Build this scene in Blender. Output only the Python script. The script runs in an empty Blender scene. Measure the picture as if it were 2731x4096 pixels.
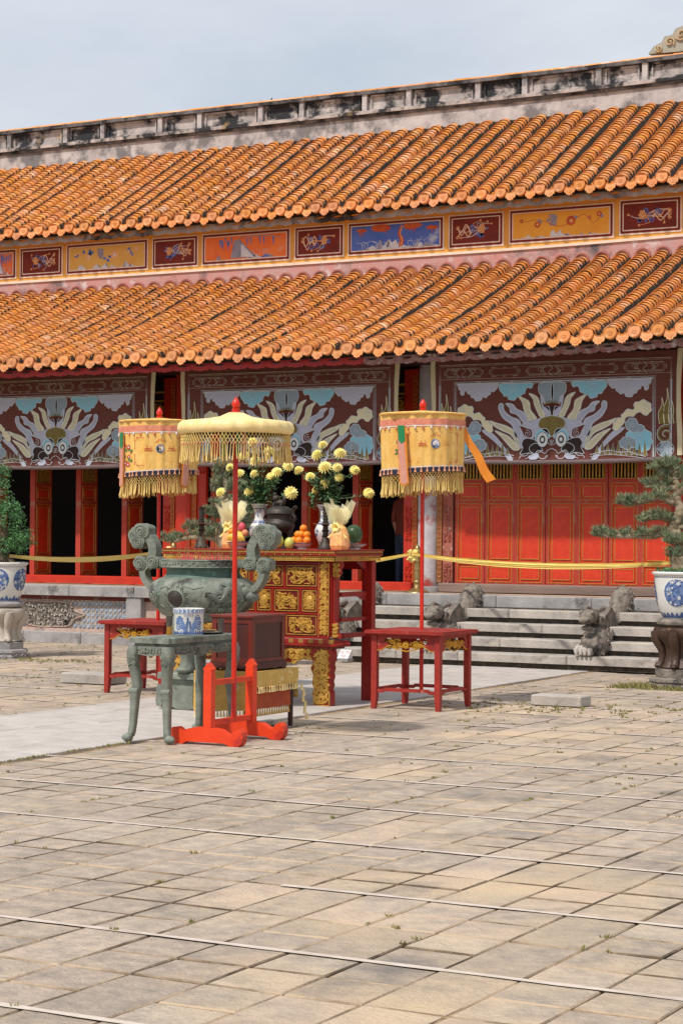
import bpy, math, random
from math import sin, cos, pi, radians, sqrt, atan2
from mathutils import Vector, Matrix
random.seed(11)
R = random.random
def U(a, b): return a + (b - a) * random.random()

# ------------------------------------------------------------------ camera
SC = bpy.context.scene
F, YAW, PIT, ROL, H = 7990.8, 0.496694, 0.0109367, 0.007588, 1.65
_f = Vector((-sin(YAW) * cos(PIT), cos(YAW) * cos(PIT), sin(PIT)))
_r = Vector((cos(YAW), sin(YAW), 0)); _u = _r.cross(_f)
_r2 = cos(ROL) * _r + sin(ROL) * _u; _u2 = -sin(ROL) * _r + cos(ROL) * _u
CAMP = Vector((0, 0, H))
cd = bpy.data.cameras.new('camera'); cam = bpy.data.objects.new('camera', cd); SC.collection.objects.link(cam)
cd.sensor_fit = 'VERTICAL'; cd.sensor_height = 36; cd.lens = 36 * F / 4096
cd.clip_start = 0.1; cd.clip_end = 2000
cam.matrix_world = Matrix(((_r2.x, _u2.x, -_f.x, 0), (_r2.y, _u2.y, -_f.y, 0), (_r2.z, _u2.z, -_f.z, H), (0, 0, 0, 1)))
SC.camera = cam
SC.render.resolution_x = 682; SC.render.resolution_y = 1024
# a photograph pixel (2731 x 4096) gives a direction; the distance comes from a known plane
def ray(x, y): return _f + _r2 * ((x - 1365.5) / F) - _u2 * ((y - 2048) / F)
def onz(x, y, z=0):
    d = ray(x, y); return CAMP + d * ((z - H) / d.z)
def ony(x, y, Y):
    d = ray(x, y); return CAMP + d * (Y / d.y)

# ------------------------------------------------------------------ sky, sun, exposure
SUN_EL, SUN_AZ = radians(55), radians(12)          # azimuth measured from -Y towards -X
sdir = Vector((-sin(SUN_AZ) * cos(SUN_EL), -cos(SUN_AZ) * cos(SUN_EL), sin(SUN_EL)))   # towards the sun
W = bpy.data.worlds.new('World'); SC.world = W; W.use_nodes = True
nt = W.node_tree; nt.nodes.clear()
o = nt.nodes.new('ShaderNodeOutputWorld'); bg = nt.nodes.new('ShaderNodeBackground')
sky = nt.nodes.new('ShaderNodeTexSky'); sky.sky_type = 'NISHITA'; sky.sun_disc = False
sky.sun_elevation = SUN_EL; sky.sun_rotation = atan2(sdir.x, sdir.y)
sky.air_density = 1.2; sky.dust_density = 2.5; sky.ozone_density = 1.0
tc = nt.nodes.new('ShaderNodeTexCoord'); mp = nt.nodes.new('ShaderNodeMapping'); mp.inputs['Scale'].default_value = (1.3, 1.3, 3.2)
no = nt.nodes.new('ShaderNodeTexNoise'); no.inputs['Scale'].default_value = 1.7; no.inputs['Detail'].default_value = 5; no.inputs['Roughness'].default_value = 0.5
cr_ = nt.nodes.new('ShaderNodeValToRGB'); cr_.color_ramp.elements[0].position = 0.30; cr_.color_ramp.elements[1].position = 0.66
cr_.color_ramp.elements[0].color = (0.72, 0.72, 0.72, 1); cr_.color_ramp.elements[1].color = (0.93, 0.93, 0.93, 1)
mx = nt.nodes.new('ShaderNodeMix'); mx.data_type = 'RGBA'; mx.inputs['B'].default_value = (4.7, 5.0, 5.45, 1)
nt.links.new(tc.outputs['Generated'], mp.inputs['Vector']); nt.links.new(mp.outputs['Vector'], no.inputs['Vector'])
n2 = nt.nodes.new('ShaderNodeTexNoise'); n2.inputs['Scale'].default_value = 2.6; n2.inputs['Detail'].default_value = 6; n2.inputs['Roughness'].default_value = 0.55
c2_ = nt.nodes.new('ShaderNodeValToRGB'); c2_.color_ramp.elements[0].position = 0.34; c2_.color_ramp.elements[1].position = 0.66
c2_.color_ramp.elements[0].color = (0.68, 0.73, 0.80, 1); c2_.color_ramp.elements[1].color = (0.98, 0.99, 1.0, 1)
sc_ = nt.nodes.new('ShaderNodeMix'); sc_.data_type = 'RGBA'; sc_.blend_type = 'MULTIPLY'; sc_.inputs['Factor'].default_value = 1.0; sc_.inputs['B'].default_value = (5.25, 5.35, 5.55, 1)
nt.links.new(mp.outputs['Vector'], n2.inputs['Vector']); nt.links.new(n2.outputs['Fac'], c2_.inputs['Fac']); nt.links.new(c2_.outputs['Color'], sc_.inputs['A']); nt.links.new(sc_.outputs['Result'], mx.inputs['B'])
nt.links.new(no.outputs['Fac'], cr_.inputs['Fac']); nt.links.new(cr_.outputs['Color'], mx.inputs['Factor'])
nt.links.new(sky.outputs['Color'], mx.inputs['A']); nt.links.new(mx.outputs['Result'], bg.inputs['Color'])
bg.inputs['Strength'].default_value = 0.12
nt.links.new(bg.outputs['Background'], o.inputs['Surface'])
sl = bpy.data.lights.new('sun', 'SUN'); sl.energy = 2.7; sl.angle = radians(2.5); sl.color = (1.0, 0.94, 0.87)
so = bpy.data.objects.new('sun', sl); SC.collection.objects.link(so); so.location = (-10, 0, 20)
so.rotation_euler = (-sdir).to_track_quat('-Z', 'Y').to_euler()
vs = SC.view_settings; vs.view_transform = 'Standard'; vs.look = 'None'; vs.exposure = 0.42; vs.gamma = 1; vs.use_curve_mapping = False

# ------------------------------------------------------------------ mesh building
LOC = {}                                   # world position of every parent
def put(o, parent=None, at=(0, 0, 0)):
    SC.collection.objects.link(o); at = Vector(at)
    o.location = at - (LOC[parent.name] if parent else Vector((0, 0, 0)))
    if parent: o.parent = parent
    LOC[o.name] = at; return o
def tag(o, label=None, cat=None, group=None, kind=None):
    if label: o['label'] = label
    if cat: o['category'] = cat
    if group: o['group'] = group
    if kind: o['kind'] = kind
    return o
def thing(name, label, cat, at, group=None):
    o = bpy.data.objects.new(name, None); o.empty_display_size = 0.1
    return tag(put(o, None, at), label, cat, group)
class MB:
    def __init__(s): s.v = []; s.f = []
    def add(s, vs, fs):
        n = len(s.v); s.v += [tuple(p) for p in vs]; s.f += [tuple(i + n for i in f) for f in fs]; return s
    def box(s, x0, x1, y0, y1, z0, z1):
        return s.add([(x0,y0,z0),(x1,y0,z0),(x1,y1,z0),(x0,y1,z0),(x0,y0,z1),(x1,y0,z1),(x1,y1,z1),(x0,y1,z1)],
                     [(3,2,1,0),(4,5,6,7),(0,1,5,4),(1,2,6,5),(2,3,7,6),(3,0,4,7)])
    def cbox(s, x0, x1, y0, y1, z0, z1, c=0.008):      # box with chamfered top and vertical edges
        P = []
        for z, i in ((z0, 0), (z1 - c, 0), (z1, c)):
            P += [(x0+i+c,y0+i,z),(x1-i-c,y0+i,z),(x1-i,y0+i+c,z),(x1-i,y1-i-c,z),(x1-i-c,y1-i,z),(x0+i+c,y1-i,z),(x0+i,y1-i-c,z),(x0+i,y0+i+c,z)]
        fs = [tuple(range(7,-1,-1)), tuple(range(16,24))]
        for k in (0, 8):
            for i in range(8): fs.append((k+i, k+(i+1)%8, k+8+(i+1)%8, k+8+i))
        return s.add(P, fs)
    def tube(s, pts, rad, n=8, caps=True, sq=None):    # sq = (a, b) squash of the section
        pts = [Vector(p) for p in pts]; m = len(pts); P = []; up = None
        if not hasattr(rad, '__len__'): rad = [rad] * m
        for i, p in enumerate(pts):
            t = (pts[min(i+1, m-1)] - pts[max(i-1, 0)])
            t = t.normalized() if t.length > 1e-9 else Vector((0, 0, 1))
            if up is None: up = Vector((0, -1, 0)) if abs(t.y) < 0.9 else Vector((1, 0, 0))
            a = t.cross(up).normalized(); up = a.cross(t)
            for k in range(n):
                th = 2 * pi * (k + 0.5) / n
                P.append(p + a * (cos(th) * rad[i] * (sq[0] if sq else 1)) + up * (sin(th) * rad[i] * (sq[1] if sq else 1)))
        fs = [(i*n+k, i*n+(k+1)%n, (i+1)*n+(k+1)%n, (i+1)*n+k) for i in range(m-1) for k in range(n)]
        if caps: fs += [tuple(range(n-1, -1, -1)), tuple(range((m-1)*n, m*n))]
        return s.add(P, fs)
    def lathe(s, prof, n=24, at=(0, 0, 0), wob=None, a0=0.0):
        P = []; m = len(prof)
        for i, (r, z) in enumerate(prof):
            for k in range(n):
                th = a0 + 2 * pi * k / n; rr = r * (wob(th, i / (m - 1)) if wob else 1)
                P.append((at[0] + cos(th) * rr, at[1] + sin(th) * rr, at[2] + z))
        fs = [(i*n+k, i*n+(k+1)%n, (i+1)*n+(k+1)%n, (i+1)*n+k) for i in range(m-1) for k in range(n)]
        if prof[0][0] > 1e-5: fs.append(tuple(range(n-1, -1, -1)))
        if prof[-1][0] > 1e-5: fs.append(tuple(range((m-1)*n, m*n)))
        return s.add(P, fs)
    def ball(s, c, r, nu=10, nv=7, jit=0.0):
        if not hasattr(r, '__len__'): r = (r, r, r)
        P = [(c[0], c[1], c[2] - r[2])]
        for j in range(1, nv):
            ph = -pi/2 + pi * j / nv
            for k in range(nu):
                th = 2*pi*k/nu; q = 1 + U(-jit, jit)
                P.append((c[0]+cos(ph)*cos(th)*r[0]*q, c[1]+cos(ph)*sin(th)*r[1]*q, c[2]+sin(ph)*r[2]*q))
        P.append((c[0], c[1], c[2] + r[2])); L = len(P) - 1
        fs = [(0, 1+(k+1)%nu, 1+k) for k in range(nu)]
        for j in range(nv-2):
            a = 1 + j*nu; fs += [(a+k, a+(k+1)%nu, a+nu+(k+1)%nu, a+nu+k) for k in range(nu)]
        a = 1 + (nv-2)*nu; fs += [(a+k, a+(k+1)%nu, L) for k in range(nu)]
        return s.add(P, fs)
    def prism(s, poly, M, h0, h1):                      # polygon in (u, v) extruded along h through the map M(u, v, h)
        n = len(poly); A = sum(poly[i][0]*poly[(i+1)%n][1]-poly[(i+1)%n][0]*poly[i][1] for i in range(n))
        if A < 0: poly = poly[::-1]
        P = [M(u, v, h0) for u, v in poly] + [M(u, v, h1) for u, v in poly]
        return s.add(P, [tuple(range(n-1,-1,-1)), tuple(range(n, 2*n))] + [(i,(i+1)%n,n+(i+1)%n,n+i) for i in range(n)])
    def stroke(s, pts, w, M, h, close=False):           # flat painted line
        pts = [Vector((p[0], p[1])) for p in pts]; n = len(pts)
        if n < 2: return s
        P = []
        for i, p in enumerate(pts):
            a = pts[(i+1) % n if close else min(i+1, n-1)]; b = pts[(i-1) % n if close else max(i-1, 0)]
            t = a - b; t = t.normalized() if t.length > 1e-9 else Vector((1, 0)); q = Vector((-t.y, t.x))
            ww = w(i/(n-1)) if callable(w) else w
            P += [M(*(p + q*ww/2), h), M(*(p - q*ww/2), h)]
        fs = [(2*i, 2*i+1, (2*i+3) % (2*n), (2*i+2) % (2*n)) for i in range(n if close else n-1)]
        return s.add(P, fs)
    def relief(s, pts, w, hgt, M, h=0.0):               # raised carved line with a ridge
        pts = [Vector((p[0], p[1])) for p in pts]; n = len(pts); P = []
        for i, p in enumerate(pts):
            t = pts[min(i+1, n-1)] - pts[max(i-1, 0)]; t = t.normalized() if t.length > 1e-9 else Vector((1, 0)); q = Vector((-t.y, t.x))
            ww = w(i/(n-1)) if callable(w) else w
            P += [M(*(p+q*ww/2), h), M(*(p+q*ww/4), h+hgt), M(*(p-q*ww/4), h+hgt), M(*(p-q*ww/2), h)]
        fs = []
        for i in range(n-1):
            for k in range(3): fs.append((4*i+k, 4*i+k+1, 4*i+5+k, 4*i+4+k))
        fs += [(0,1,2,3), (4*n-1,4*n-2,4*n-3,4*n-4)]
        return s.add(P, fs)
    def fill(s, poly, M, h): return s.add([M(u, v, h) for u, v in poly], [tuple(range(len(poly)))])
    def mesh(s, name, mat, smooth=None, org=(0, 0, 0)):
        me = bpy.data.meshes.new(name); ox, oy, oz = org
        me.from_pydata([(x-ox, y-oy, z-oz) for x, y, z in s.v], [], s.f); me.update()
        if mat: me.materials.append(mat)
        if smooth is not None:
            me.polygons.foreach_set('use_smooth', [True]*len(me.polygons))
            if smooth < 180: me.set_sharp_from_angle(angle=radians(smooth))
        return me
    def build(s, name, mat, parent=None, smooth=None, label=None, cat=None, group=None, kind=None):
        xs, ys, zs = zip(*s.v); org = ((min(xs)+max(xs))/2, (min(ys)+max(ys))/2, min(zs))
        o = bpy.data.objects.new(name, s.mesh(name, mat, smooth, org))
        return tag(put(o, parent, org), label, cat, group, kind)
def inst(name, me, parent, at, rot=None, scl=None):
    o = bpy.data.objects.new(name, me); put(o, parent, at)
    if rot: o.rotation_euler = rot
    if scl: o.scale = scl
    return o
def front(Y): return lambda u, v, h: (u, Y - h, v)          # a face that looks towards -Y, u = X, v = Z
def side(X): return lambda u, v, h: (X + h, u, v)           # a face that looks towards +X, u = Y, v = Z
def cr(pts, n=6, closed=False):                              # Catmull-Rom through 2-D or 3-D points
    pts = [Vector(p) for p in pts]; m = len(pts); out = []
    for i in range(m if closed else m-1):
        p0 = pts[(i-1) % m] if closed or i > 0 else pts[0]; p1 = pts[i]; p2 = pts[(i+1) % m]
        p3 = pts[(i+2) % m] if closed or i+2 < m else pts[-1]
        for k in range(n):
            t = k/n; out.append(0.5*((2*p1)+(p2-p0)*t+(2*p0-5*p1+4*p2-p3)*t*t+(3*p1-p0-3*p2+p3)*t**3))
    if not closed: out.append(pts[-1])
    return out
def spiral(c, r, turns=1.6, a0=0.0, n=22, sgn=1):
    return [(c[0]+cos(a0+sgn*t*turns*2*pi)*r*(1-t*0.88), c[1]+sin(a0+sgn*t*turns*2*pi)*r*(1-t*0.88)) for t in [i/(n-1) for i in range(n)]]

# ------------------------------------------------------------------ materials
def lin(r, g, b):
    q = lambda c: (c/255/12.92) if c/255 <= 0.04045 else ((c/255+0.055)/1.055)**2.4
    return (q(r), q(g), q(b), 1)
MATS = {}
def mat(name, c1, c2=None, sc=6.0, rough=0.6, metal=0.0, bump=0.0, bsc=40.0, c3=None, t3=0.6, s3=3.0, rnd=0.0, stretch=None, spec=0.5, alpha=1.0, trans=0.0, w3=0.12, det=5, sub=0.0, c4=None, t4=0.62, s4=1.2, island=False, world=False):
    """noise mix c1-c2, plus stains c3 (and c4) with a shape of their own; rnd = value variation per object / island"""
    m = bpy.data.materials.new(name); m.use_nodes = True; N = m.node_tree.nodes; L = m.node_tree.links
    b = N['Principled BSDF']; b.inputs['Roughness'].default_value = rough; b.inputs['Metallic'].default_value = metal
    b.inputs['Specular IOR Level'].default_value = spec; b.inputs['Alpha'].default_value = alpha; b.inputs['Transmission Weight'].default_value = trans
    if sub: b.inputs['Subsurface Weight'].default_value = sub; b.inputs['Subsurface Radius'].default_value = (0.02, 0.01, 0.005)
    if c2 is None: c2 = tuple(x*0.8 for x in c1[:3]) + (1,)
    tc = N.new('ShaderNodeTexCoord'); vec = N.new('ShaderNodeNewGeometry').outputs['Position'] if world else tc.outputs['Object']
    if stretch:
        mp = N.new('ShaderNodeMapping'); mp.inputs['Scale'].default_value = stretch; L.new(vec, mp.inputs['Vector']); vec = mp.outputs['Vector']
    def noise(s, d=det, v=vec):
        n = N.new('ShaderNodeTexNoise'); n.inputs['Scale'].default_value = s; n.inputs['Detail'].default_value = d; n.inputs['Roughness'].default_value = 0.62
        L.new(v, n.inputs['Vector']); return n.outputs['Fac']
    def ramp(fac, a, b_, ca=(0,0,0,1), cb=(1,1,1,1)):
        r = N.new('ShaderNodeValToRGB'); r.color_ramp.elements[0].position = a; r.color_ramp.elements[1].position = b_
        r.color_ramp.elements[0].color = ca; r.color_ramp.elements[1].color = cb; L.new(fac, r.inputs['Fac']); return r.outputs['Color']
    def mix(f, a, b_, mode='MIX'):
        x = N.new('ShaderNodeMix'); x.data_type = 'RGBA'; x.blend_type = mode
        for sock, val in (('Factor', f), ('A', a), ('B', b_)):
            s_ = [i for i in x.inputs if i.name == sock and (i.type == 'RGBA' or (sock == 'Factor' and i.type == 'VALUE'))][0]
            if isinstance(val, (int, float)): s_.default_value = val
            elif isinstance(val, tuple): s_.default_value = val
            else: L.new(val, s_)
        return [o_ for o_ in x.outputs if o_.type == 'RGBA'][0]
    col = ramp(noise(sc), 0.32, 0.68, c1, c2)
    if c3: col = mix(ramp(noise(s3, 7), t3, min(t3+w3, 0.99)), col, c3)
    if c4: col = mix(ramp(noise(s4, 8), t4, min(t4+w3, 0.99)), col, c4)
    if rnd:
        oi = N.new('ShaderNodeObjectInfo'); v = oi.outputs['Random']
        if island:
            ge = N.new('ShaderNodeNewGeometry'); ad = N.new('ShaderNodeMath'); ad.operation = 'ADD'
            L.new(v, ad.inputs[0]); L.new(ge.outputs['Random Per Island'], ad.inputs[1])
            fr = N.new('ShaderNodeMath'); fr.operation = 'FRACT'; L.new(ad.outputs[0], fr.inputs[0]); v = fr.outputs[0]
        hs = N.new('ShaderNodeHueSaturation')
        for sock, lo, hi, sd in (('Value', 1-rnd, 1+rnd, 1.0), ('Hue', 0.5-rnd*0.035, 0.5+rnd*0.035, 7.31), ('Saturation', 1-rnd*0.5, 1+rnd*0.3, 3.77)):
            mu = N.new('ShaderNodeMath'); mu.operation = 'MULTIPLY'; mu.inputs[1].default_value = sd; L.new(v, mu.inputs[0])
            fr = N.new('ShaderNodeMath'); fr.operation = 'FRACT'; L.new(mu.outputs[0], fr.inputs[0])
            mr = N.new('ShaderNodeMapRange'); mr.inputs['To Min'].default_value = lo; mr.inputs['To Max'].default_value = hi
            L.new(fr.outputs[0] if sd != 1.0 else v, mr.inputs['Value']); L.new(mr.outputs['Result'], hs.inputs[sock])
        L.new(col, hs.inputs['Color']); col = hs.outputs['Color']
    L.new(col, b.inputs['Base Color'])
    if bump:
        bp = N.new('ShaderNodeBump'); bp.inputs['Strength'].default_value = bump; bp.inputs['Distance'].default_value = 0.02
        L.new(noise(bsc, 6), bp.inputs['Height']); L.new(bp.outputs['Normal'], b.inputs['Normal'])
    MATS[name] = m; return m
M_ = lambda n: MATS[n]
mat('tile', lin(218,150,82), lin(196,122,62), 9, 0.75, bump=0.3, bsc=60, c3=lin(224,180,144), t3=0.56, s3=3.2, rnd=0.17, island=True, spec=0.2, c4=lin(112,78,56), t4=0.60, s4=7, world=True)
mat('tile_end', lin(222,154,98), lin(206,134,80), 12, 0.6, bump=0.3, bsc=70, c3=lin(228,182,140), t3=0.58, s3=7, rnd=0.15, spec=0.25, c4=lin(70,55,45), t4=0.68, s4=16)
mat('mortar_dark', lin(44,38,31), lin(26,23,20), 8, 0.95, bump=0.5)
mat('plaster_ridge', lin(196,184,178), lin(150,142,138), 5, 0.9, bump=0.5, bsc=25, c3=lin(44,44,47), t3=0.46, s3=2.6, w3=0.10, c4=lin(178,146,96), t4=0.62, s4=2.3, world=True)
mat('plaster_dark', lin(120,116,116), lin(70,68,70), 6, 0.9, bump=0.6, bsc=30, c3=lin(34,34,36), t3=0.48, s3=2.2, c4=lin(170,164,160), t4=0.64, s4=5, world=True)
mat('plaster_pale', lin(206,198,194), lin(184,166,162), 3, 0.9, bump=0.35, bsc=25, c3=lin(140,136,134), t3=0.52, s3=2.0, c4=lin(84,82,82), t4=0.62, s4=1.7, world=True)
mat('plaster_pink', lin(192,134,126), lin(178,148,144), 4, 0.9, bump=0.6, bsc=25, c3=lin(204,190,186), t3=0.56, s3=5, c4=lin(92,84,84), t4=0.55, s4=1.3, world=True)
mat('frieze_yellow', lin(222,166,78), lin(212,148,62), 3, 0.85, bump=0.1)
mat('p_cream', lin(232,214,196), None, 6, 0.85)
mat('p_maroon', lin(122,38,24), lin(96,28,20), 4, 0.85, c3=lin(150,74,44), t3=0.62, s3=3)
mat('p_darkred', lin(120,28,20), None, 6, 0.85)
mat('p_orange', lin(222,96,40), lin(230,126,62), 3, 0.85, c3=lin(214,150,120), t3=0.64, s3=2.5)
mat('p_gold', lin(216,172,90), lin(206,156,74), 3, 0.85, c3=lin(216,190,130), t3=0.62, s3=2)
mat('p_gold2', lin(228,166,62), lin(220,150,50), 3, 0.85, c3=lin(228,176,80), t3=0.64, s3=2)
mat('p_blue', lin(62,92,172), lin(84,110,184), 4, 0.85, c3=lin(168,176,200), t3=0.58, s3=2.5)
mat('m_blue', lin(66,92,168), lin(110,130,186), 8, 0.85)
mat('m_white', lin(214,210,210), lin(176,184,200), 8, 0.85)
mat('m_tan', lin(214,146,92), lin(226,176,120), 8, 0.85)
mat('m_red', lin(170,62,34), lin(196,96,50), 8, 0.85)
mat('m_grey', lin(110,112,130), lin(160,158,172), 8, 0.85)
mat('fascia_grey', lin(170,160,154), lin(128,118,114), 7, 0.9, bump=0.4, bsc=30, c3=lin(44,38,36), t3=0.54, s3=1.0, w3=0.1, world=True)
mat('fascia_mix', lin(128,62,56), lin(150,132,128), 14, 0.85, bump=0.4, bsc=40, c3=lin(176,168,164), t3=0.56, s3=7, c4=lin(60,40,36), t4=0.62, s4=3, world=True)
mat('fascia_red', lin(168,22,20), lin(140,16,16), 7, 0.5, bump=0.15, c3=lin(120,50,46), t3=0.66, s3=6)
mat('red_lacquer', lin(196,50,22), lin(176,38,18), 7, 0.42, bump=0.06, bsc=30, c3=lin(150,40,34), t3=0.66, s3=9)
mat('door_red', lin(212,60,24), lin(188,42,18), 9, 0.5, bump=0.2, bsc=50, c3=lin(120,44,36), t3=0.68, s3=11, w3=0.06, c4=lin(60,24,20), t4=0.76, s4=7)
mat('door_frame', lin(182,60,40), lin(160,46,30), 10, 0.6, bump=0.3, bsc=50, c3=lin(158,120,104), t3=0.54, s3=9, stretch=(1,1,0.35), w3=0.1)
mat('gilt', lin(206,158,66), lin(150,106,48), 30, 0.45, metal=0.35, bump=0.2, bsc=90, c3=lin(120,96,80), t3=0.60, s3=26)
mat('gilt_bright', lin(224,176,64), lin(196,140,40), 18, 0.38, metal=0.45, bump=0.15, bsc=80)
mat('dark_wood', lin(46,20,16), lin(30,14,12), 8, 0.6, bump=0.2)
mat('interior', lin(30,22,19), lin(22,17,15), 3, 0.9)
mat('sill_wood', lin(142,122,112), lin(108,92,86), 4, 0.85, bump=0.4, bsc=30, stretch=(0.12,1,1.6), c3=lin(160,88,70), t3=0.68, s3=5)
mat('column_plaster', lin(200,196,200), lin(176,168,172), 5, 0.85, bump=0.4, bsc=20, c3=lin(168,62,54), t3=0.53, s3=2.6, w3=0.09, c4=lin(120,116,118), t4=0.66, s4=5)
mat('carved_worn', lin(176,110,94), lin(150,70,54), 14, 0.75, bump=0.5, bsc=50, c3=lin(186,168,150), t3=0.58, s3=12)
mat('stone_grey', lin(168,164,162), lin(138,135,134), 4, 0.85, bump=0.45, bsc=22, c3=lin(70,68,66), t3=0.60, s3=2.6, rnd=0.08, c4=lin(178,170,162), t4=0.62, s4=5)
mat('stone_step', lin(184,176,166), lin(154,147,140), 4, 0.88, bump=0.5, bsc=25, c3=lin(84,78,72), t3=0.62, s3=3.2, rnd=0.07, c4=lin(184,174,160), t4=0.60, s4=6)
mat('stone_fill', lin(92,84,74), lin(52,48,42), 16, 0.95, bump=0.9, bsc=40)
mat('stone_carved', lin(150,140,128), lin(92,86,80), 9, 0.9, bump=1.0, bsc=28, c3=lin(36,34,32), t3=0.55, s3=4.5, c4=lin(180,168,156), t4=0.62, s4=8)
mat('platform_top', lin(190,166,140), lin(176,146,116), 3, 0.8, bump=0.2)
mat('mortar_pink', lin(196,172,158), lin(168,146,134), 12, 0.95, bump=0.6, bsc=40, c3=lin(86,80,76), t3=0.58, s3=4)
mat('porcelain_blue', lin(176,186,196), lin(84,100,126), 26, 0.25, rnd=0.25, spec=0.4)
mat('porcelain_white', lin(190,182,172), lin(160,154,148), 10, 0.3, rnd=0.08)
mat('paver', lin(188,170,150), lin(146,134,122), 9, 0.9, bump=0.9, bsc=38, det=9, c3=lin(204,179,147), t3=0.50, s3=0.42, w3=0.18, rnd=0.12, island=True, c4=lin(116,110,106), t4=0.57, s4=1.25, world=True)
mat('sand', lin(176,148,112), lin(130,108,80), 9, 0.98, bump=0.9, bsc=60, c3=lin(104,98,56), t3=0.60, s3=1.3, world=True)
mat('path_slab', lin(190,182,174), lin(166,160,154), 4, 0.85, bump=0.3, bsc=25, c3=lin(196,180,160), t3=0.62, s3=0.9, rnd=0.05, world=True)
mat('white_line', lin(206,193,181), lin(190,177,163), 9, 0.85, c3=lin(178,162,148), t3=0.50, s3=2.2, world=True, bump=0.2)
mat('grass', lin(96,106,54), lin(138,122,72), 20, 0.9)

# ================================================================== courtyard
gb = MB()                                              # sand bed: it fills some joints to the brim and leaves others open
def bed(x, y): return -0.026 + 0.020*max(0, min(1, 0.5+0.55*sin(x*1.3+1.7*sin(y*.9))*sin(y*1.1+1.3*sin(x*.7+2))+0.35*sin(x*3.1+y*2.3)*sin(y*2.9-x*1.7)))
gx = [-260,-60] + [-24+.2*i for i in range(131)] + [60,240]; gy = [-60] + [3+.2*i for i in range(106)] + [60,420]
gb.add([(x, y, bed(x, y) if -24.1 < x < 2.1 and 2.9 < y < 24.1 else -0.024) for x in gx for y in gy], [(i*len(gy)+j, (i+1)*len(gy)+j, (i+1)*len(gy)+j+1, i*len(gy)+j+1) for i in range(len(gx)-1) for j in range(len(gy)-1)])
ground = gb.build('ground', M_('sand'), kind='structure')
PX0, PX1, PY1 = -11.15, -8.95, 22.86            # the pale processional path
def in_view(X, Y, m=1.1): return -0.80*Y - m < X < -0.27*Y + m
cells = []
y = 3.04; row = 0; taken = set()
while y < 24.0:
    d = 0.3175; x = -24.2
    while x < 1.5:
        w = 0.327
        if row % 4 in (0, 2) and R() < 0.38: dd = d*2; taken.add((round(x, 3), row+1))
        else: dd = d
        if (round(x, 3), row) not in taken and (in_view(x+w/2, y, 1.6) or in_view(x+w/2-2.2, y, 1.6)) and not (PX0-0.1 < x+w/2 < PX1+0.1 and y > 7.0) and not (y+d > 22.9 and -12.9 < x < -7.2):
            cells.append((x, y, w, dd))
        x += w
    y += d; row += 1
cells.sort(key=lambda c: c[0]**2 + c[1]**2)
mat('joint_dirt', lin(120,100,78), lin(74,63,50), 5, .98, bump=.6, c3=lin(186,164,138), t3=.43, s3=1.1, w3=.14, world=True)
def soil_sides(me):                                    # earth-stained flanks of the slabs
    me.materials.append(M_('joint_dirt'))
    for p_ in me.polygons:
        if p_.normal.z < .9: p_.material_index = 1
    return me
near = [c for c in cells if in_view(c[0]+c[2]/2, c[1], 0.15) and c[1] > 5.0][:300]; ns = set(near)
def paver(mb, w, d, x=0, y=0):
    q = 0.0044; j = lambda: U(-0.006, 0.006)
    x0, x1, y0, y1 = x+q+j()*.6, x+w-q+j()*.6, y+q+.004+j(), y+d-q-.004+j(); t = [U(-0.003, 0.002) for _ in range(4)]; c = 0.006
    P = [(x0,y0,-.03),(x1,y0,-.03),(x1,y1,-.03),(x0,y1,-.03),(x0,y0,t[0]-c),(x1,y0,t[1]-c),(x1,y1,t[2]-c),(x0,y1,t[3]-c),
         (x0+c,y0+c,t[0]),(x1-c,y0+c,t[1]),(x1-c,y1-c,t[2]),(x0+c,y1-c,t[3])]
    mb.add(P, [(0,1,5,4),(1,2,6,5),(2,3,7,6),(3,0,4,7),(4,5,9,8),(5,6,10,9),(6,7,11,10),(7,4,8,11),(8,9,10,11)])
pm, pm2 = [], []
for i in range(10):
    mb = MB(); paver(mb, 0.327, 0.3175, -0.1635, -0.15875); pm.append(soil_sides(mb.mesh('paver', M_('paver')))); mb = MB(); paver(mb, 0.327, 0.635, -0.1635, -0.3175); pm2.append(soil_sides(mb.mesh('paver', M_('paver'))))
for x, y, w, d in near: inst('paver', random.choice(pm if d < .4 else pm2), ground, (x+w/2, y+d/2, 0), (0, 0, U(-0.014, 0.014)))
mb = MB()
for c in cells:
    if c not in ns: paver(mb, c[2], c[3], c[0], c[1])
soil_sides(mb.build('paver_field', M_('paver'), ground, kind='stuff').data)
k = 0
y = 7.0
while y < PY1:
    d = U(0.45, 0.62); y1 = min(y+d, PY1); x = PX0
    while x < PX1 - 0.01:
        w = U(0.5, 0.95); x1 = min(x+w, PX1)
        if PX1 - x1 < 0.25: x1 = PX1
        mb = MB(); mb.cbox(x+.003, x1-.003, y+.003, y1-.003, -0.03, 0.004+U(-.002,.002), 0.004); mb.build('path_slab', M_('path_slab'), ground); x = x1
    y = y1
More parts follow.
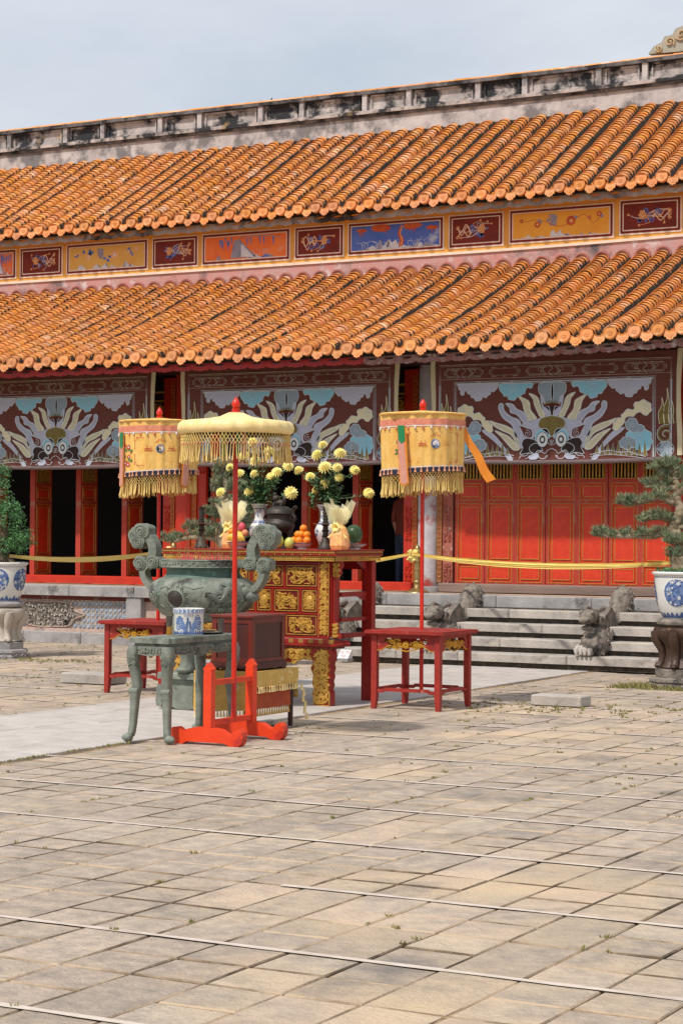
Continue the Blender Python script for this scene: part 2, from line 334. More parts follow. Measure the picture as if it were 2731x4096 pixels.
for Y, xa, xb in ((5.55,-7,2),(6.87,-9,2),(8.17,-4.7,2),(9.45,-11,1),(10.71,-12,1),(11.98,-8.93,0),(13.22,-8.93,0),(14.46,-8.6,-7.1),(14.43,-6.85,0),(15.70,-8.93,-2),(16.94,-7.7,-2),(19.22,-8.93,-3),(18.1,-7.9,-3),(20.5,-8.5,-4),(16.95,-15,-11.4),(18.2,-17,-13.2),(19.3,-18,-13.9),(14.4,-14,-11.2),(15.6,-14.5,-11.2)):
    Y = 3.04 + 0.3175*round((Y-3.04)/0.3175) - .056; mb = MB(); n = int((xb-xa)/0.16)+1; P = []; q = 0
    for i in range(n+1):
        x = xa + (xb-xa)*i/n; q = q*0.7 + U(-0.002, 0.002); w = 0.022 + U(-0.006, 0.004); P += [(x, Y+.05-w+q, 0.0048), (x, Y+.05+w+q, 0.0048)]
    mb.add(P, [(2*i, 2*i+2, 2*i+3, 2*i+1) for i in range(n)]); mb.build('painted_line', M_('white_line'), ground)
# weeds in the joints, one uncountable mass
gm = MB()
def tuft(x, y, s, n):
    for _ in range(n):
        a = U(0, 2*pi); r = U(0, s); h = U(0.3, 1.0)*s*0.7; b = U(0,2*pi); w = 0.004+s*0.05
        px, py_ = x+cos(a)*r, y+sin(a)*r*0.6; lx, ly = cos(b)*h*0.8, sin(b)*h*0.8
        gm.add([(px-w,py_,0.0),(px+w,py_,0.0),(px+lx,py_+ly,h+0.004)], [(0,1,2)])
for x, y, w, d in cells:
    dist = sqrt(x*x+y*y); p = 0.10 if y < 11 else 0.3
    if y > 15: p = 0.45
    if R() < p:
        for _ in range(random.randint(1, 3)):
            t = R(); e = R() < 0.5
            tuft(x+(w*t if e else 0), y+(0 if e else d*t), U(0.012, 0.03), random.randint(4, 9))
for _ in range(80): tuft(U(-8.3,-6.2), U(17.0,18.4), U(0.02,0.05), 8)
for _ in range(70): tuft(U(-14.6,-11.9), U(16.9,19.6), U(0.02,0.04), 7)
for _ in range(150): tuft(-7.2+U(-0.55,0.5), 20.75+U(-0.3,0.25), U(0.04,0.10), 12)
for _ in range(40): tuft(-15.5+U(-0.5,0.7), 20.7+U(-0.3,0.2), U(0.03,0.06), 8)
for i in range(160): tuft(PX1+0.03, U(9.5,13.0), U(0.01,0.03), 5)
gm.build('weeds', M_('grass'), None, kind='stuff', label='sparse weeds growing in the joints of the paving', cat='grass')

# ================================================================== temple hall
HALL = thing('temple_hall', 'long temple hall with two orange tiled roofs, red doors and painted frieze', 'building', (-14, 24.9, 0))
XL, XR = -25.0, -4.5
def rise(x): return 0.07*((x+13)/4.8)**2 if x > -13 else 0.0
PITCH = 0.309
def tile_mesh(name, jit=0.0):
    mb = MB(); n = 8; P = []; L_ = 0.125
    for (r, y, dz) in ((0.116,0,0.004),(0.100,L_,-0.008),(0.109,0,0.002),(0.098,0.05,-0.006)):
        for k in range(n+1):
            a = radians(-2) + radians(184)*k/n; P.append((cos(a)*r, y, sin(a)*r*0.86+dz))
    fs = [(k, k+1, n+2+k, n+1+k) for k in range(n)] + [(2*n+2+k, 2*n+3+k, k+1, k) for k in range(n)] + [(3*n+3+k, 3*n+4+k, 2*n+3+k, 2*n+2+k) for k in range(n)]
    mb.add(P, [f[::-1] for f in fs]); return mb
TB = tile_mesh('t'); tile_me = TB.mesh('tile', M_('tile'), 60)
def disc_mesh():
    mb = MB(); n = 18; rings = ((0.086,0.05),(0.086,0.0),(0.074,-0.006),(0.068,0.002),(0.042,0.002),(0.038,-0.004),(0.0,-0.004)); P = []
    for r, y in rings[:-1]:
        for k in range(n): P.append((cos(2*pi*k/n)*r, y, sin(2*pi*k/n)*r))
    P.append((0, -0.004, 0)); m = len(rings)-1
    fs = [(i*n+(k+1)%n, i*n+k, (i+1)*n+k, (i+1)*n+(k+1)%n) for i in range(m-1) for k in range(n)]
    fs = [f[::-1] for f in fs] + [((m-1)*n+k, (m-1)*n+(k+1)%n, m*n) for k in range(n)]
    mb.add(P, fs); f_ = front(-0.004)
    for u in (-0.02, 0, 0.02): mb.relief([(u,-0.025),(u,0.025)], 0.008, 0.005, f_)
    mb.relief([(-0.028,0.0),(0.028,0.0)], 0.008, 0.005, f_)
    return mb.mesh('eave_disc', M_('tile_end'), 40)
def drip_mesh():
    mb = MB(); top = [(0.105*t, 0.03 + 0.045*t*t) for t in (-1,-.6,-.2,.2,.6,1)]
    bot = [(0.105,0.0),(0.085,-0.045),(0.06,-0.04),(0.05,-0.078),(0.02,-0.075),(0,-0.098),(-0.02,-0.075),(-0.05,-0.078),(-0.06,-0.04),(-0.085,-0.045),(-0.105,0.0)]
    mb.prism(top + bot, front(0), -0.008, 0.008)
    mb.relief([(-.05,0),(-.02,-.045),(.02,-.045),(.05,0)], 0.012, 0.006, front(-0.008)); mb.relief([(0,0.01),(0,-.05)], 0.01, 0.006, front(-0.008))
    return mb.mesh('drip_tile', M_('tile_end'), 40)
DM, DR = disc_mesh(), drip_mesh()
def make_roof(label, Ye, ze, Yt, zt, xl, xr, nobj, sag):
    ang = atan2(zt-ze, Yt-Ye); Ls = sqrt((Yt-Ye)**2+(zt-ze)**2); nt_ = int(Ls/0.096); st = Ls/nt_
    def at(t, x): return (Ye+(Yt-Ye)*t, ze+(zt-ze)*t - sag*4*t*(1-t) + rise(x))
    deck = MB(); xs = [xl + (xr-xl)*i/24 for i in range(25)]; ts = [i/6 for i in range(7)]
    for dz in (-0.035, -0.11):
        P = [(x, at(t,x)[0]+(0.06 if t == 0 else 0), at(t,x)[1]+dz) for x in xs for t in ts]
        fs = [(i*7+j, (i+1)*7+j, (i+1)*7+j+1, i*7+j+1) for i in range(24) for j in range(6)]
        deck.add(P, fs if dz > -0.1 else [f[::-1] for f in fs])
    P = []
    for x in xs: P += [(x, Ye+0.06, at(0,x)[1]-0.035), (x, Ye+0.06, at(0,x)[1]-0.11)]
    deck.add(P, [(2*i,2*i+1,2*i+3,2*i+2) for i in range(24)])
    roof = deck.build('roof', M_('mortar_dark'), HALL, label=label)
    tl = []; n = int((xr-xl)/PITCH)
    for i in range(n):
        x = xl + (i+0.5)*PITCH + U(-0.006, 0.006); bend = U(-0.02, 0.02)
        for j in range(nt_):
            t = (j)/nt_; Y, z = at(t, x); tl.append((x + bend*sin(t*pi) + U(-.004,.004), Y, z + U(-.003,.004), U(-0.03,0.03)))
        Y, z = at(0, x)
        inst('eave_disc', DM, roof, (x, Y-0.035, z+0.012), (radians(-8)+U(-.04,.04), U(-.3,.3), U(-.03,.03)))
        inst('drip_tile', DR, roof, (x+PITCH/2, Y-0.012, z-0.058), (radians(-14)+U(-.06,.06), U(-.05,.05), U(-.05,.05)), (.80,1,.82))
    def vis(p): return -0.815*p[1] < p[0] < -0.312*p[1]
    ordr = sorted([p for p in tl if vis(p)], key=lambda p: p[0]**2+p[1]**2)[:nobj]; S = set(ordr)
    for x, Y, z, rz in ordr: inst('tile', tile_me, roof, (x, Y, z), (ang, 0, rz))
    mb = MB(); ca, sa = cos(ang), sin(ang)
    for p in tl:
        if p in S: continue
        x, Y, z, rz = p; c, s_ = cos(rz), sin(rz)
        mb.add([(x + v[0]*c - v[1]*s_, Y + (v[0]*s_+v[1]*c)*ca - v[2]*sa, z + (v[0]*s_+v[1]*c)*sa + v[2]*ca) for v in TB.v], TB.f)
    mb.build('tile_field', M_('tile'), roof, 60, kind='stuff')
    pan = MB()                                            # the troughs between the rows
    for i in range(n):
        x = xl + (i+1)*PITCH
        for j in range(nt_):
            t0, t1 = j/nt_, (j+1)/nt_; a = at(t0, x); b = at(t1, x); h = 0.022
            P = []
            for (yy, zz) in ((a[0], a[1]+0.012), (b[0], b[1]-0.012)):
                for k in range(4): u = -0.085 + 0.17*k/3; P.append((x+u, yy, zz - 0.03 + h*((u/0.085)**2)*1.6))
            P += [(p_[0], p_[1]+0.003, p_[2]-0.022) for p_ in P[:4]]
            pan.add(P, [(k,k+1,5+k,4+k) for k in range(3)] + [(8+k,9+k,k+1,k) for k in range(3)])
    pan.build('trough_tiles', M_('tile'), roof, kind='stuff')
    bead = MB()                                           # mortar bead; its black is mould plus shade painted on each row's right flank
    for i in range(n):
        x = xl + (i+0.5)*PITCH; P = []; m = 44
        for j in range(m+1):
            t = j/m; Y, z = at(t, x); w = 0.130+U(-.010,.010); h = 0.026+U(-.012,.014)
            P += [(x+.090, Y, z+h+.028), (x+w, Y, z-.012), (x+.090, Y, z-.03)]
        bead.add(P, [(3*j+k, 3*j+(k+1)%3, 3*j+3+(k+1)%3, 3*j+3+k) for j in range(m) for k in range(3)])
    bead.build('mortar_shade_bead', M_('mortar_dark'), roof, kind='stuff')
    return roof, at
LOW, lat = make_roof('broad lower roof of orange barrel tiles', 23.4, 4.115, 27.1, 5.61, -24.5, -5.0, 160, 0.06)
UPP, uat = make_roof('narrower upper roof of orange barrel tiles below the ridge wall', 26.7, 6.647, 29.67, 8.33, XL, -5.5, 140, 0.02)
# dark half-round collars where the lower rows meet the pink wall
col = MB()
for i in range(int(19.5/PITCH)):
    x = -24.5 + (i+0.5)*PITCH; z = 5.61 + rise(x)
    P = []; n = 8
    for r, y in ((0.128, 27.05), (0.128, 27.10), (0.105, 27.05)):
        for k in range(n+1): a = pi*k/n; P.append((x+cos(a)*r, y, z+0.0+sin(a)*r))
    col.add(P, [(k,k+1,n+2+k,n+1+k) for k in range(n)] + [(2*n+2+k,2*n+3+k,k+1,k) for k in range(n)])
col.build('tile_collar', mat('collar', lin(150,84,72), lin(170,116,104), 8, 0.9, bump=0.4, c3=lin(180,110,84), t3=0.6, s3=2, world=True), HALL, 50, kind='stuff')
# frieze wall and pink band
def xstrip(name, m, Y, z0, z1, xl=XL, xr=XR, dep=0.3, par=None, n=24, s=None):
    mb = MB(); P = []
    for i in range(n+1):
        x = xl+(xr-xl)*i/n; r = rise(x); P += [(x,Y,z0+r),(x,Y,z1+r),(x,Y+dep,z1+r),(x,Y+dep,z0+r)]
    fs = []
    for i in range(n):
        for k in range(4): fs.append((4*i+k, 4*i+4+k, 4*i+4+(k+1)%4, 4*i+(k+1)%4))
    fs += [(0,1,2,3),(4*n+3,4*n+2,4*n+1,4*n)]
    return mb.add(P, [f[::-1] for f in fs]).build(name, m, par or HALL)
xstrip('wall', M_('plaster_pink'), 27.08, 5.55, 5.845)
xstrip('moulding', M_('p_cream'), 27.055, 5.846, 5.885)
FRZ = xstrip('frieze', M_('frieze_yellow'), 27.1, 5.886, 6.85)
def fascia(m, Y, z1, z0, xa, xb, unit=0.30, name='fascia'):
    mb = MB(); n = int(round((xb-xa)/unit)); unit = (xb-xa)/n; K = 12
    for i in range(n):
        U_ = [xa + unit*(i + k/K) for k in range(K+1)]
        zm = z0 + (z1-z0)*0.36
        def hh(k): t = abs(k/K-0.5)/0.30; return 0.017*max(0, 1-t*t) if t < 1 else 0.0
        def zb(k): return z0 - 0.012*abs(sin(pi*k/K*3)) - 0.022*sin(pi*k/K) 
        for y_, flip in ((Y, False), (Y+0.03, True)):
            for k in range(K):
                ra, rb = rise(U_[k]), rise(U_[k+1])
                for q in ([(U_[k],y_,zm+hh(k)+ra),(U_[k+1],y_,zm+hh(k+1)+rb),(U_[k+1],y_,z1+rb),(U_[k],y_,z1+ra)],
                          [(U_[k],y_,zb(k)+ra),(U_[k+1],y_,zb(k+1)+rb),(U_[k+1],y_,zm-hh(k+1)+rb),(U_[k],y_,zm-hh(k)+ra)]):
                    mb.add(q, [(3,2,1,0) if flip else (0,1,2,3)])
        for k in range(K):
            ra, rb = rise(U_[k]), rise(U_[k+1]); mb.add([(U_[k],Y,zb(k)+ra),(U_[k+1],Y,zb(k+1)+rb),(U_[k+1],Y+.03,zb(k+1)+rb),(U_[k],Y+.03,zb(k)+ra)], [(3,2,1,0)])
    return mb.build(name, m, HALL)
fascia(M_('fascia_grey'), 26.82, 6.612, 6.463, XL, -5.5)
fascia(M_('fascia_red'), 23.50, 4.06, 3.935, -24.5, -12.42)
fascia(M_('fascia_mix'), 23.50, 4.06, 3.925, -12.42, -5.0, 0.26)
xstrip('eave_board', M_('dark_wood'), 23.56, 3.99, 4.06, -24.5, -5.0, 3.3)
xstrip('eave_board', M_('plaster_pale'), 26.88, 6.575, 6.61, XL, -5.5, 0.25)

# ---- painted frieze panels
def blossom(mbp, mbc, c, r, M, h, n=6):
    for k in range(n):
        a = 2*pi*k/n+0.3; q = (c[0]+cos(a)*r*0.62, c[1]+sin(a)*r*0.62)
        mbp.fill([(q[0]+cos(t)*r*0.42, q[1]+sin(t)*r*0.42) for t in [2*pi*i/8 for i in range(8)]], M, h+0.00012*k)
    mbc.fill([(c[0]+cos(t)*r*0.36, c[1]+sin(t)*r*0.36) for t in [2*pi*i/8 for i in range(8)]], M, h+0.0012)
def leaf(mb, c, a, l, w, M, h):
    d = (cos(a), sin(a)); q = (-d[1], d[0])
    mb.fill([(c[0]+d[0]*l*t+q[0]*w*s_, c[1]+d[1]*l*t+q[1]*w*s_) for t, s_ in ((0,0),(.3,-.5),(.65,-.42),(1,0),(.65,.42),(.3,.5))], M, h)
def rock(mbs, c, w, hgt, M, h):
    for k in range(9):
        x = c[0]+U(-.5,.5)*w; b = abs(x-c[0])/(w*.5); z = c[1]; t = hgt*(1-b)*U(.6,1)
        P = [(x-U(.06,.16)*w, z), (x-U(.02,.08)*w, z+t*.6), (x+U(-.02,.03)*w, z+t), (x+U(.03,.09)*w, z+t*.5), (x+U(.08,.18)*w, z)]
        mbs[k % len(mbs)].fill(P, M, h+0.0002*k)
def panel(x0, x1, z0, z1, field, kind):
    r = rise((x0+x1)/2); z0 += r; z1 += r
    fr = MB(); fr.box(x0, x1, 27.088, 27.1, z0, z1); p = fr.build('frieze_panel', M_('p_cream'), FRZ)
    b = MB(); b.box(x0+.022, x1-.022, 27.084, 27.0895, z0+.022, z1-.022); b.build('border', M_('p_darkred'), p)
    b = MB(); b.box(x0+.055, x1-.055, 27.080, 27.0855, z0+.055, z1-.055); b.build('border', M_('p_cream'), p)
    X0, X1, Z0, Z1 = x0+.072, x1-.072, z0+.072, z1-.072
    b = MB(); b.box(X0, X1, 27.076, 27.0815, Z0, Z1); b.build('field', M_(field), p)
    f = front(27.076); w, hh = X1-X0, Z1-Z0; cx, cz = (X0+X1)/2, (Z0+Z1)/2
    B, Wt, T, Rd, G = MB(), MB(), MB(), MB(), MB()
    if kind == 'small':
        s = 1 if R() < .5 else -1
        for k in range(5):
            a = U(0, 2*pi); c = (cx+s*0.12*w+U(-.08,.08)*w, cz+U(-.2,.25)*hh)
        for k in range(7):
            a = 2*pi*k/6; q = (cx+s*.14*w+(cos(a)*.03*w if k < 6 else 0)*1.6, cz+.05*hh+(sin(a)*.09*hh if k < 6 else 0)*1.5); blossom(T, Rd, q, .024, f, .001+.0002*k, 5)
        for k in range(9): a = U(0,2*pi); leaf(B, (cx+s*.1*w+cos(a)*.05, cz+sin(a)*.04), a, U(.06,.1), U(.03,.045), f, .0006)
        for k in range(5):
            a = U(0, 2*pi); e = (cx+cos(a)*w*.42, cz+sin(a)*hh*.4); m1 = (cx+cos(a+.5)*w*.25, cz+sin(a+.5)*hh*.25)
            (Wt if k % 2 else T).stroke(cr([(cx+s*.1*w, cz), m1, e], 6), lambda t: .012*(1-t)+.004, f, .0009); blossom(T, Rd, e, .018, f, .0015, 5)
        for k in range(3):
            q = [(cx-s*.05*w, cz+U(-.1,.1)*hh)]
            ph = U(0, 6.28); am = U(.10,.24)*hh
            for j in range(6): q.append((q[-1][0]-s*.055*w, cz+am*sin(ph+j*1.5)+(k-1)*.10*hh))
            T.stroke(cr(q, 8), lambda t: .022*(1-.5*t), f, .0010+.0002*k); Wt.stroke(cr(q, 8), .005, f, .0015+.0002*k); T.stroke(spiral(tuple(q[-1]), .03, 1.2, ph), .012, f, .0016)
        for k in range(3): q = (cx-s*U(0,.2)*w, cz+U(-.2,.2)*hh); B.stroke(spiral(q, .05, 1.2, U(0,6)), .014, f, .0018)
    elif kind in ('flower', 'flower2'):
        rock([Wt, G, Wt], (cx-.05*w, Z0), w*.42, hh*.34, f, .0008); rock([Wt, G], (cx+.28*w, Z0), w*.22, hh*.16 if kind == 'flower2' else hh*.36, f, .0008); rock([Wt], (X0+.16*w, Z0), w*.16, hh*.3 if kind == 'flower' else hh*.16, f, .0008)
        for k in range(5): G.fill([(cx-.10*w+U(-.02,.02), cz-.05*hh+.09*hh*k), (cx-.03*w, cz-.1*hh+.09*hh*k), (cx-.05*w+U(-.02,.02), cz+.02*hh+.09*hh*k), (cx-.13*w, cz+.05*hh+.09*hh*k)], f, .0011+.0001*k)
        br = cr([(X0+.12*w, cz+.15*hh),(X0+.28*w, cz+.2*hh),(cx-.02*w, cz-.1*hh),(cx+.12*w, cz+.05*hh),(cx+.24*w, cz+.3*hh),(cx+.34*w, cz-.05*hh),(cx+.42*w, cz+.2*hh)], 8)
        (T if kind == 'flower' else Rd).stroke(br, .008, f, .0013)
        P_ = T if kind == 'flower' else Rd
        for q, r_ in (((cx+.11*w, cz+.08*hh), .075), ((X0+.26*w, cz+.02*hh), .05), ((X1-.1*w, cz+.28*hh), .042), ((X0+.09*w, cz+.2*hh), .03), ((X1-.2*w, cz+.16*hh), .03)): blossom(P_, Wt if kind == 'flower' else T, q, r_, f, .0016, 7)
        for k in range(13 if kind == 'flower' else 5):
            q = random.choice(br); leaf(B if kind == 'flower' else G, q, U(0,2*pi), U(.06,.1), U(.04,.06), f, .0014)
    elif kind == 'grotto':
        for k in range(6): G.fill([(cx-.18*w+k*.02*w, Z0+.05*hh), (cx-.14*w+k*.012*w, cz+.30*hh-k*.05*hh), (cx-.06*w+k*.012*w, cz+.34*hh-k*.06*hh), (cx+.04*w+k*.025*w, Z0+.05*hh)], f, .0006+.0003*k) if k % 2 == 0 else Wt.fill([(cx-.15*w+k*.02*w, Z0+.08*hh), (cx-.11*w+k*.012*w, cz+.12*hh), (cx-.09*w+k*.012*w, cz+.1*hh), (cx+.01*w+k*.02*w, Z0+.05*hh)], f, .0006+.0003*k)
        rock([B, G, Wt], (cx+.2*w, Z0), w*.4, hh*.3, f, .0008); rock([G], (X0+.16*w, Z0), w*.1, hh*.3, f, .0008)
        G.stroke(cr([(cx-.12*w, cz+.2*hh),(cx-.06*w, cz+.4*hh),(cx+.1*w, cz+.45*hh),(cx+.3*w, cz+.42*hh),(cx+.44*w, cz+.3*hh)], 8), .012, f, .0012)
        for k in range(14): x = X0+w*(.16+.76*R()); z = Z1-U(.05,.2)*hh; B.stroke([(x, z), (x+.01, z-U(.2,.45)*hh)], lambda t: .03*(1-t)+.006, f, .001+.0001*k)
        for k in range(10): x = cx+U(0,.42)*w; Wt.stroke(cr([(x, Z0+.1*hh),(x+U(-.03,.03), Z0+.3*hh),(x+U(-.08,.08), Z0+.36*hh)],4), .004, f, .0016)
    else:   # tree on blue
        Rd.stroke(cr([(cx+.05*w, Z0+.05*hh),(cx+.08*w, Z0+.3*hh),(cx+.05*w, cz+.1*hh),(cx+.08*w, Z1-.06*hh)], 8), lambda t: .06*(1-t)+.03, f, .0012)
        T.stroke(cr([(cx+.06*w, Z0+.05*hh),(cx+.085*w, Z0+.3*hh),(cx+.06*w, cz+.1*hh),(cx+.085*w, Z1-.1*hh)], 8), .016, f, .0016)
        for q, r_ in (((X0+.12*w, cz+.32*hh), .09), ((X0+.34*w, cz+.38*hh), .17), ((cx+.2*w, cz+.38*hh), .16), ((X1-.08*w, cz+.26*hh), .1)):
            Rd.fill([(q[0]+cos(t)*r_, q[1]+sin(t)*r_*.32+U(-.01,.01)) for t in [2*pi*i/14 for i in range(14)]], f, .0013)
            for k in range(5): x = q[0]+U(-.7,.7)*r_; Rd.stroke([(x, q[1]), (x+.005, q[1]-U(.12,.3)*hh)], .007, f, .0014)
        rock([Wt, G, Wt], (cx-.1*w, Z0), w*.5, hh*.6, f, .0008); rock([Wt, G], (cx+.3*w, Z0), w*.4, hh*.28, f, .0008)
        for k in range(26): x = X0+U(.05,.95)*w; Wt.stroke(cr([(x, Z0+.05*hh),(x+U(-.03,.03), Z0+.25*hh),(x+U(-.09,.09), Z0+U(.25,.4)*hh)],4), .006, f, .0018)
    for mb_, m_ in ((B,'m_blue'),(Wt,'m_white'),(T,'m_tan'),(Rd,'m_red'),(G,'m_grey')):
        if mb_.f: mb_.build('painting', M_(m_), p, kind='stuff')
FP = [(-24.35,-22.7,'p_gold','flower'),(-22.6,-21.7,'p_maroon','small'),(-21.62,-20.98,'p_orange','grotto'),(-20.906,-20.015,'p_maroon','small'),(-19.938,-18.302,'p_gold','flower'),(-18.224,-17.336,'p_maroon','small'),(-17.265,-15.629,'p_orange','grotto'),(-15.556,-14.675,'p_maroon','small'),
      (-14.609,-12.968,'p_blue','tree'),(-12.893,-11.993,'p_maroon','small'),(-11.908,-10.263,'p_gold2','flower2'),(-10.186,-9.25,'p_maroon','small'),(-9.17,-7.53,'p_orange','flower'),(-7.45,-6.55,'p_maroon','small')]
for x0, x1, fm, kd in FP: panel(x0, x1, 5.935, 6.445, fm, kd)
# ---- ridge wall
xstrip('ridge_wall', mat('plaster_grey', lin(196,188,184), lin(168,160,158), 4, .9, bump=.4, c3=lin(118,114,114), t3=.47, s3=2.4, c4=lin(70,68,70), t4=.60, s4=1.6, world=True), 29.667, 8.371, 8.760)
xstrip('moulding', M_('plaster_dark'), 29.626, 8.658, 8.704, dep=0.1); xstrip('moulding', M_('plaster_ridge'), 29.595, 8.704, 8.760, dep=0.1)
RW = xstrip('ridge_band', M_('plaster_ridge'), 29.718, 8.760, 9.067)
xstrip('moulding', M_('plaster_dark'), 29.626, 9.044, 9.103, dep=0.5)
pil = [q_*1.023 for q_ in [-24.6,-23.8,-22.64,-21.39,-20.58,-19.36,-18.55,-17.33,-16.53,-15.34,-14.53,-13.3,-12.49,-11.25,-10.5,-9.26,-8.46,-7.2]]
for i, x in enumerate(pil):
    r = rise(x); b = MB(); b.box(x-.045, x+.045, 29.652, 29.718, 8.761+r, 9.045+r); b.build('pilaster', M_('plaster_grey'), RW)
    if i+1 < len(pil):
        x2 = pil[i+1]; r = rise((x+x2)/2); b = MB(); a_, c_ = x+.1, x2-.1
        for q in ((a_, c_, 8.775, 8.801), (a_, c_, 9.005, 9.031)): b.box(q[0], q[1], 29.687, 29.718, q[2]+r, q[3]+r)
        for q in ((a_, a_+.025), (c_-.025, c_)): b.box(q[0], q[1], 29.687, 29.718, 8.801+r, 9.005+r)
        b.build('panel_frame', M_('plaster_ridge'), RW)
capm = MB()
for k in range(9):
    a = pi*k/8
P = []
for s_ in (0, .30):
    for k in range(9): a = pi*k/8; P.append((s_, 29.872+cos(a)*0.16*(1-.05*(s_>0)), sin(a)*0.075*(1-.05*(s_>0))))
capm.add(P, [(k, 9+k, 10+k, k+1) for k in range(8)] + [tuple(range(9)), tuple(range(17,8,-1))])
cme = capm.mesh('ridge_tile', M_('tile'), 50, (0, 29.872, 0)); x = XL
while x < -5.0: inst('ridge_tile', cme, RW, (x, 29.872, 9.105+rise(x)+U(-.004,.004)), (0,0,0)); x += 0.288
# ceramic cloud ornament at the right end of the ridge, small finials on the far ridge
orn = MB(); oc = MB()
pts = [(-10.739,9.230),(-10.657,9.333),(-10.524,9.394),(-10.473,9.476),(-10.350,9.486),(-10.299,9.578),(-10.145,9.619),(-9.941,9.599),(-9.634,9.537),(-9.225,9.578),(-8.918,9.374),(-8.815,9.169)]
orn.prism(pts, front(29.872), -0.07, 0.07); ornp = orn.build('ridge_ornament', mat('ceramic_mix', lin(170,164,150), lin(150,146,130), 12, 0.6, bump=0.4, c3=lin(180,100,80), t3=0.62, s3=9, c4=lin(80,140,120), t4=0.6, s4=11), HALL, label='coloured ceramic cloud ornament on the ridge')
for c, r_ in (((-10.555,9.292),.06),((-10.381,9.374),.08),((-10.197,9.476),.1),((-10.064,9.322),.09),((-9.838,9.425),.12)): oc.relief(spiral(c, r_, 1.5, U(0,6)), .03, .03, front(29.800))
oc.build('curl', mat('ceramic_y', lin(200,186,140), lin(180,140,110), 10, 0.4), ornp, 50)
b = MB()
for dx, hgt in ((0,.10),(.13,.07),(.22,.13),(.31,.06),(-.1,.04)): b.tube([(-18.05+dx,30.178,9.118),(-18.05+dx+.01,30.178,9.169+hgt*.6),(-18.03+dx,30.178,9.169+hgt)], [.03,.022,.008], 6)
b.build('ridge_figure', M_('plaster_dark'), HALL, 60)
# ---- walls, ceiling and floor of the dark hall
b = MB()
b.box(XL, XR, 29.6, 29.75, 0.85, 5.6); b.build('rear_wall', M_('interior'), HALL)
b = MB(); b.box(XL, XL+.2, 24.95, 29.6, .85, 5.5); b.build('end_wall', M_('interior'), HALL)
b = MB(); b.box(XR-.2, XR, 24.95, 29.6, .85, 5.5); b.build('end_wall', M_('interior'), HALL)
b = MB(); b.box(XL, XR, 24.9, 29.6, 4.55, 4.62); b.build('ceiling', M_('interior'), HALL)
b = MB(); b.box(XL, XR, 24.85, 25.15, 3.98, 4.5); b.build('beam', M_('dark_wood'), HALL)
COLX = [-20.17, -16.16, -12.15, -8.15, -4.2]
for i, x in enumerate(COLX):
    b = MB(); b.lathe([(.19,.855),(.19,.90),(.17,.93),(.15,.935)], 28, (x,24.95,0)); b.build('column_base', M_('stone_grey'), HALL, 40)
    b = MB(); b.lathe([(.145,.93),(.147,2.2),(.142,4.5)], 28, (x,24.95,0)); b.build('column', M_('column_plaster') if i == 2 else M_('red_lacquer'), HALL, 40)
def fret(mb, x0, x1, z0, z1, M, h=0.003):
    z = z0; w = x1-x0; k = 0
    while z < z1-0.1:
        q = [(x0+.1*w,z),(x0+.9*w,z),(x0+.9*w,z+.05),(x0+.4*w,z+.05),(x0+.4*w,z+.03),(x0+.65*w,z+.03)] if k % 2 == 0 else [(x0+.9*w,z),(x0+.1*w,z),(x0+.1*w,z+.05),(x0+.6*w,z+.05),(x0+.6*w,z+.03),(x0+.35*w,z+.03)]
        mb.relief(q, 0.009, 0.005, M, h); z += 0.062; k += 1
def carve(mb, x0, x1, z0, z1, M, n=14, wd=0.016, hg=0.014, h=0.0, leafy=True):
    """carved scrollwork filling a rectangle"""
    w, hh = x1-x0, z1-z0; s = min(w, hh)
    nx = max(1, round(w/s*1.6)); nz = max(1, round(hh/s*1.6))
    for i in range(nx):
        for j in range(nz):
            c = (x0+w*(i+.5)/nx+U(-.05,.05)*s, z0+hh*(j+.5)/nz+U(-.05,.05)*s); r_ = min(w/nx, hh/nz)*U(.42,.56)
            mb.relief(spiral(c, r_, U(1.0,1.5), U(0,2*pi), 13, random.choice((-1,1))), wd, hg*U(.7,1.2), M, h)
    for k in range(n):
        p0 = (U(x0,x1), U(z0,z1)); q = [p0]; a = U(0,2*pi)
        for j in range(3):
            a += U(-1.1,1.1); st = s*U(.18,.32); q.append((min(max(q[-1][0]+cos(a)*st, x0+wd*.4), x1-wd*.4), min(max(q[-1][1]+sin(a)*st, z0+wd*.4), z1-wd*.4)))
        mb.relief(cr(q, 4), lambda t: wd*(1.15-.7*t), hg*U(.7,1.3), M, h)
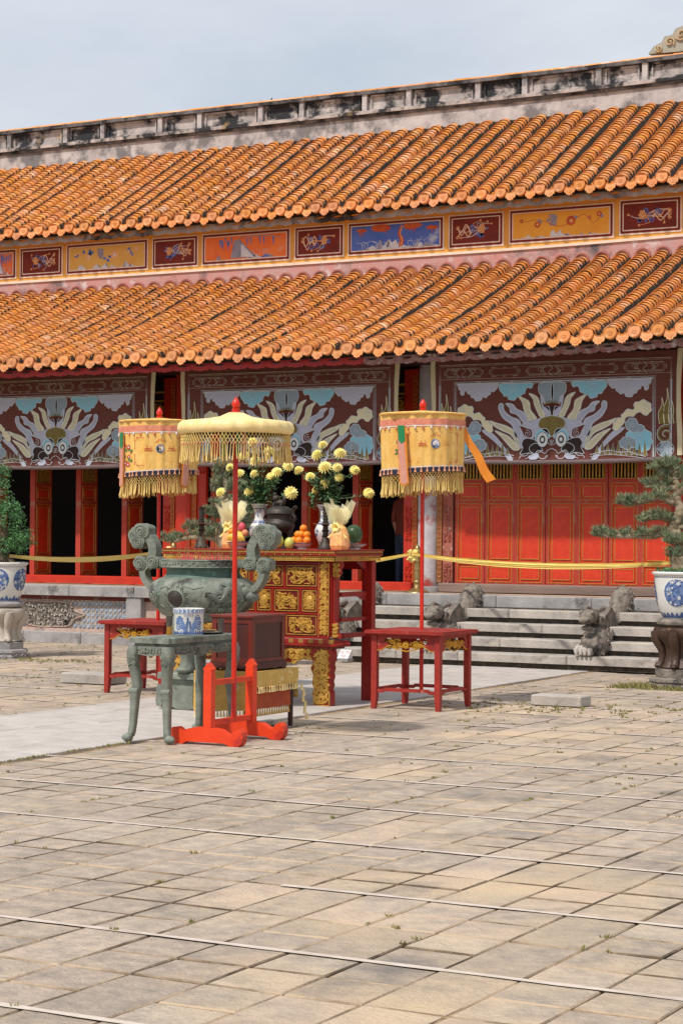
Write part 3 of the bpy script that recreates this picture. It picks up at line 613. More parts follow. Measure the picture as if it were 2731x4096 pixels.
for x in COLX:                                      # carved and fretted posts either side of each column
    worn = abs(x+12.15) < .1
    for s_ in (-1, 1):
        a = x+s_*.150; x0, x1 = sorted((a+s_*.003, a+s_*.075)); b = MB(); b.box(x0, x1, 24.90, 25.0, .985, 3.95); p = b.build('fret_post', M_('carved_worn') if worn and s_ > 0 else M_('red_lacquer'), HALL)
        b = MB(); fret(b, x0, x1, 1.0, 3.9, front(24.90)); b.relief([(x0+.004,.99),(x0+.004,3.9)], .008, .006, front(24.90)); b.relief([(x1-.004,.99),(x1-.004,3.9)], .008, .006, front(24.90)); b.build('fretwork', M_('gilt'), p)
        x2, x3 = sorted((a+s_*.078, a+s_*.225)); b = MB(); b.box(x2, x3, 24.93, 25.0, .985, 3.95); p = b.build('carved_post', M_('carved_worn') if worn and s_ > 0 else M_('red_lacquer'), HALL)
        b = MB()
        for za, zb_ in ((1.0,1.26),(1.55,2.05),(2.5,2.72)): carve(b, x2+.02, x3-.02, za, zb_, front(24.93), 10, .02, .02)
        b.build('carving', M_('carved_worn') if worn and s_ > 0 else M_('red_lacquer'), p, kind='stuff')
    b = MB(); x0, x1 = x-.85, x-.24; b.box(x0, x1, 24.97, 25.02, 2.75, 3.97); p = b.build('transom_panel', M_('dark_wood'), HALL)
    b = MB()
    for q in (3.75, 3.62, 2.8): b.relief([(x0,q),(x1,q)], .03, .012, front(24.97))
    fret(b, x1-.10, x1-.03, 2.8, 3.6, front(24.97)); b.relief([(x1-.115,2.8),(x1-.115,3.6)], .012,.01,front(24.97)); b.relief([(x1-.012,2.8),(x1-.012,3.75)], .014,.01,front(24.97))
    b.relief([(x0,3.25),(x1-.22,3.25)], .022,.012,front(24.97)); b.relief([(x1-.22,2.8),(x1-.22,3.25)], .022,.012,front(24.97))
    carve(b, x0, x1-.13, 3.28, 3.58, front(24.97), 30, .022, .016); carve(b, x0, x1-.24, 2.8, 3.22, front(24.97), 26, .022, .016); carve(b, x1-.2, x1-.13, 2.8, 3.25, front(24.97), 10, .02, .016)
    b.build('gilt_carving', M_('gilt_bright'), p)
    b = MB(); b.box(x+.24, x+.85, 24.97, 25.02, 2.75, 3.97); p = b.build('transom_panel', M_('dark_wood'), HALL)
    b = MB(); carve(b, x+.28, x+.8, 2.8, 3.6, front(24.97), 40, .022, .016); b.build('gilt_carving', M_('gilt_bright'), p)
# ---- door leaves
LWD = 0.443
def leaf_meshes():
    w = LWD; T = 0.045; fr, pn, gd, bars = MB(), MB(), MB(), MB(); g_ = front(0)
    for a, c in ((0,.052),(w-.052,w)): fr.box(a, c, 0, T, 0, 2.05)
    for a, c in ((0,.03),(.262,.305),(1.085,1.15),(1.365,1.435),(2.0,2.05)): fr.box(.052, w-.052, 0.001, T, a, c)
    for a, c in ((.03,.262),(.305,1.085),(1.15,1.365)):
        pn.box(.052, w-.052, .012, T-.01, a, c)
        pn.box(.085, w-.085, .004, .012, a+.035, c-.035)
        for i, (mg, y) in enumerate(((-.006,0),(.037,.004))):
            M = front(y); x0, x1, z0, z1 = .052+mg, w-.052-mg, a+mg, c-mg
            for q in (((x0,z0),(x1,z0)),((x1,z0),(x1,z1)),((x1,z1),(x0,z1)),((x0,z1),(x0,z0))): gd.relief(q, .012, .005, M)
    for q in (((.046,1.429),(w-.046,1.429)),((.046,1.429),(.046,2.0)),((w-.046,1.429),(w-.046,2.0))): gd.relief(q, .012, .005, g_)
    for k in range(7): x = .052 + (w-.104)*(k+.5)/7; bars.box(x-.010, x+.010, .008, .030, 1.435, 2.0)
    return [m.mesh(n_, M_(mt)) for m, n_, mt in ((fr,'door','door_frame'),(pn,'panel','door_red'),(gd,'gilt_beading','gilt'),(bars,'lattice_bars','gilt'))]
DF, DP, DG, DB = leaf_meshes()
def door(x, y, z, rz, mirror=False):
    o = inst('door', DF, HALL, (x, y, z), (0, 0, rz))
    if mirror: o.scale = (-1, 1, 1)
    for n_, me in (('panel', DP), ('gilt_beading', DG), ('lattice_bars', DB)):
        c = bpy.data.objects.new(n_, me); SC.collection.objects.link(c); c.parent = o
for i in range(8): door(-11.745+i*(LWD+.004)+(.004 if i % 2 else -.002), 24.955, .985, 0)
def open_pair(x):
    door(x, 24.96, .985, radians(90)); door(x-.052, 24.97, .985, radians(90))
for x in (-19.80,-18.93,-18.06,-17.21): open_pair(x)
for x in (-14.93,-14.09,-13.26): open_pair(x)
door(-15.73, 24.98, .985, radians(35)); door(-12.47-LWD*.0, 24.98, .985, radians(97))
# sills
for i, (xa, xb) in enumerate(((-19.98,-16.36),(-15.96,-12.36))):
    b = MB(); b.cbox(xa, xb, 24.82, 25.02, .868, .984, .012); b.build('door_sill', M_('red_lacquer'), HALL)
b = MB(); b.cbox(-11.94, -8.36, 24.80, 25.05, .868, .984, .012); b.build('door_sill', M_('sill_wood'), HALL, label='bare weathered grey timber sill')
for i in range(8): door(-7.745+i*(LWD+.004), 24.955, .985, 0)
b = MB(); b.cbox(-7.94, -4.4, 24.80, 25.05, .868, .984, .012); b.build('door_sill', M_('sill_wood'), HALL)
# ================================================================== platform and stairs
b = MB(); b.box(XL, XR, 24.32, 29.7, 0, .80); b.build('platform_core', M_('stone_grey'), HALL)
b = MB(); b.box(XL, XR, 24.36, 29.7, .801, .8545); b.build('platform_floor', M_('platform_top'), HALL)
x = XL
while x < XR:
    w = U(1.15, 1.75); b = MB(); b.cbox(x+.002, min(x+w, XR)-.002, 24.08, 24.36+.0, .705, .857+U(-.002,.002), .012); b.build('edge_slab', M_('stone_grey'), HALL); x += w
x = XL
while x < -13.0:
    w = U(0.8, 1.1); b = MB(); b.cbox(x+.002, min(x+w,-12.95)-.002, 24.08, 24.33, 0, .168+U(-.003,.003), .01); b.build('plinth_stone', M_('stone_grey'), HALL); x += w
b = MB(); b.box(XL, -12.95, 24.13, 24.33, .169, .215); b.build('base_moulding', M_('mortar_pink'), HALL)
b = MB(); b.box(XL, -12.95, 24.20, 24.34, .64, .704); b.build('recessed_band', mat('band_red', lin(120,52,44), lin(90,48,42), 6, 0.9, bump=0.4, c3=lin(150,140,132), t3=0.58, s3=3, world=True), HALL)  # dark red band set back under the edge slabs
b = MB(); b.cbox(-16.62, -16.36, 24.10, 24.33, .168, .704, .01); b.build('corner_pier', M_('stone_grey'), HALL)
cm = MB(); cm.lathe([(0.034,0),(0.034,.005),(.030,.008),(0,.0085)], 8, a0=pi/8); cme_ = cm.mesh('porcelain_piece', M_('porcelain_blue'))
wm = MB(); wm.box(-.012,.012,-.012,.012,0,.012); wme = wm.mesh('porcelain_chip', M_('porcelain_white'))
for xa, xb, vis0, vis1 in ((-20.0,-16.62,-18.9,-16.62), (-16.36,-12.95,-14.0,-12.95)):
    b = MB(); b.box(xa, xb, 24.215, 24.33, .214, .642); mp_ = b.build('mosaic_panel', M_('mortar_pink'), HALL)
    nz = 5; px_ = .079; x = vis0; chips = MB()
    while x < vis1-.05:
        for j in range(nz):
            c = (x+.045, .255+.082*j)
            inrel = xa < -19 and (((c[0]+18.28)/.36)**2+((c[1]-.42)/.20)**2 < 1 or ((c[0]+17.82)/.36)**2+((c[1]-.42)/.19)**2 < 1)
            if not inrel: inst('porcelain_piece', cme_, mp_, (c[0]+U(-.004,.004), 24.214, c[1]+U(-.004,.004)), (radians(90), 0, U(-.2,.2)), (U(.9,1.1),)*3)
            for dx, dz in ((-.012,-.012),(.012,-.012),(-.012,.012),(.012,.012)): q = (c[0]+px_/2+dx, c[1]+.041+dz); chips.box(q[0]-.010,q[0]+.010,24.206,24.216,q[1]-.010,q[1]+.010)
        x += px_
    chips.build('porcelain_chips', M_('porcelain_white'), mp_, kind='stuff')
    if xa < -19:
        b = MB(); q = cr([(-18.75,.44),(-18.6,.5),(-18.5,.6),(-18.3,.615),(-18.08,.6),(-17.95,.615),(-17.7,.58),(-17.6,.48),(-17.42,.42),(-17.6,.36),(-17.68,.26),(-18.0,.235),(-18.3,.235),(-18.5,.28),(-18.6,.38)], 4, True)
        b.prism([tuple(p) for p in q], front(24.214), 0, .016); rp = b.build('relief_cartouche', M_('stone_carved'), mp_)
        b = MB(); b.relief([tuple(p) for p in q]+[tuple(q[0])], .022, .016, front(24.2)); b.build('rim', M_('mortar_pink'), rp)
        b = MB(); carve(b, -18.5, -17.7, .27, .58, front(24.198), 30, .03, .02)
        b.build('carving', M_('stone_carved'), rp, kind='stuff')
        ch = MB()
        for k in range(120): q = (U(-18.55,-17.6), U(.26,.59)); s_ = U(.006,.013); ch.box(q[0]-s_,q[0]+s_,24.17,24.2,q[1]-s_,q[1]+s_)
        ch.build('porcelain_chips', M_('porcelain_white'), rp, kind='stuff')
ST = thing('stone_stairs', 'weathered grey stone stairs with carved dragon balustrades below the closed red doors', 'stairs', (-10.05, 23.4, 0))
SX0, SX1 = -12.75, -7.35
for i in range(4):
    Y = 22.9+.30*i; zt = .1715*(i+1)
    b = MB(); b.box(SX0+.02, SX1-.02, Y+.045, 24.34, .1715*i+.001, zt-.105); b.build('riser_fill', M_('stone_fill'), ST)
    x = SX0
    while x < SX1:
        w = U(.8, 1.5); x1 = min(x+w, SX1); x1 = SX1 if SX1-x1 < .4 else x1
        b = MB(); b.cbox(x+.002, x1-.002, Y+U(-.006,.006), Y+.34, zt-.106, zt+U(-.003,.003), .014); b.build('step_slab', M_('stone_step'), ST); x = x1
    # joints between the treads are filled below by the core
b = MB(); b.box(SX0+.03, SX1-.03, 24.0, 24.08, .62, .703); b.build('riser_fill', M_('stone_fill'), ST)
def dragon(X, ball=True, lab=None):
    b = MB(); N = 30; pts = []; rad = []
    for i in range(N+1):
        t = i/N; y = 22.98+1.2*t; z = .16+.62*t+.075*sin(t*pi*2.6+.4); pts.append((X+.02*sin(t*9), y, z)); rad.append((.105+.045*sin(t*pi*2.6))*(1.15-.2*t))
    b.tube(pts, rad, 12, sq=(1.05, 1.25))
    prof = [(22.95,.14),(24.12,.68),(24.14,.86),(23.98,.88),(23.75,.68),(23.62,.76),(23.42,.66),(23.3,.56),(23.1,.48),(23.02,.3)]
    b.prism(prof, side(X), -.05, .05)
    root = b.build('dragon_balustrade', M_('stone_carved'), ST, 60, label=lab)
    sc = MB()
    for i in range(N):
        for k in range(7):
            t = i/N; p = Vector(pts[i]); a = radians(-20+220*(k+.5*(i%2))/7); r_ = rad[i]*1.02
            c = (p.x+cos(a)*r_*1.02, p.y, p.z+sin(a)*r_*1.22); sc.ball(c, (.022,.02,.022), 6, 4)
    sc.build('scales', M_('stone_carved'), root, 60, kind='stuff')
    hd = MB(); hx = X-.01
    hd.ball((hx, 23.02, .66), (.11,.17,.09), 12, 8, .06); hd.ball((hx, 22.90, .62), (.085,.12,.05), 10, 6, .06); hd.ball((hx, 22.94, .52), (.075,.09,.035), 10, 6, .06)
    for s_ in (-1, 1):
        hd.ball((hx+s_*.07, 22.93, .71), .032, 8, 6); hd.tube([(hx+s_*.08,23.05,.72),(hx+s_*.11,23.2,.76),(hx+s_*.08,23.32,.74)], [.03,.035,.01], 7); hd.relief(spiral((23.12,.60), .06, 1.3), .025, .03, side(X+s_*.09) if s_ > 0 else (lambda u,v,h: (X-.09-h,u,v)))
        for k in range(4): hd.tube([(hx+s_*.07,23.1+.05*k,.60-.04*k),(hx+s_*.10,23.18+.06*k,.56-.05*k),(hx+s_*.07,23.24+.06*k,.60-.05*k)], [.03,.03,.006], 6)
    hd.build('head', M_('stone_carved'), root, 70)
    ch = MB()
    for k in range(7): ch.box(X-.07+.004*k, X+.07-.004*k, 22.985+.004*k, 23.10, .275+.035*k, .305+.035*k)
    ch.build('belly', M_('stone_step'), root)
    if ball:
        pw = MB(); pw.ball((X-.03, 22.97, .245), (.125,.10,.082), 12, 8, .05)
        for k in range(4): pw.tube([(X-.12+.055*k,22.95,.29),(X-.13+.06*k,22.885,.25),(X-.12+.055*k,22.875,.19)], [.035,.034,.02], 7)
        pw.build('paw', M_('stone_step'), root, 70)
dragon(-9.0, True, 'dragon balustrade with pale paw resting on the bottom step'); dragon(-11.1, True); dragon(-12.6, False)

# ================================================================== painted blinds
mat('blind', lin(112,62,52), lin(94,50,44), 4, 0.85, bump=0.5, bsc=3, stretch=(.3,1,40), c3=lin(104,56,46), t3=0.6, s3=2)
mat('blind_roll', lin(128,112,112), lin(104,88,90), 6, 0.85, bump=0.4, stretch=(.3,1,20))
bl = dict(lav=mat('b_lav', lin(190,194,212), lin(168,172,194), 5, .85, stretch=(.5,1,30)), cream=mat('b_cream', lin(226,220,184), lin(208,202,170), 5, .85, stretch=(.5,1,30)), sky=mat('b_sky', lin(120,186,210), lin(150,200,218), 5, .85, stretch=(.5,1,30)), grey=mat('b_grey', lin(146,164,176), lin(130,146,160), 5, .85, stretch=(.5,1,30)),
      olive=mat('b_olive', lin(128,114,58), lin(106,92,48), 12, .85), black=mat('b_black', lin(38,26,26), lin(50,34,32), 5, .85), white=mat('b_white', lin(208,214,220), lin(180,188,196), 9, .85, stretch=(.5,1,30)), brown=mat('b_brown', lin(104,46,40), lin(90,40,36), 6, .85), dim=mat('b_dim', lin(190,178,168), lin(150,134,124), 12, .85), rust=mat('b_rust', lin(126,62,44), lin(104,50,38), 12, .85), eye=mat('b_eye', lin(214,220,224), None, 6, .8), cloth=mat('b_cloth', lin(206,198,166), lin(190,180,148), 5, .8))
YB = 24.28
def zq(x, y):                                          # pixel of the blind crop -> plane of the blind, relative to the face's axis
    p = ony(1750+x*.6257, 1400+y*.6257, YB); return (p.x-AX, p.z)
AX = 0; _p = ony(1750+790*.6257, 1400+590*.6257, YB); AX = _p.x
DR_ = dict(
 lavcloud=[(1158,186),(1165,230),(1200,237),(1215,265),(1255,272),(1285,297),(1315,277),(1340,252),(1365,225),(1385,250),(1408,245),(1402,220),(1425,200),(1418,178)],
 skycloud=[(925,199),(930,235),(965,240),(990,272),(1020,285),(1065,302),(1085,277),(1120,257),(1130,193)],
 f1=[(835,420),(862,360),(880,305),(905,280),(942,268),(915,305),(905,345),(885,390),(865,425)], f2=[(890,432),(928,378),(938,325),(965,302),(1010,284),(985,325),(975,370),(955,410),(945,442)],
 f3=[(945,450),(970,392),(1020,365),(1050,332),(1096,325),(1070,355),(1062,385),(1020,402),(975,455)], f4=[(985,540),(1000,445),(1060,412),(1105,370),(1112,332),(1128,322),(1143,335),(1140,370),(1110,422),(1050,472),(1030,545)],
 f5=[(1000,592),(1030,512),(1090,472),(1150,452),(1204,433),(1172,470),(1120,502),(1060,532),(1010,602)], f6=[(1000,622),(1060,552),(1110,522),(1168,500),(1122,545),(1090,582),(1040,632)],
 f7=[(1046,692),(1110,602),(1180,522),(1250,492),(1242,512),(1180,562),(1120,622),(1078,692)], f0=[(800,412),(815,350),(838,330),(846,295),(864,285),(862,320),(852,365),(830,416)],
 mane=[(842,432),(900,440),(960,438),(1000,500),(1012,560),(1000,620),(960,600),(880,520)],
 ear=[(918,545),(922,505),(955,490),(1002,474),(985,512),(970,542),(940,556)], brow=[(806,562),(810,522),(825,503),(850,498),(880,508),(896,540),(886,582)],
 cheek=[(868,600),(905,568),(962,558),(986,590),(978,622),(996,660),(940,654),(905,664),(880,640),(850,640)],
 creamcloud=[(1184,482),(1200,452),(1235,432),(1250,402),(1310,382),(1315,350),(1350,330),(1405,330),(1427,365),(1415,400),(1380,412),(1330,405),(1290,422),(1255,462),(1222,502),(1192,512)],
 greycloud=[(1264,480),(1275,450),(1310,436),(1335,452),(1340,470),(1372,480),(1382,510),(1340,520),(1290,512)], bluecloud=[(1268,560),(1280,520),(1330,512),(1400,512),(1428,560),(1422,610),(1400,640),(1350,636),(1310,612),(1296,580)],
 blue2=[(1226,600),(1236,572),(1268,556),(1300,560),(1330,600),(1300,625),(1250,626)], crown=[(792,206),(868,205),(882,240),(872,275),(850,292),(846,318),(792,332)])
def blind(xc, label):
    cx = xc
    root = thing('bamboo_blind', label, 'blind', (cx, YB, 2.62), 'painted bamboo blinds along the hall front')
    hw = 1.69; zt, zb_ = 4.02, 2.66
    b = MB(); nx, nz = 14, 8; P = []
    for i in range(nx+1):
        for j in range(nz+1):
            u = -hw+2*hw*i/nx; v = zb_+(zt-zb_)*j/nz; P.append((cx+u, YB+.004, v - (.03*(1-(u/hw)**2) if j == 0 else 0)))
    b.add(P, [(i*(nz+1)+j, (i+1)*(nz+1)+j, (i+1)*(nz+1)+j+1, i*(nz+1)+j+1) for i in range(nx) for j in range(nz)])
    b.add([(p[0], p[1]+.012, p[2]) for p in P], [(i*(nz+1)+j+1, (i+1)*(nz+1)+j+1, (i+1)*(nz+1)+j, i*(nz+1)+j) for i in range(nx) for j in range(nz)])
    b.build('slat_sheet', MATS['blind'], root)
    b = MB(); b.tube([(cx+u*hw, YB+.03, zb_-.015-.03*(1-u*u)) for u in [-1+k/6 for k in range(13)]], .035, 10); b.build('bottom_roll', MATS['blind_roll'], root, 50)
    for s_ in (-1, 1):
        b = MB(); x0 = cx+s_*(hw+.036)
        q = [(x0+.014*sin(k*.8+s_), YB+.006, zb_+.02+(zt-zb_)*k/8) for k in range(9)]
        b.add([(p[0]+d, p[1]+e, p[2]) for p in q for d, e in ((-.034,0),(.034,0),(.034,.01),(-.034,.01))], [(4*i+k, 4*i+(k+1)%4, 4*i+4+(k+1)%4, 4*i+4+k) for i in range(8) for k in range(4)]); b.build('edge_band', bl['cloth'], root)
    f = front(YB); C = {k: MB() for k in bl}
    def NM(k): return 'flame' if k[0] == 'f' else 'cloud' if 'cloud' in k or k == 'blue2' else {'mane':'mane','ear':'ear','brow':'eyebrow','cheek':'cheek','crown':'crest'}[k]
    def both(key, col, h, line='white', lw=.008, closed=True, sm=5):
        src = [Vector(zq(*p)) for p in DR_[key]]
        if NM(key) == 'cloud':                             # scalloped cloud edges
            ctr_ = sum(src, Vector((0,0)))/len(src); o2 = []
            for i_, p_ in enumerate(src):
                n2_ = src[(i_+1) % len(src)]; m_ = (p_+n2_)/2; d_ = n2_-p_; nn = Vector((d_.y,-d_.x))
                if nn.dot(m_-ctr_) < 0: nn = -nn
                o2 += [p_, m_+nn*.26 if abs(m_.y-src[0].y) > .02 else m_]
            src = o2
        q = cr(src, sm, closed)
        for s_ in (1, -1):
            pl = [(cx+s_*p.x, p.y) for p in q]; pl = [(u, max(v, zb_-.02)) for u, v in pl]
            if col:
                m1 = MB(); m1.fill(pl if s_ > 0 else pl[::-1], f, h); m1.build('painted_'+NM(key), bl[col], root)
            if line: C[line].stroke(pl, lw, f, h+.0012, closed)
    def st(pts, col='white', w=.007, h=.012, sm=5, mirror=True):
        q = cr([zq(*p) for p in pts], sm)
        for s_ in ((1, -1) if mirror else (1,)): C[col].stroke([(cx+s_*p.x, max(p.y, zb_-.02)) for p in q], w, f, h)
    both('mane','lav',.001); both('lavcloud','lav',.002); both('skycloud','sky',.002); both('crown','grey',.002)
    both('f7','lav',.002); both('f6','cream',.0035); both('f5','cream',.005); both('f4','lav',.005); both('f3','lav',.0065); both('f2','cream',.0065); both('f1','cream',.008); both('f0','lav',.0095)
    both('bluecloud','sky',.002); both('blue2','grey',.0035); both('greycloud','grey',.005); both('creamcloud','cream',.0065)
    both('cheek','black',.0065); both('ear','brown',.008)
    for c, r_, col in (((1285,212),.085,'white'),((1055,222),.085,'white'),((1400,362),.055,'white'),((1310,476),.04,'white'),((1352,560),.075,'white'),((930,452),.05,'white'),((950,528),.05,'white'),((1280,592),.04,'white'),((888,505),.035,'white')):
        q = zq(*c)
        for s_ in (1, -1): C[col].stroke([(cx+s_*(u), v) for u, v in spiral(q, r_, 1.5, 1.2, 26)], .006, f, .0125)
    # forehead, crown, eyes, nose
    q = [zq(*p) for p in ((795,552),(830,522),(876,482),(862,436),(795,417))]; hf = cr(q, 6); pl = [(cx+p.x, p.y) for p in hf]+[(cx-p.x, p.y) for p in hf[::-1]]
    C['olive'].fill(pl, f, .0105); C['white'].stroke(pl, .008, f, .012, True)
    u0, v0 = zq(795,360); C['black'].fill([(cx-.10, v0+.0), (cx, v0-.085), (cx+.10, v0)], f, .0105); C['brown'].stroke([(cx-.12,v0+.012),(cx,v0+.03),(cx+.12,v0+.012)], .03, f, .0112)
    for k in range(7): C['olive'].fill([(cx-.12+.04*k-.02, v0+.03), (cx-.12+.04*k, v0+.10-.012*abs(k-3)), (cx-.12+.04*k+.02, v0+.03)], f, .0112)
    both('brow','sky',.0105)
    for s_ in (-1, 1):
        u, v = zq(850,570); c = (cx+s_*abs(u), v)
        for col, r_, h in (('eye',.098,.0125),('black',.052,.0135)): C[col].fill([(c[0]+cos(t)*r_*.8, c[1]+sin(t)*r_) for t in [2*pi*i/20 for i in range(20)]], f, h)
        C['black'].stroke([(c[0]+cos(t)*.08, c[1]+sin(t)*.1) for t in [2*pi*i/20 for i in range(20)]], .006, f, .013, True)
        C['eye'].fill([(c[0]+cos(t)*.03*.8, c[1]+sin(t)*.03) for t in [2*pi*i/10 for i in range(10)]], f, .0142)
    st([(790,606),(806,600),(818,580),(812,560)]); 
    for dx in (0,14): st([(790,600),(790+dx,572)], mirror=dx > 0)
    st([(790,628),(815,640),(832,660),(850,650),(880,655),(862,690),(830,690),(815,672),(832,680)]); st([(868,602),(890,592),(918,600),(935,620),(930,642),(905,660),(890,690)]); st([(940,655),(960,672),(990,672),(1000,690)]); st([(905,664),(930,680),(960,690)])
    q = cr([zq(*p) for p in ((905,700),(880,690),(872,668),(890,655),(912,668),(940,672),(936,690),(925,700))], 4)
    for s_ in (1,-1): C['lav'].fill([(cx+s_*p.x, max(p.y, zb_-.015)) for p in q], f, .0085)
    for k in range(10):
        a = 1066+k*34; hgt = 50+38*abs(sin(k*1.9)); q = [zq(*p) for p in ((a,662+k*1.5),(a+14,662-hgt),(a+30,664+k*1.5))]
        for s_ in (1,-1): C['olive'].fill([(cx+s_*p[0], p[1]) for p in q], f, .004); C['white'].stroke([(cx+s_*p[0], p[1]) for p in q], .005, f, .0052)
    st([(1036,668),(1090,655),(1160,640),(1220,652),(1290,650),(1330,664),(1392,680)])
    st([(1036,682),(1150,668),(1290,678),(1380,690)], w=.005)
    for k, key in enumerate(('f1','f2','f3','f4','f5','f6')):                        # hair lines
        q = [zq(*p) for p in DR_[key]]; n = len(q); m = n//2
        for s_ in (1,-1):
            L1 = [(cx+s_*(q[i][0]*.62+q[n-1-i][0]*.38), q[i][1]*.62+q[n-1-i][1]*.38) for i in range(m)]; C['grey'].stroke(cr(L1,4), .004, f, .0118)
            L1 = [(cx+s_*(q[i][0]*.35+q[n-1-i][0]*.65), q[i][1]*.35+q[n-1-i][1]*.65) for i in range(m)]; C['grey'].stroke(cr(L1,4), .004, f, .0118)
    # borders: outer rectangle, inner frame, cartouche row (heights read from the photograph at the axis)
    zi = zq(790,196)[1]; zo = zq(790,72)[1]; hx = zq(1445,300)[0]; ho = hw-.06
    for off, w in ((0,.012),(.022,.006),(-.018,.006)):
        C['white'].stroke([(cx-hx-off, zb_+.0),(cx-hx-off, zi+off),(cx+hx+off, zi+off),(cx+hx+off, zb_+.0)], w, f, .006)
        if off >= 0: C['dim'].stroke([(cx-ho+off*.8, zi-.02),(cx-ho+off*.8, zo-off*.8),(cx+ho-off*.8, zo-off*.8),(cx+ho-off*.8, zi-.02)], w*.8, f, .006)
        if off >= 0:
            for s_ in (1,-1): C['white'].stroke([(cx+s_*(ho-off*.8), zb_),(cx+s_*(ho-off*.8), zi-.02)], w, f, .006)
    C['dim'].stroke([(cx-ho, zi+.06),(cx+ho, zi+.06)], .006, f, .006)
    z0, z1 = zi+.085, zo-.05; ctr = [(-1.56,-.99,1),(-.90,-.46,0),(-.37,.32,1),(.42,.90,0),(.99,1.56,1)]
    for a, c, kd in ctr:
        for i, (ins, w) in enumerate(((0,.007),(.016,.005))):
            x0, x1, y0, y1, k = cx+a+ins, cx+c-ins, z0+ins, z1-ins, .035
            C['dim'].stroke([(x0,y0+k),(x0,y1-k),(x0+k*.6,y1-k),(x0+k,y1-k*.4),(x0+k,y1),(x1-k,y1),(x1-k,y1-k*.6),(x1-k*.4,y1-k),(x1,y1-k),(x1,y0+k),(x1-k*.6,y0+k),(x1-k,y0+k*.4),(x1-k,y0),(x0+k,y0),(x0+k,y0+k*.6),(x0+k*.4,y0+k)], w, f, .006, True)
        mx_, mz = cx+(a+c)/2, (z0+z1)/2
        if kd:
            for k in range(5): C['rust' if k % 2 else 'dim'].stroke(cr([(mx_+.05*(k-2)+.03*sin(j*1.7+k), mz-.07+.028*j) for j in range(6)], 4), .008, f, .0065)
            for s_ in (-1, 1): C['dim'].stroke(spiral((mx_+s_*.13, mz), .05, 1.3, 0 if s_ > 0 else pi, 14, s_), .007, f, .007)
        else:
            for k in range(4):
                for s_ in (-1,1): C['rust'].stroke([(mx_+s_*.02, mz-.06+.04*k),(mx_+s_*.12, mz-.06+.04*k)], .007, f, .0065); C['rust'].stroke([(mx_+s_*(.03+.03*k), mz-.06),(mx_+s_*(.03+.03*k), mz+.06)], .007, f, .0068)
    for s_ in (1,-1):                                   # flame, curl and flower outside the frame
        x0 = cx+s_*(hx+.155); zc = zq(1515,540)[1]
        C['olive'].stroke(spiral((x0, zc), .12, 1.6, 1.2), .035, f, .004); C['white'].stroke(spiral((x0, zc), .135, 1.55, 1.2), .007, f, .006)
        for dx, hh in ((-.05,.34),(.02,.46),(.08,.30)):
            q = cr([(x0+dx-.03, zc+.14),(x0+dx-.045, zc+.14+hh*.4),(x0+dx, zc+.14+hh*.7),(x0+dx, zc+.14+hh),(x0+dx+.03, zc+.14+hh*.6),(x0+dx+.02, zc+.14+hh*.3),(x0+dx+.035, zc+.14)], 4)
            C['olive'].fill([tuple(p) for p in q], f, .003+abs(dx)*.01); C['cream'].stroke([tuple(p) for p in q], .007, f, .0052)
        q = (x0, zb_+.10)
        for k in range(6): a = 2*pi*k/6; leaf(C['grey'], q, a, .115, .09, f, .004+.0002*k); C['white'].stroke([q, (q[0]+cos(a)*.1, q[1]+sin(a)*.1)], .006, f, .0065)
        C['white'].stroke([(q[0]+cos(t)*.115, q[1]+sin(t)*.1) for t in [2*pi*i/18 for i in range(18)]], .006, f, .0065, True)
    for k, mb_ in C.items():
        if mb_.f and k != 'cloth': mb_.build('painted_lines', bl[k], root, kind='stuff')
blind(-10.04, 'painted bamboo blind with dragon face above the closed red doors'); blind(-14.05, 'painted bamboo blind with dragon face behind the front parasol and flowers'); blind(-18.03, 'painted bamboo blind with dragon face nearest the left edge, above open doors')
# ================================================================== materials of the furniture
mat('table_red', lin(162,42,28), lin(136,32,24), 6, .55, bump=.3, bsc=40, c3=lin(180,104,90), t3=.61, s3=9, c4=lin(92,26,20), t4=.62, s4=11)
mat('stand_red', lin(226,66,16), lin(212,54,14), 6, .5, bump=.08, bsc=40, c3=lin(206,104,72), t3=.66, s3=12, w3=.05, c4=lin(176,40,18), t4=.60, s4=5)
mat('pole_red', lin(206,42,20), lin(190,32,16), 8, .35)
mat('bronze', lin(140,146,133), lin(90,97,88), 6, .62, metal=.15, bump=.6, bsc=26, c3=lin(142,164,150), t3=.57, s3=6, c4=lin(60,58,53), t4=.54, s4=4)
mat('bronze_dark', lin(74,68,62), lin(56,52,48), 7, .5, metal=.5, bump=.25, bsc=40)
mat('brass', lin(176,150,100), lin(150,124,80), 6, .35, metal=.6)
mat('porcelain', lin(222,222,216), lin(212,214,210), 6, .18, spec=.6)
mat('cobalt', lin(44,70,130), lin(92,120,176), 16, .2, spec=.6)
mat('cobalt_pale', lin(120,146,186), lin(90,116,164), 12, .2, spec=.6)
mat('silk_gold', lin(236,194,112), lin(222,170,82), 14, .45, bump=.3, bsc=40, c3=lin(240,206,130), t3=.6, s3=8, stretch=(1,1,.5), sub=.0)
mat('silk_pale', lin(244,222,164), lin(234,202,126), 10, .5, bump=.3, bsc=30, c3=lin(244,232,186), t3=.6, s3=5)
mat('silk_rose', lin(206,112,88), lin(220,150,120), 26, .5, bump=.3, bsc=60)
mat('silk_navy', lin(40,42,62), None, 10, .6); mat('silk_peach', lin(226,160,122), None, 20, .7); mat('silk_white', lin(226,216,214), None, 10, .6)
mat('silk_green', lin(20,130,74), lin(14,110,60), 8, .5); mat('silk_orange', lin(226,140,34), lin(206,116,22), 6, .5); mat('silk_pinkish', lin(206,150,130), lin(190,128,112), 14, .5)
mat('silk_red', lin(196,52,34), None, 8, .6); mat('silk_lime', lin(170,170,80), None, 8, .6)
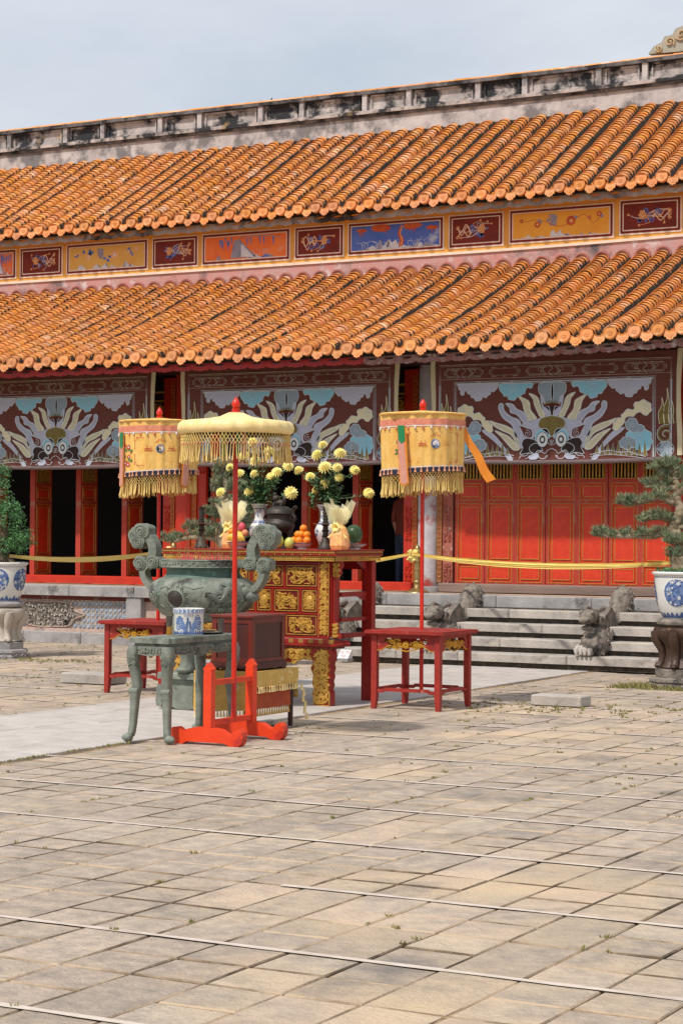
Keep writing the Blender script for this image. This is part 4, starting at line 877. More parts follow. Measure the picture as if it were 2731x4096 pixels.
mat('cord_gold', lin(228,200,128), lin(212,178,98), 20, .7); mat('cord_mauve', lin(190,130,110), lin(204,170,150), 20, .7)
mat('ribbon_yellow', lin(244,226,150), lin(236,208,116), 5, .42, stretch=(.4,1,6))
mat('altar_red', lin(160,32,22), lin(142,26,18), 6, .45, bump=.06); mat('altar_dark', lin(110,18,16), lin(90,14,14), 6, .5)
mat('gold_leaf', lin(216,172,84), lin(190,142,58), 14, .42, metal=.3, bump=.25, bsc=60, c3=lin(150,100,40), t3=.6, s3=14)
mat('gold_dull', lin(176,128,62), lin(150,104,48), 12, .5, metal=.2, bump=.2, bsc=60)
mat('chest_wood', lin(120,40,24), lin(88,28,18), 5, .42, bump=.12, bsc=30, stretch=(1,1,.25)); mat('chest_panel', lin(84,34,24), lin(62,26,20), 6, .5, bump=.1, stretch=(1,1,.25)); mat('leg_wood', lin(66,34,24), lin(48,26,20), 8, .5)
mat('brocade', lin(214,178,94), lin(196,150,62), 12, .55, bump=.3, bsc=50, c3=lin(226,204,140), t3=.56, s3=13); mat('lining', lin(178,78,34), lin(154,62,28), 9, .7)
mat('leaf_green', lin(76,112,64), lin(48,82,48), 10, .55, rnd=.35, island=True); mat('leaf_bonsai', lin(86,136,74), lin(56,102,58), 6, .5, rnd=.35, island=True); mat('needle', lin(142,150,112), lin(92,112,84), 6, .55, rnd=.35, island=True)
mat('stem', lin(86,96,54), lin(104,84,52), 8, .7); mat('bark', lin(142,124,98), lin(96,80,62), 12, .9, bump=.9, bsc=30, stretch=(1,1,.3)); mat('bark_pale', lin(172,158,132), lin(110,94,72), 14, .9, bump=.9, bsc=35)
mat('petal', lin(252,243,180), lin(249,234,140), 14, .7, rnd=.08); mat('petal_core', lin(226,178,40), None, 20, .7)
mat('orange', lin(236,140,26), lin(226,120,18), 12, .4, bump=.1, bsc=120); mat('banana', lin(226,190,80), lin(214,170,60), 6, .5); mat('pear', lin(196,196,100), lin(180,180,80), 6, .45); mat('melon', lin(36,62,36), lin(60,88,50), 5, .35, stretch=(1,1,.3), c3=lin(84,104,62), t3=.62, s3=5); mat('apple', lin(214,120,90), lin(222,160,110), 6, .4); mat('dragonfruit', lin(206,60,84), lin(196,90,90), 8, .5)
mat('soil', lin(74,58,42), lin(54,44,34), 14, .95, bump=.8)
mat('ceramic_brown', lin(78,54,40), lin(52,38,30), 8, .45, bump=.5, bsc=26, c3=lin(140,104,70), t3=.62, s3=9)
mat('stone_pale', lin(190,180,166), lin(168,158,146), 5, .85, bump=.35, bsc=24, c3=lin(176,140,100), t3=.62, s3=3, c4=lin(100,96,90), t4=.66, s4=5)
mat('amber', lin(214,160,40), None, 6, .15, trans=.6); mat('glass_smoked', lin(60,54,50), lin(120,114,106), 5, .2, trans=.3); mat('pewter', lin(150,148,144), None, 8, .35, metal=.6)
mat('incense_pink', lin(220,74,88), lin(206,90,96), 12, .7); mat('incense_stick', lin(150,118,80), None, 12, .8)
mat('cello', lin(246,234,170), lin(250,246,214), 9, .12, alpha=.42, spec=.8); mat('cello_gold', lin(240,214,110), lin(250,236,170), 12, .2, spec=.8); mat('cello_fruit', lin(234,150,96), lin(240,200,120), 26, .3, c3=lin(240,110,90), t3=.56, s3=22, spec=.7)
mat('denim', lin(54,70,96), None, 10, .8); mat('shirt', lin(140,66,54), None, 8, .8); mat('skin', lin(196,146,118), None, 6, .6); mat('hair', lin(22,18,16), None, 6, .5); mat('jacket', lin(60,62,64), None, 6, .8)
mat('ink_black', lin(18,18,20), None, 6, .6); mat('ink_grey', lin(150,150,152), None, 6, .7); mat('sign_white', lin(226,224,222), None, 6, .5); mat('sign_red', lin(190,40,40), None, 6, .5)

def ring_map(c, r, th0, wob=None):                     # wrap (u, v, h) round a vertical cylinder
    def M(u, v, h):
        th = th0 + u/r; rr = r*(wob(th, v) if wob else 1) + h; return (c[0]+cos(th)*rr, c[1]+sin(th)*rr, v)
    return M
# ================================================================== square red tables
def red_table(x0, x1, y0, y1, label, hgt=.743):
    cx, cy = (x0+x1)/2, (y0+y1)/2; t = thing('square_table', label, 'table', (cx, cy, 0), 'red square tables carrying the tall parasols')
    b = MB(); o_ = .045
    for z0, z1, e in ((hgt-.012,hgt,o_),(hgt-.030,hgt-.012,o_+.008),(hgt-.042,hgt-.030,o_-.012)): b.box(x0-e, x1+e, y0-e, y1+e, z0+.0002, z1)
    b.build('table_top', M_('table_red'), t)
    w = .056
    for sx in (0, 1):
        for sy in (0, 1):
            b = MB(); X = x0 if sx == 0 else x1-w; Y = y0 if sy == 0 else y1-w; dx = -1 if sx == 0 else 1; dy = -1 if sy == 0 else 1
            P = []
            for z, i, o2 in ((0,.012,.0),(.06,.006,.0),(.14,0,0),(hgt-.045,0,0)):
                xa, xb, ya, yb = X, X+w, Y, Y+w
                if sx == 0: xb -= i
                else: xa += i
                if sy == 0: yb -= i
                else: ya += i
                P += [(xa,ya,z),(xb,ya,z),(xb,yb,z),(xa,yb,z)]
            b.add(P, [(3,2,1,0),(12,13,14,15)]+[(4*i+k,4*i+(k+1)%4,4*i+4+(k+1)%4,4*i+4+k) for i in range(3) for k in range(4)]); b.build('leg', M_('table_red'), t)
    zt = hgt-.043
    for fx, M, a, c in (('f', front(y0+.012), x0+w, x1-w), ('f', lambda u,v,h: (u, y1-.012+h, v), x0+w, x1-w), ('s', side(x1-.012), y0+w, y1-w), ('s', lambda u,v,h: (x0+.012-h, u, v), y0+w, y1-w)):
        b = MB(); L = c-a; zb_ = zt-.135
        b.prism([(a,zt),(c,zt),(c,zt-.028),(a,zt-.028)], M, -.018, 0)
        for s_ in (0, 1):
            q = [(0,zt-.028),(.10,zt-.028),(.075,zt-.05),(.085,zt-.075),(.13,zt-.085),(.10,zt-.11),(.05,zt-.14),(0,zt-.145)]
            b.prism([((a+u) if s_ == 0 else (c-u), v) for u, v in q], M, -.018, 0)
        ap = b.build('apron', M_('table_red'), t)
        g_ = MB(); mid = (a+c)/2
        bot = cr([(a,zt-.146),(a+.05,zt-.142),(a+.10,zt-.112),(a+.14,zt-.10),(a+.18,zt-.125),(mid-.05,zt-.14),(mid,zt-.15),(mid+.05,zt-.14),(c-.18,zt-.125),(c-.14,zt-.10),(c-.10,zt-.112),(c-.05,zt-.142),(c,zt-.146)], 4)
        g_.relief(bot, .012, .008, M, -.006)
        for s_ in (-1, 1):
            for k, (dx, dz, r_) in enumerate(((.06,-.085,.035),(.11,-.075,.03),(.155,-.065,.026),(.10,-.105,.022))):
                g_.relief(spiral((mid+s_*dx, zt+dz), r_, 1.1, U(0,6), 12, s_), .013, .012, M, -.008)
            for k in range(6): p0 = (mid+s_*U(.03,.17), zt-U(.05,.11)); g_.relief(cr([p0, (p0[0]+s_*U(.01,.05), p0[1]+U(-.02,.03)), (p0[0]+s_*U(.03,.08), p0[1]+U(-.03,.04))], 3), lambda t_: .016*(1-t_)+.004, .010, M, -.008)
        for k in range(8): a_ = 2*pi*k/8; g_.relief([(mid+cos(a_)*.008, zt-.09+sin(a_)*.008),(mid+cos(a_)*.036, zt-.09+sin(a_)*.036)], .02, .012, M, -.004)
        g_.build('gilt_carving', M_('gilt_bright'), ap)
    for Y in (y0+.012, y1-.044):
        b = MB(); z = .165; b.prism([(x0+w,z-.012),(x0+w+.06,z-.012),(x0+w+.08,z+.002),(x1-w-.08,z+.002),(x1-w-.06,z-.012),(x1-w,z-.012),(x1-w,z+.02),(x1-w-.06,z+.02),(x1-w-.08,z+.034),(x0+w+.08,z+.034),(x0+w+.06,z+.02),(x0+w,z+.02)], front(Y), -.032, 0); b.build('stretcher', M_('table_red'), t)
    for X in (x0+.012, x1-.044):
        b = MB(); z = .165; b.prism([(y0+w,z-.012),(y0+w+.06,z-.012),(y0+w+.08,z+.002),(y1-w-.08,z+.002),(y1-w-.06,z-.012),(y1-w,z-.012),(y1-w,z+.02),(y1-w-.06,z+.02),(y1-w-.08,z+.034),(y0+w+.08,z+.034),(y0+w+.06,z+.02),(y0+w,z+.02)], side(X), 0, .032); b.build('stretcher', M_('table_red'), t)
    return t
red_table(-8.77, -8.05, 16.79, 17.49, 'red square table with gilt carved apron standing right of the altar')
red_table(-11.93, -11.21, 16.92, 17.62, 'red square table with gilt carved apron left of the bronze urn')
# ================================================================== parasols
def finial(b, c, s=1.0):
    b.lathe([(.062*s,0),(.062*s,.008),(.035*s,.012),(.03*s,.03),(.034*s,.036),(.02*s,.042),(.034*s,.06),(.036*s,.075),(.022*s,.105),(.006*s,.128),(0,.13)], 16, c)
def net(b, c, r, z1, z0, n, wob=None, tw=.0022, tilt=None):
    K = 4
    for s_ in (1, -1):
        for i in range(n):
            q = []
            for k in range(K+1):
                v = z1+(z0-z1)*k/K; th = 2*pi*(i+s_*k*.5)/n; rr = r*(wob(th, v) if wob else 1); dz = tilt(th) if tilt else 0
                q.append((c[0]+cos(th)*rr, c[1]+sin(th)*rr, v+dz))
            b.tube(q, tw, 3, caps=False)
def fringe(b, c, r, z1, z0, n, wob=None, tilt=None, w=.0055):
    for i in range(n):
        th = 2*pi*(i+U(-.25,.25))/n; rr = r*(wob(th, z1) if wob else 1); dz = tilt(th) if tilt else 0; e = U(-.012,.02); j = U(-.012,.012); k = U(-.012,.02)
        p = [(c[0]+cos(th)*rr, c[1]+sin(th)*rr, z1+dz), (c[0]+cos(th+j)*(rr+k*.5), c[1]+sin(th+j)*(rr+k*.5), (z1+z0)/2+dz), (c[0]+cos(th+2*j)*(rr+k), c[1]+sin(th+2*j)*(rr+k), z0+e+dz)]
        b.tube(p, [w*.55, w*.8, w*1.25], 4)
def yinyang(root, M, v0):
    for nm, r_, m_, h in (('emblem_ring',.046,'cobalt_pale',.0045),('emblem',.036,'silk_white',.006)):
        b = MB(); n = 22
        if nm == 'emblem_ring': pl = [(cos(2*pi*i/44)*(r_ if i % 2 else r_*.9), v0+sin(2*pi*i/44)*(r_ if i % 2 else r_*.9)) for i in range(44)]
        else: pl = [(cos(2*pi*i/n)*r_, v0+sin(2*pi*i/n)*r_) for i in range(n)]
        b.fill(pl, M, h); b.build(nm, M_(m_), root)
    b = MB(); r_ = .035; pl = [(cos(pi/2+pi*i/14)*r_, v0+sin(pi/2+pi*i/14)*r_) for i in range(15)]
    pl += [(cos(-pi/2+pi*i/8)*r_/2, v0-r_/2+sin(-pi/2+pi*i/8)*r_/2) for i in range(1,9)] + [(cos(-pi/2-pi*i/8)*r_/2, v0+r_/2+sin(-pi/2-pi*i/8)*r_/2) for i in range(1,8)]
    b.fill(pl, M, .0075); b.build('emblem_black', M_('ink_black'), root)
    b = MB(); b.fill([(cos(t)*.008, v0-r_/2+sin(t)*.008) for t in [2*pi*i/10 for i in range(10)]], M, .009); b.build('emblem_dot', M_('silk_white'), root)
def tall_parasol(c, base_z, label, th_e, dent=None, streamer=False, ribs=()):
    X, Y = c; t = thing('ceremonial_parasol', label, 'parasol', (X, Y, .17), 'tall ceremonial parasols standing in red tables')
    R0 = .402; zr = 2.785; cam_th = atan2(-Y, -X)
    def wob(th, v):
        d = 1 + .018*sin(th*17+2*v) + .012*sin(th*29+1+v) + .010*sin(th*7)
        if dent is not None:
            q = (th-dent+pi) % (2*pi)-pi; d -= .16*math.exp(-(q/.30)**2)*(.35+.65*min(1, max(0,(zr-v)/.5)))
        return d*(1-.035*(zr-v)/.5)
    def tilt(th): return .022*sin(th-cam_th+.4) 
    b = MB(); b.tube([(X+.004,Y,.14),(X,Y,2.83)], .0195, 12); b.build('pole', M_('pole_red'), t, 40)
    b = MB(); b.lathe([(R0*1.035,0),(R0*1.045,.012),(R0*1.03,.02),(R0*.8,.028),(R0*.4,.038),(.06,.05)], 64, (X,Y,zr-.004), lambda th,s: 1+.008*sin(th*13)); b.build('canopy_top', M_('silk_gold'), t, 50)
    def cyl(z1, z0, m, dr=0.0, nz=6, name='valance', th=0.0):
        b = MB(); n = 128; P = []
        for j in range(nz+1):
            v = z1+(z0-z1)*j/nz
            for k in range(n): a = 2*pi*k/n; rr = R0*wob(a, v)+dr; P.append((X+cos(a)*rr, Y+sin(a)*rr, v+tilt(a)*(zr-v)/.5))
        b.add(P, [(j*n+(k+1)%n, j*n+k, (j+1)*n+k, (j+1)*n+(k+1)%n) for j in range(nz) for k in range(n)]); return b.build(name, M_(m), t, 180)
    cyl(zr, 2.255, 'silk_gold', 0, 8); cyl(2.735, 2.675, 'silk_rose', .004, 2, 'rose_band'); cyl(2.674, 2.664, 'silk_white', .006, 1, 'trim'); cyl(2.282, 2.272, 'silk_white', .006, 1, 'trim'); cyl(2.271, 2.222, 'silk_navy', .004, 2, 'navy_band')
    pw, pr, tp = MB(), MB(), MB()
    for k in range(34):
        a = 2*pi*k/34; rr = R0*wob(a, 2.65)+.010; (pw if k % 2 else pr).lathe([(.003,.022),(.011,.004),(.008,-.014),(0,-.018)], 6, (X+cos(a)*rr, Y+sin(a)*rr, 2.650+tilt(a)*.27))
    for k in range(44):
        a = 2*pi*k/44; rr = R0*wob(a, 2.25)+.010; tp.lathe([(.003,.026),(.009,.012),(.006,.006),(.014,-.022),(0,-.022)][::-1], 6, (X+cos(a)*rr, Y+sin(a)*rr, 2.250+tilt(a)*1.05))
    pw.build('pompoms', M_('silk_white'), t, 60, kind='stuff'); pr.build('pompoms', M_('silk_rose'), t, 60, kind='stuff'); tp.build('tassels', M_('silk_peach'), t, 60, kind='stuff')
    b = MB(); net(b, c, R0*.99, 2.228, 2.150, 84, wob, tilt=lambda a: tilt(a)*1.1); b.build('net', M_('cord_gold'), t, kind='stuff')
    b = MB(); fringe(b, c, R0*.985, 2.152, 2.035, 150, wob, tilt=lambda a: tilt(a)*1.2); b.build('fringe', M_('cord_gold'), t, kind='stuff')
    b = MB(); finial(b, (X, Y, 2.815)); b.build('finial', M_('pole_red'), t, 50)
    M = ring_map(c, R0, th_e, wob); yinyang(t, M, 2.50)
    b = MB()
    for s_ in (-1, 1):
        q = [(s_*.075,2.48),(s_*.16,2.48),(s_*.16,2.50),(s_*.085,2.505),(s_*.10,2.53)]; b.stroke(q, .006, M, .004); b.stroke([(s_*.09,2.48),(s_*.105,2.505),(s_*.12,2.48),(s_*.135,2.505),(s_*.15,2.48)], .005, M, .0045); b.stroke([(s_*.13,2.505),(s_*.14,2.53)], .005, M, .0045)
        for zc, sg in ((2.34,1),(2.60,-1)):
            e = s_*.285; b.stroke([(e-s_*.12,zc-sg*.012),(e-s_*.03,zc-sg*.012),(e-s_*.03,zc+sg*.02),(e-s_*.0,zc+sg*.02),(e-s_*.0,zc+sg*.0),(e-s_*.05,zc)], .005, M, .0045); b.stroke([(e-s_*.015,zc+sg*.02),(e-s_*.015,zc+sg*.11)], .005, M, .0045)
    b.stroke([(-.05,2.565),(-.035,2.575),(-.025,2.565),(-.01,2.60),(0,2.58),(.01,2.61),(.025,2.57),(.04,2.585),(.05,2.565)], .006, M, .0045)
    b.build('embroidery', M_('silk_red'), t)
    # flower embroidery on the next face
    M2 = ring_map(c, R0, th_e-.95, wob); B1, B2, B3 = MB(), MB(), MB()
    for k in range(9): q = (U(-.05,.05), 2.42+U(-.08,.12)); blossom(B1, B3, q, U(.014,.026), M2, .004+.0003*k, 5)
    for k in range(16): leaf(B2, (U(-.06,.06), 2.42+U(-.08,.14)), U(0,6.3), U(.03,.05), U(.015,.02), M2, .0035)
    B1.build('embroidery', M_('silk_red'), t, kind='stuff'); B2.build('embroidery', M_('silk_green'), t, kind='stuff'); B3.build('embroidery', M_('silk_white'), t, kind='stuff')
    for th_r, lean in ribs:                                # long hanging tabs: green over pink, orange edged
        Mr = ring_map(c, R0*1.02, th_r, None)
        for nm, m_, q, h in (('tab_border','silk_orange',[(-.042,2.67),(.042,2.67),(.045+lean,2.13),(lean,2.10),(-.045+lean,2.13)],.012),('tab','silk_pinkish',[(-.03,2.55),(.03,2.55),(.035+lean,2.14),(lean,2.115),(-.035+lean,2.14)],.015),('tab_tip','silk_green',[(-.034,2.67),(.034,2.67),(.034+lean*.3,2.53),(lean*.3,2.50),(-.034+lean*.3,2.53)],.018)):
            b = MB(); b.prism(q, Mr, h, h+.003); b.build(nm, M_(m_), t)
    if streamer:
        a = cam_th+1.25; p0 = Vector((X+cos(a)*R0, Y+sin(a)*R0, 2.66)); d = _r2*1.0
        q = cr([p0, p0+d*.05+Vector((0,0,-.12)), p0+d*.14+Vector((0,0,-.26)), p0+d*.20+Vector((0,0,-.40)), p0+d*.27+Vector((0,-.0,-.50))], 5); P = []
        for i, p in enumerate(q): w = .026+.018*i/len(q); P += [p-_u2*w*.4-_r2*w, p+_u2*w*.4+_r2*w, p+_u2*w*.4+_r2*w+Vector((0,.004,0)), p-_u2*w*.4-_r2*w+Vector((0,.004,0))]
        b = MB(); b.add(P, [(4*i+k,4*i+(k+1)%4,4*i+4+(k+1)%4,4*i+4+k) for i in range(len(q)-1) for k in range(4)]); b.build('streamer', M_('silk_orange'), t, 60)
    return t
cth = lambda x, y: atan2(-y, -x)
tall_parasol((-8.415,17.14), .17, 'tall gold parasol with a flying orange streamer, right of the altar', cth(-8.415,17.14)+.30, cth(-8.415,17.14)-.62, True, [(cth(-8.415,17.14)-.50,.035)])
tall_parasol((-11.495,17.25), .17, 'tall gold parasol beside the left edge of the bronze urn', cth(-11.495,17.25)+.02, None, False, [(cth(-11.495,17.25)-1.12,-.01),(cth(-11.495,17.25)+.72,-.02)])
# front parasol with a puffed canopy
pb = ony(936, 2862, 13.55); FPC = (-8.292, 13.53)
t = thing('ceremonial_parasol', 'low puffed gold parasol with net fringe on orange stand in front of the urn', 'parasol', (pb.x, 13.55, .17))
b = MB(); b.tube([(pb.x-.002,13.55,.155),(FPC[0],13.53,2.60)], .0205, 12); b.build('pole', M_('pole_red'), t, 40)
R1 = .437
def puff(th, s): return 1 + (.014*sin(th*21)+.008*sin(th*34+1))*(1 if s < .75 else .3)
b = MB(); b.lathe([(R1*.99,-.075),(R1*1.035,-.055),(R1*1.05,-.025),(R1*1.03,.01),(R1*.98,.028),(R1*.85,.035),(R1*.6,.045),(R1*.3,.068),(.06,.10),(.0,.105)], 96, (FPC[0],FPC[1],2.505), puff); b.build('canopy', M_('silk_pale'), t, 60)
b = MB(); b.lathe([(R1*.98,-.07),(R1*.5,-.02),(.02,.05)][::-1], 48, (FPC[0],FPC[1],2.50)); b.build('canopy_lining', M_('silk_orange'), t, 60)
for k in range(10):
    a = 2*pi*k/10+.1; b = MB(); b.tube([(FPC[0],FPC[1],2.53),(FPC[0]+cos(a)*R1*.95,FPC[1]+sin(a)*R1*.95,2.435)], .007, 5); b.build('rib', M_('pole_red'), t)
b = MB(); net(b, FPC, R1*.99, 2.445, 2.345, 92, tw=.0024); b.build('net', M_('cord_gold'), t, kind='stuff')
b = MB(); fringe(b, FPC, R1*.985, 2.348, 2.205, 130, w=.0042); b.build('fringe', M_('cord_gold'), t, kind='stuff')
b = MB()
for k in range(92): a = 2*pi*k/92; b.ball((FPC[0]+cos(a)*R1*.99, FPC[1]+sin(a)*R1*.99, 2.346), .007, 5, 4)
b.build('beads', M_('silk_rose'), t, kind='stuff')
for dx, m_, w in ((-.05,'silk_red',.028),(.02,'silk_lime',.022),(.07,'silk_navy',.02),(.13,'silk_green',.02),(-.10,'silk_orange',.02),(.18,'silk_pinkish',.02)):
    b = MB(); b.prism([(FPC[0]+dx-w,2.47),(FPC[0]+dx+w,2.47),(FPC[0]+dx+w*.9,2.27),(FPC[0]+dx,2.23),(FPC[0]+dx-w*.9,2.27)], front(FPC[1]-.22+abs(dx)*.3), 0, .003); b.build('inner_tab', M_(m_), t)
b = MB(); finial(b, (FPC[0],FPC[1],2.60), 1.0); b.build('finial', M_('pole_red'), t, 50)
# orange stand
t = thing('parasol_stand', 'bright orange-red wooden stand with two scrolled feet holding the front parasol', 'stand', (-8.31,13.55,0))
sx0, sx1 = -8.66, -7.985
fo = [(sx0+.02,0),(sx0+.0,.06),(sx0+.005,.10),(sx0+.03,.125),(sx0+.07,.13),(sx0+.10,.115),(sx0+.115,.10),(sx0+.14,.105),(sx0+.17,.12),(sx0+.24,.135),(sx0+.40,.135),(sx0+.47,.125),(sx0+.52,.098),(sx0+.55,.085),(sx0+.575,.092),(sx0+.60,.125),(sx0+.64,.14),(sx1-.01,.115),(sx1,.075),(sx1-.01,.03),(sx1-.04,0),(sx1-.12,.004),(sx1-.17,.022),(sx0+.17,.022),(sx0+.12,0)]
for Y in (13.20, 13.83):
    b = MB(); b.prism(fo, front(Y), -.038, .038); b.build('foot', M_('stand_red'), t)
    b = MB(); b.box(-8.345,-8.275,Y-.032,Y+.032,.118,.555); P = [(-.036,.556),(.036,.556),(.03,.572),(.042,.592),(.03,.602),(0,.640),(-.03,.602),(-.042,.592),(-.03,.572)]
    b.prism([(-8.31+u, v) for u, v in P], front(Y), -.03, .03); b.build('post', M_('stand_red'), t)
for z0, z1 in ((.462,.502),(.150,.190)):
    b = MB(); b.box(-8.335,-8.285,13.233,13.797,z0,z1); b.build('rail', M_('stand_red'), t)
# ================================================================== bronze table and what stands on it
bx0, bx1, by0, by1 = -8.955, -8.585, 13.04, 14.06
t = thing('bronze_table', 'green patinated bronze table with cabriole legs before the large urn', 'table', ((bx0+bx1)/2, (by0+by1)/2, 0))
b = MB(); b.cbox(bx0,bx1,by0,by1,.781,.826,.006); b.build('table_top', M_('bronze'), t)
b = MB(); b.box(bx0+.03,bx1-.03,by0+.03,by1-.03,.757,.7808); b.build('waist', M_('bronze'), t)
def apron_poly(a, c, z1=.757, z0=.66):
    L = c-a; n = 20; top = [(a,z1),(c,z1)]; bot = []
    for i in range(n+1):
        s_ = 1-i/n; e = abs(s_-.5)*2; bot.append((a+L*s_, z0+.035*(1-e**6) - (.028*max(0,1-(e/.18)**2)) + .012*abs(sin(s_*pi*4))*(1-e)))
    return top+bot
for nm, M, a, c in (('f',front(by0+.012),bx0+.02,bx1-.02),('s',side(bx1-.012),by0+.02,by1-.02),('l',lambda u,v,h:(bx0+.012-h,u,v),by0+.02,by1-.02),('k',lambda u,v,h:(u,by1-.012+h,v),bx0+.02,bx1-.02)):
    b = MB(); b.prism(apron_poly(a,c), M, -.03, 0); ap = b.build('apron', M_('bronze'), t)
    b = MB(); carve(b, a+.03, c-.03, .705, .75, M, int((c-a)*30), .014, .010); b.relief([(a,.700),(a+.08,.695),((a+c)/2,.682),(c-.08,.695),(c,.700)], .012, .008, M); b.build('relief', M_('bronze'), ap)
for sx in (0, 1):
    for sy in (0, 1):
        X = bx0+.035 if sx == 0 else bx1-.035; Y = by0+.035 if sy == 0 else by1-.035; dx = -1 if sx == 0 else 1; dy = -1 if sy == 0 else 1
        prof = [(.757,.0,.044),(.70,.012,.046),(.62,.010,.042),(.52,-.004,.036),(.45,-.014,.036),(.40,-.004,.038),(.36,.0,.034),(.25,.004,.030),(.14,.010,.027),(.07,.018,.027),(.045,.028,.03)]
        b = MB(); P = []
        for z, o_, r_ in prof:
            cx_, cy_ = X+dx*o_, Y+dy*o_; c_ = r_*.35
            P += [(cx_-r_,cy_-r_+c_,z),(cx_-r_+c_,cy_-r_,z),(cx_+r_-c_,cy_-r_,z),(cx_+r_,cy_-r_+c_,z),(cx_+r_,cy_+r_-c_,z),(cx_+r_-c_,cy_+r_,z),(cx_-r_+c_,cy_+r_,z),(cx_-r_,cy_+r_-c_,z)]
        m = len(prof); b.add(P, [tuple(range(8)), tuple(range(8*m-1,8*m-9,-1))]+[(8*i+(k+1)%8,8*i+k,8*i+8+k,8*i+8+(k+1)%8) for i in range(m-1) for k in range(8)]); lg = b.build('leg', M_('bronze'), t, 50)
        b = MB(); fx, fy = X+dx*.045, Y+dy*.03; b.ball((fx,fy,.036),(.046,.036,.036),10,7); b.ball((fx+dx*.03,fy+dy*.005,.036),(.022,.024,.022),8,6); b.build('scroll_foot', M_('bronze'), lg, 60); b = MB(); b.tube([(X-.04,Y+dy*.012,.40),(X+.04,Y+dy*.012,.40)],.030,6); b.build('knee_band', M_('bronze'), lg, 60)
        b = MB()
        if sy == 0: carve(b, X-.035, X+.035, .60, .70, front(Y-.047), 6, .013, .010)
        if sx == 1: carve(b, Y-.035, Y+.035, .60, .70, side(X+.047), 6, .013, .010)
        if b.f: b.build('relief', M_('bronze'), lg)
def bowl_band(b, c, r, z, M_name, n=24): pass
# porcelain censer pot
pc = (-8.765, 13.60); t = thing('porcelain_pot', 'blue and white porcelain incense pot on the bronze table', 'pot', (pc[0],pc[1],.826))
b = MB(); b.lathe([(.115,.0),(.118,.006),(.119,.02),(.121,.17),(.127,.180),(.127,.212),(.122,.214),(.116,.21),(.114,.05),(0,.05)], 40, (pc[0],pc[1],.8265)); b.build('body', M_('porcelain'), t, 35)
Mp = ring_map(pc, .1205, cth(*pc)); b1, b2 = MB(), MB()
for z in (.838, .998, 1.006, 1.036): b1.stroke([(.1205*(i/20*2*pi), z) for i in range(21)], .004, Mp, .0015 if z < 1 else .0075)
b2.stroke([(.1205*(i/24*2*pi), 1.021) for i in range(25)], .022, Mp, .0072)
for k in range(-9, 10): u = k*.02; b1.fill([(u-.012,.836),(u,.862+.01*(k%2)),(u+.012,.836)], Mp, .0015)
for k in (-3,-2,-1,1,2,3): b1.stroke([(k*.004,.94),(k*.012,.836)], .005, Mp, .002)
for s_ in (-1, 1):
    for j in range(5): b2.stroke(cr([(s_*.03,.86+.012*j),(s_*.06,.89+.016*j),(s_*.085,.875+.02*j),(s_*.115,.885+.018*j)],4), .012, Mp, .0015)
    b1.stroke(spiral((s_*.075,.965), .026, 1.4, 0, 16, s_), .006, Mp, .002); b1.stroke(spiral((s_*.095,.925), .02, 1.4, 1, 14, -s_), .006, Mp, .002); b2.fill([(s_*.075+cos(a_)*.03, .955+sin(a_)*.02) for a_ in [2*pi*i/12 for i in range(12)]], Mp, .0012)
b1.fill([(cos(a_)*.016, .955+sin(a_)*.018) for a_ in [pi/2+pi*i/8 for i in range(9)]]+[(0,.937)], Mp, .002)
for k in range(5): b1.stroke(cr([(-.03+.015*k,.975),(-.025+.015*k,.985),(-.032+.015*k,.993)],3), .004, Mp, .002)
b1.build('cobalt_drawing', M_('cobalt'), t, kind='stuff'); b2.build('cobalt_wash', M_('cobalt_pale'), t, kind='stuff')
def glass(x, y, zb, h, r, m1, m2, label):
    t = thing('lamp_glass', label, 'glass', (x,y,zb)); b = MB(); b.lathe([(r*.8,0),(r*.85,h*.1),(r*.7,h*.3),(r*.72,h*.45)], 16, (x,y,zb+.0005)); b.build('foot', M_(m1), t, 50)
    b = MB(); b.lathe([(r*.72,h*.45),(r*.95,h*.6),(r,h),(r*.92,h),(r*.85,h*.6),(r*.6,h*.5)], 16, (x,y,zb+.0006)); b.build('cup', M_(m2), t, 50)
glass(-8.885, 13.50, .826, .15, .028, 'amber', 'glass_smoked', 'amber glass lamp left of the porcelain pot on bronze table'); glass(-8.665, 13.93, .826, .12, .026, 'glass_smoked', 'glass_smoked', 'small smoked lamp glass right of the porcelain pot')
t = thing('incense_tray', 'round metal tray of loose incense sticks behind the porcelain pot', 'tray', (-8.76,13.84,.826)); b = MB(); b.lathe([(.10,0),(.145,.012),(.15,.016),(.14,.014),(.0,.006)], 28, (-8.76,13.84,.8265)); b.build('dish', M_('pewter'), t, 50)
for k in range(9):
    b = MB(); y = 13.78+.014*k; b.tube([(-8.86+U(-.01,.01),y,.845+.004*(k%3)),(-8.68+U(-.01,.01),y+U(-.01,.02),.848+.004*(k%3))], .005, 5); b.build('incense_stick', M_('incense_stick'), t)
# ================================================================== chest on a draped low table
tx0, tx1, ty0, ty1 = -9.05, -8.52, 14.15, 14.94
t = thing('draped_table', 'low dark table draped with a tasselled gold brocade cloth', 'table', ((tx0+tx1)/2,(ty0+ty1)/2,0))
b = MB(); b.box(tx0,tx1,ty0,ty1,.455,.492); b.build('table_top', M_('leg_wood'), t)
for x in (tx0+.045, tx1-.04):
    for y in (ty0+.045, ty1-.04): b = MB(); b.tube([(x,y,0),(x,y,.455)], [.022,.026], 10); b.build('leg', M_('leg_wood'), t, 40)
b = MB(); n = 40
def clothv(s, z):  # along right side, front side: small folds
    return .012*sin(s*31)+.008*sin(s*53+1)
top = [(tx0-.004,ty0-.004),(tx1+.006,ty0-.004),(tx1+.006,ty1+.006),(tx0-.004,ty1+.006)]
b.box(top[0][0],top[1][0],top[0][1],top[2][1],.4925,.499); cl = b.build('cloth_top', M_('brocade'), t)
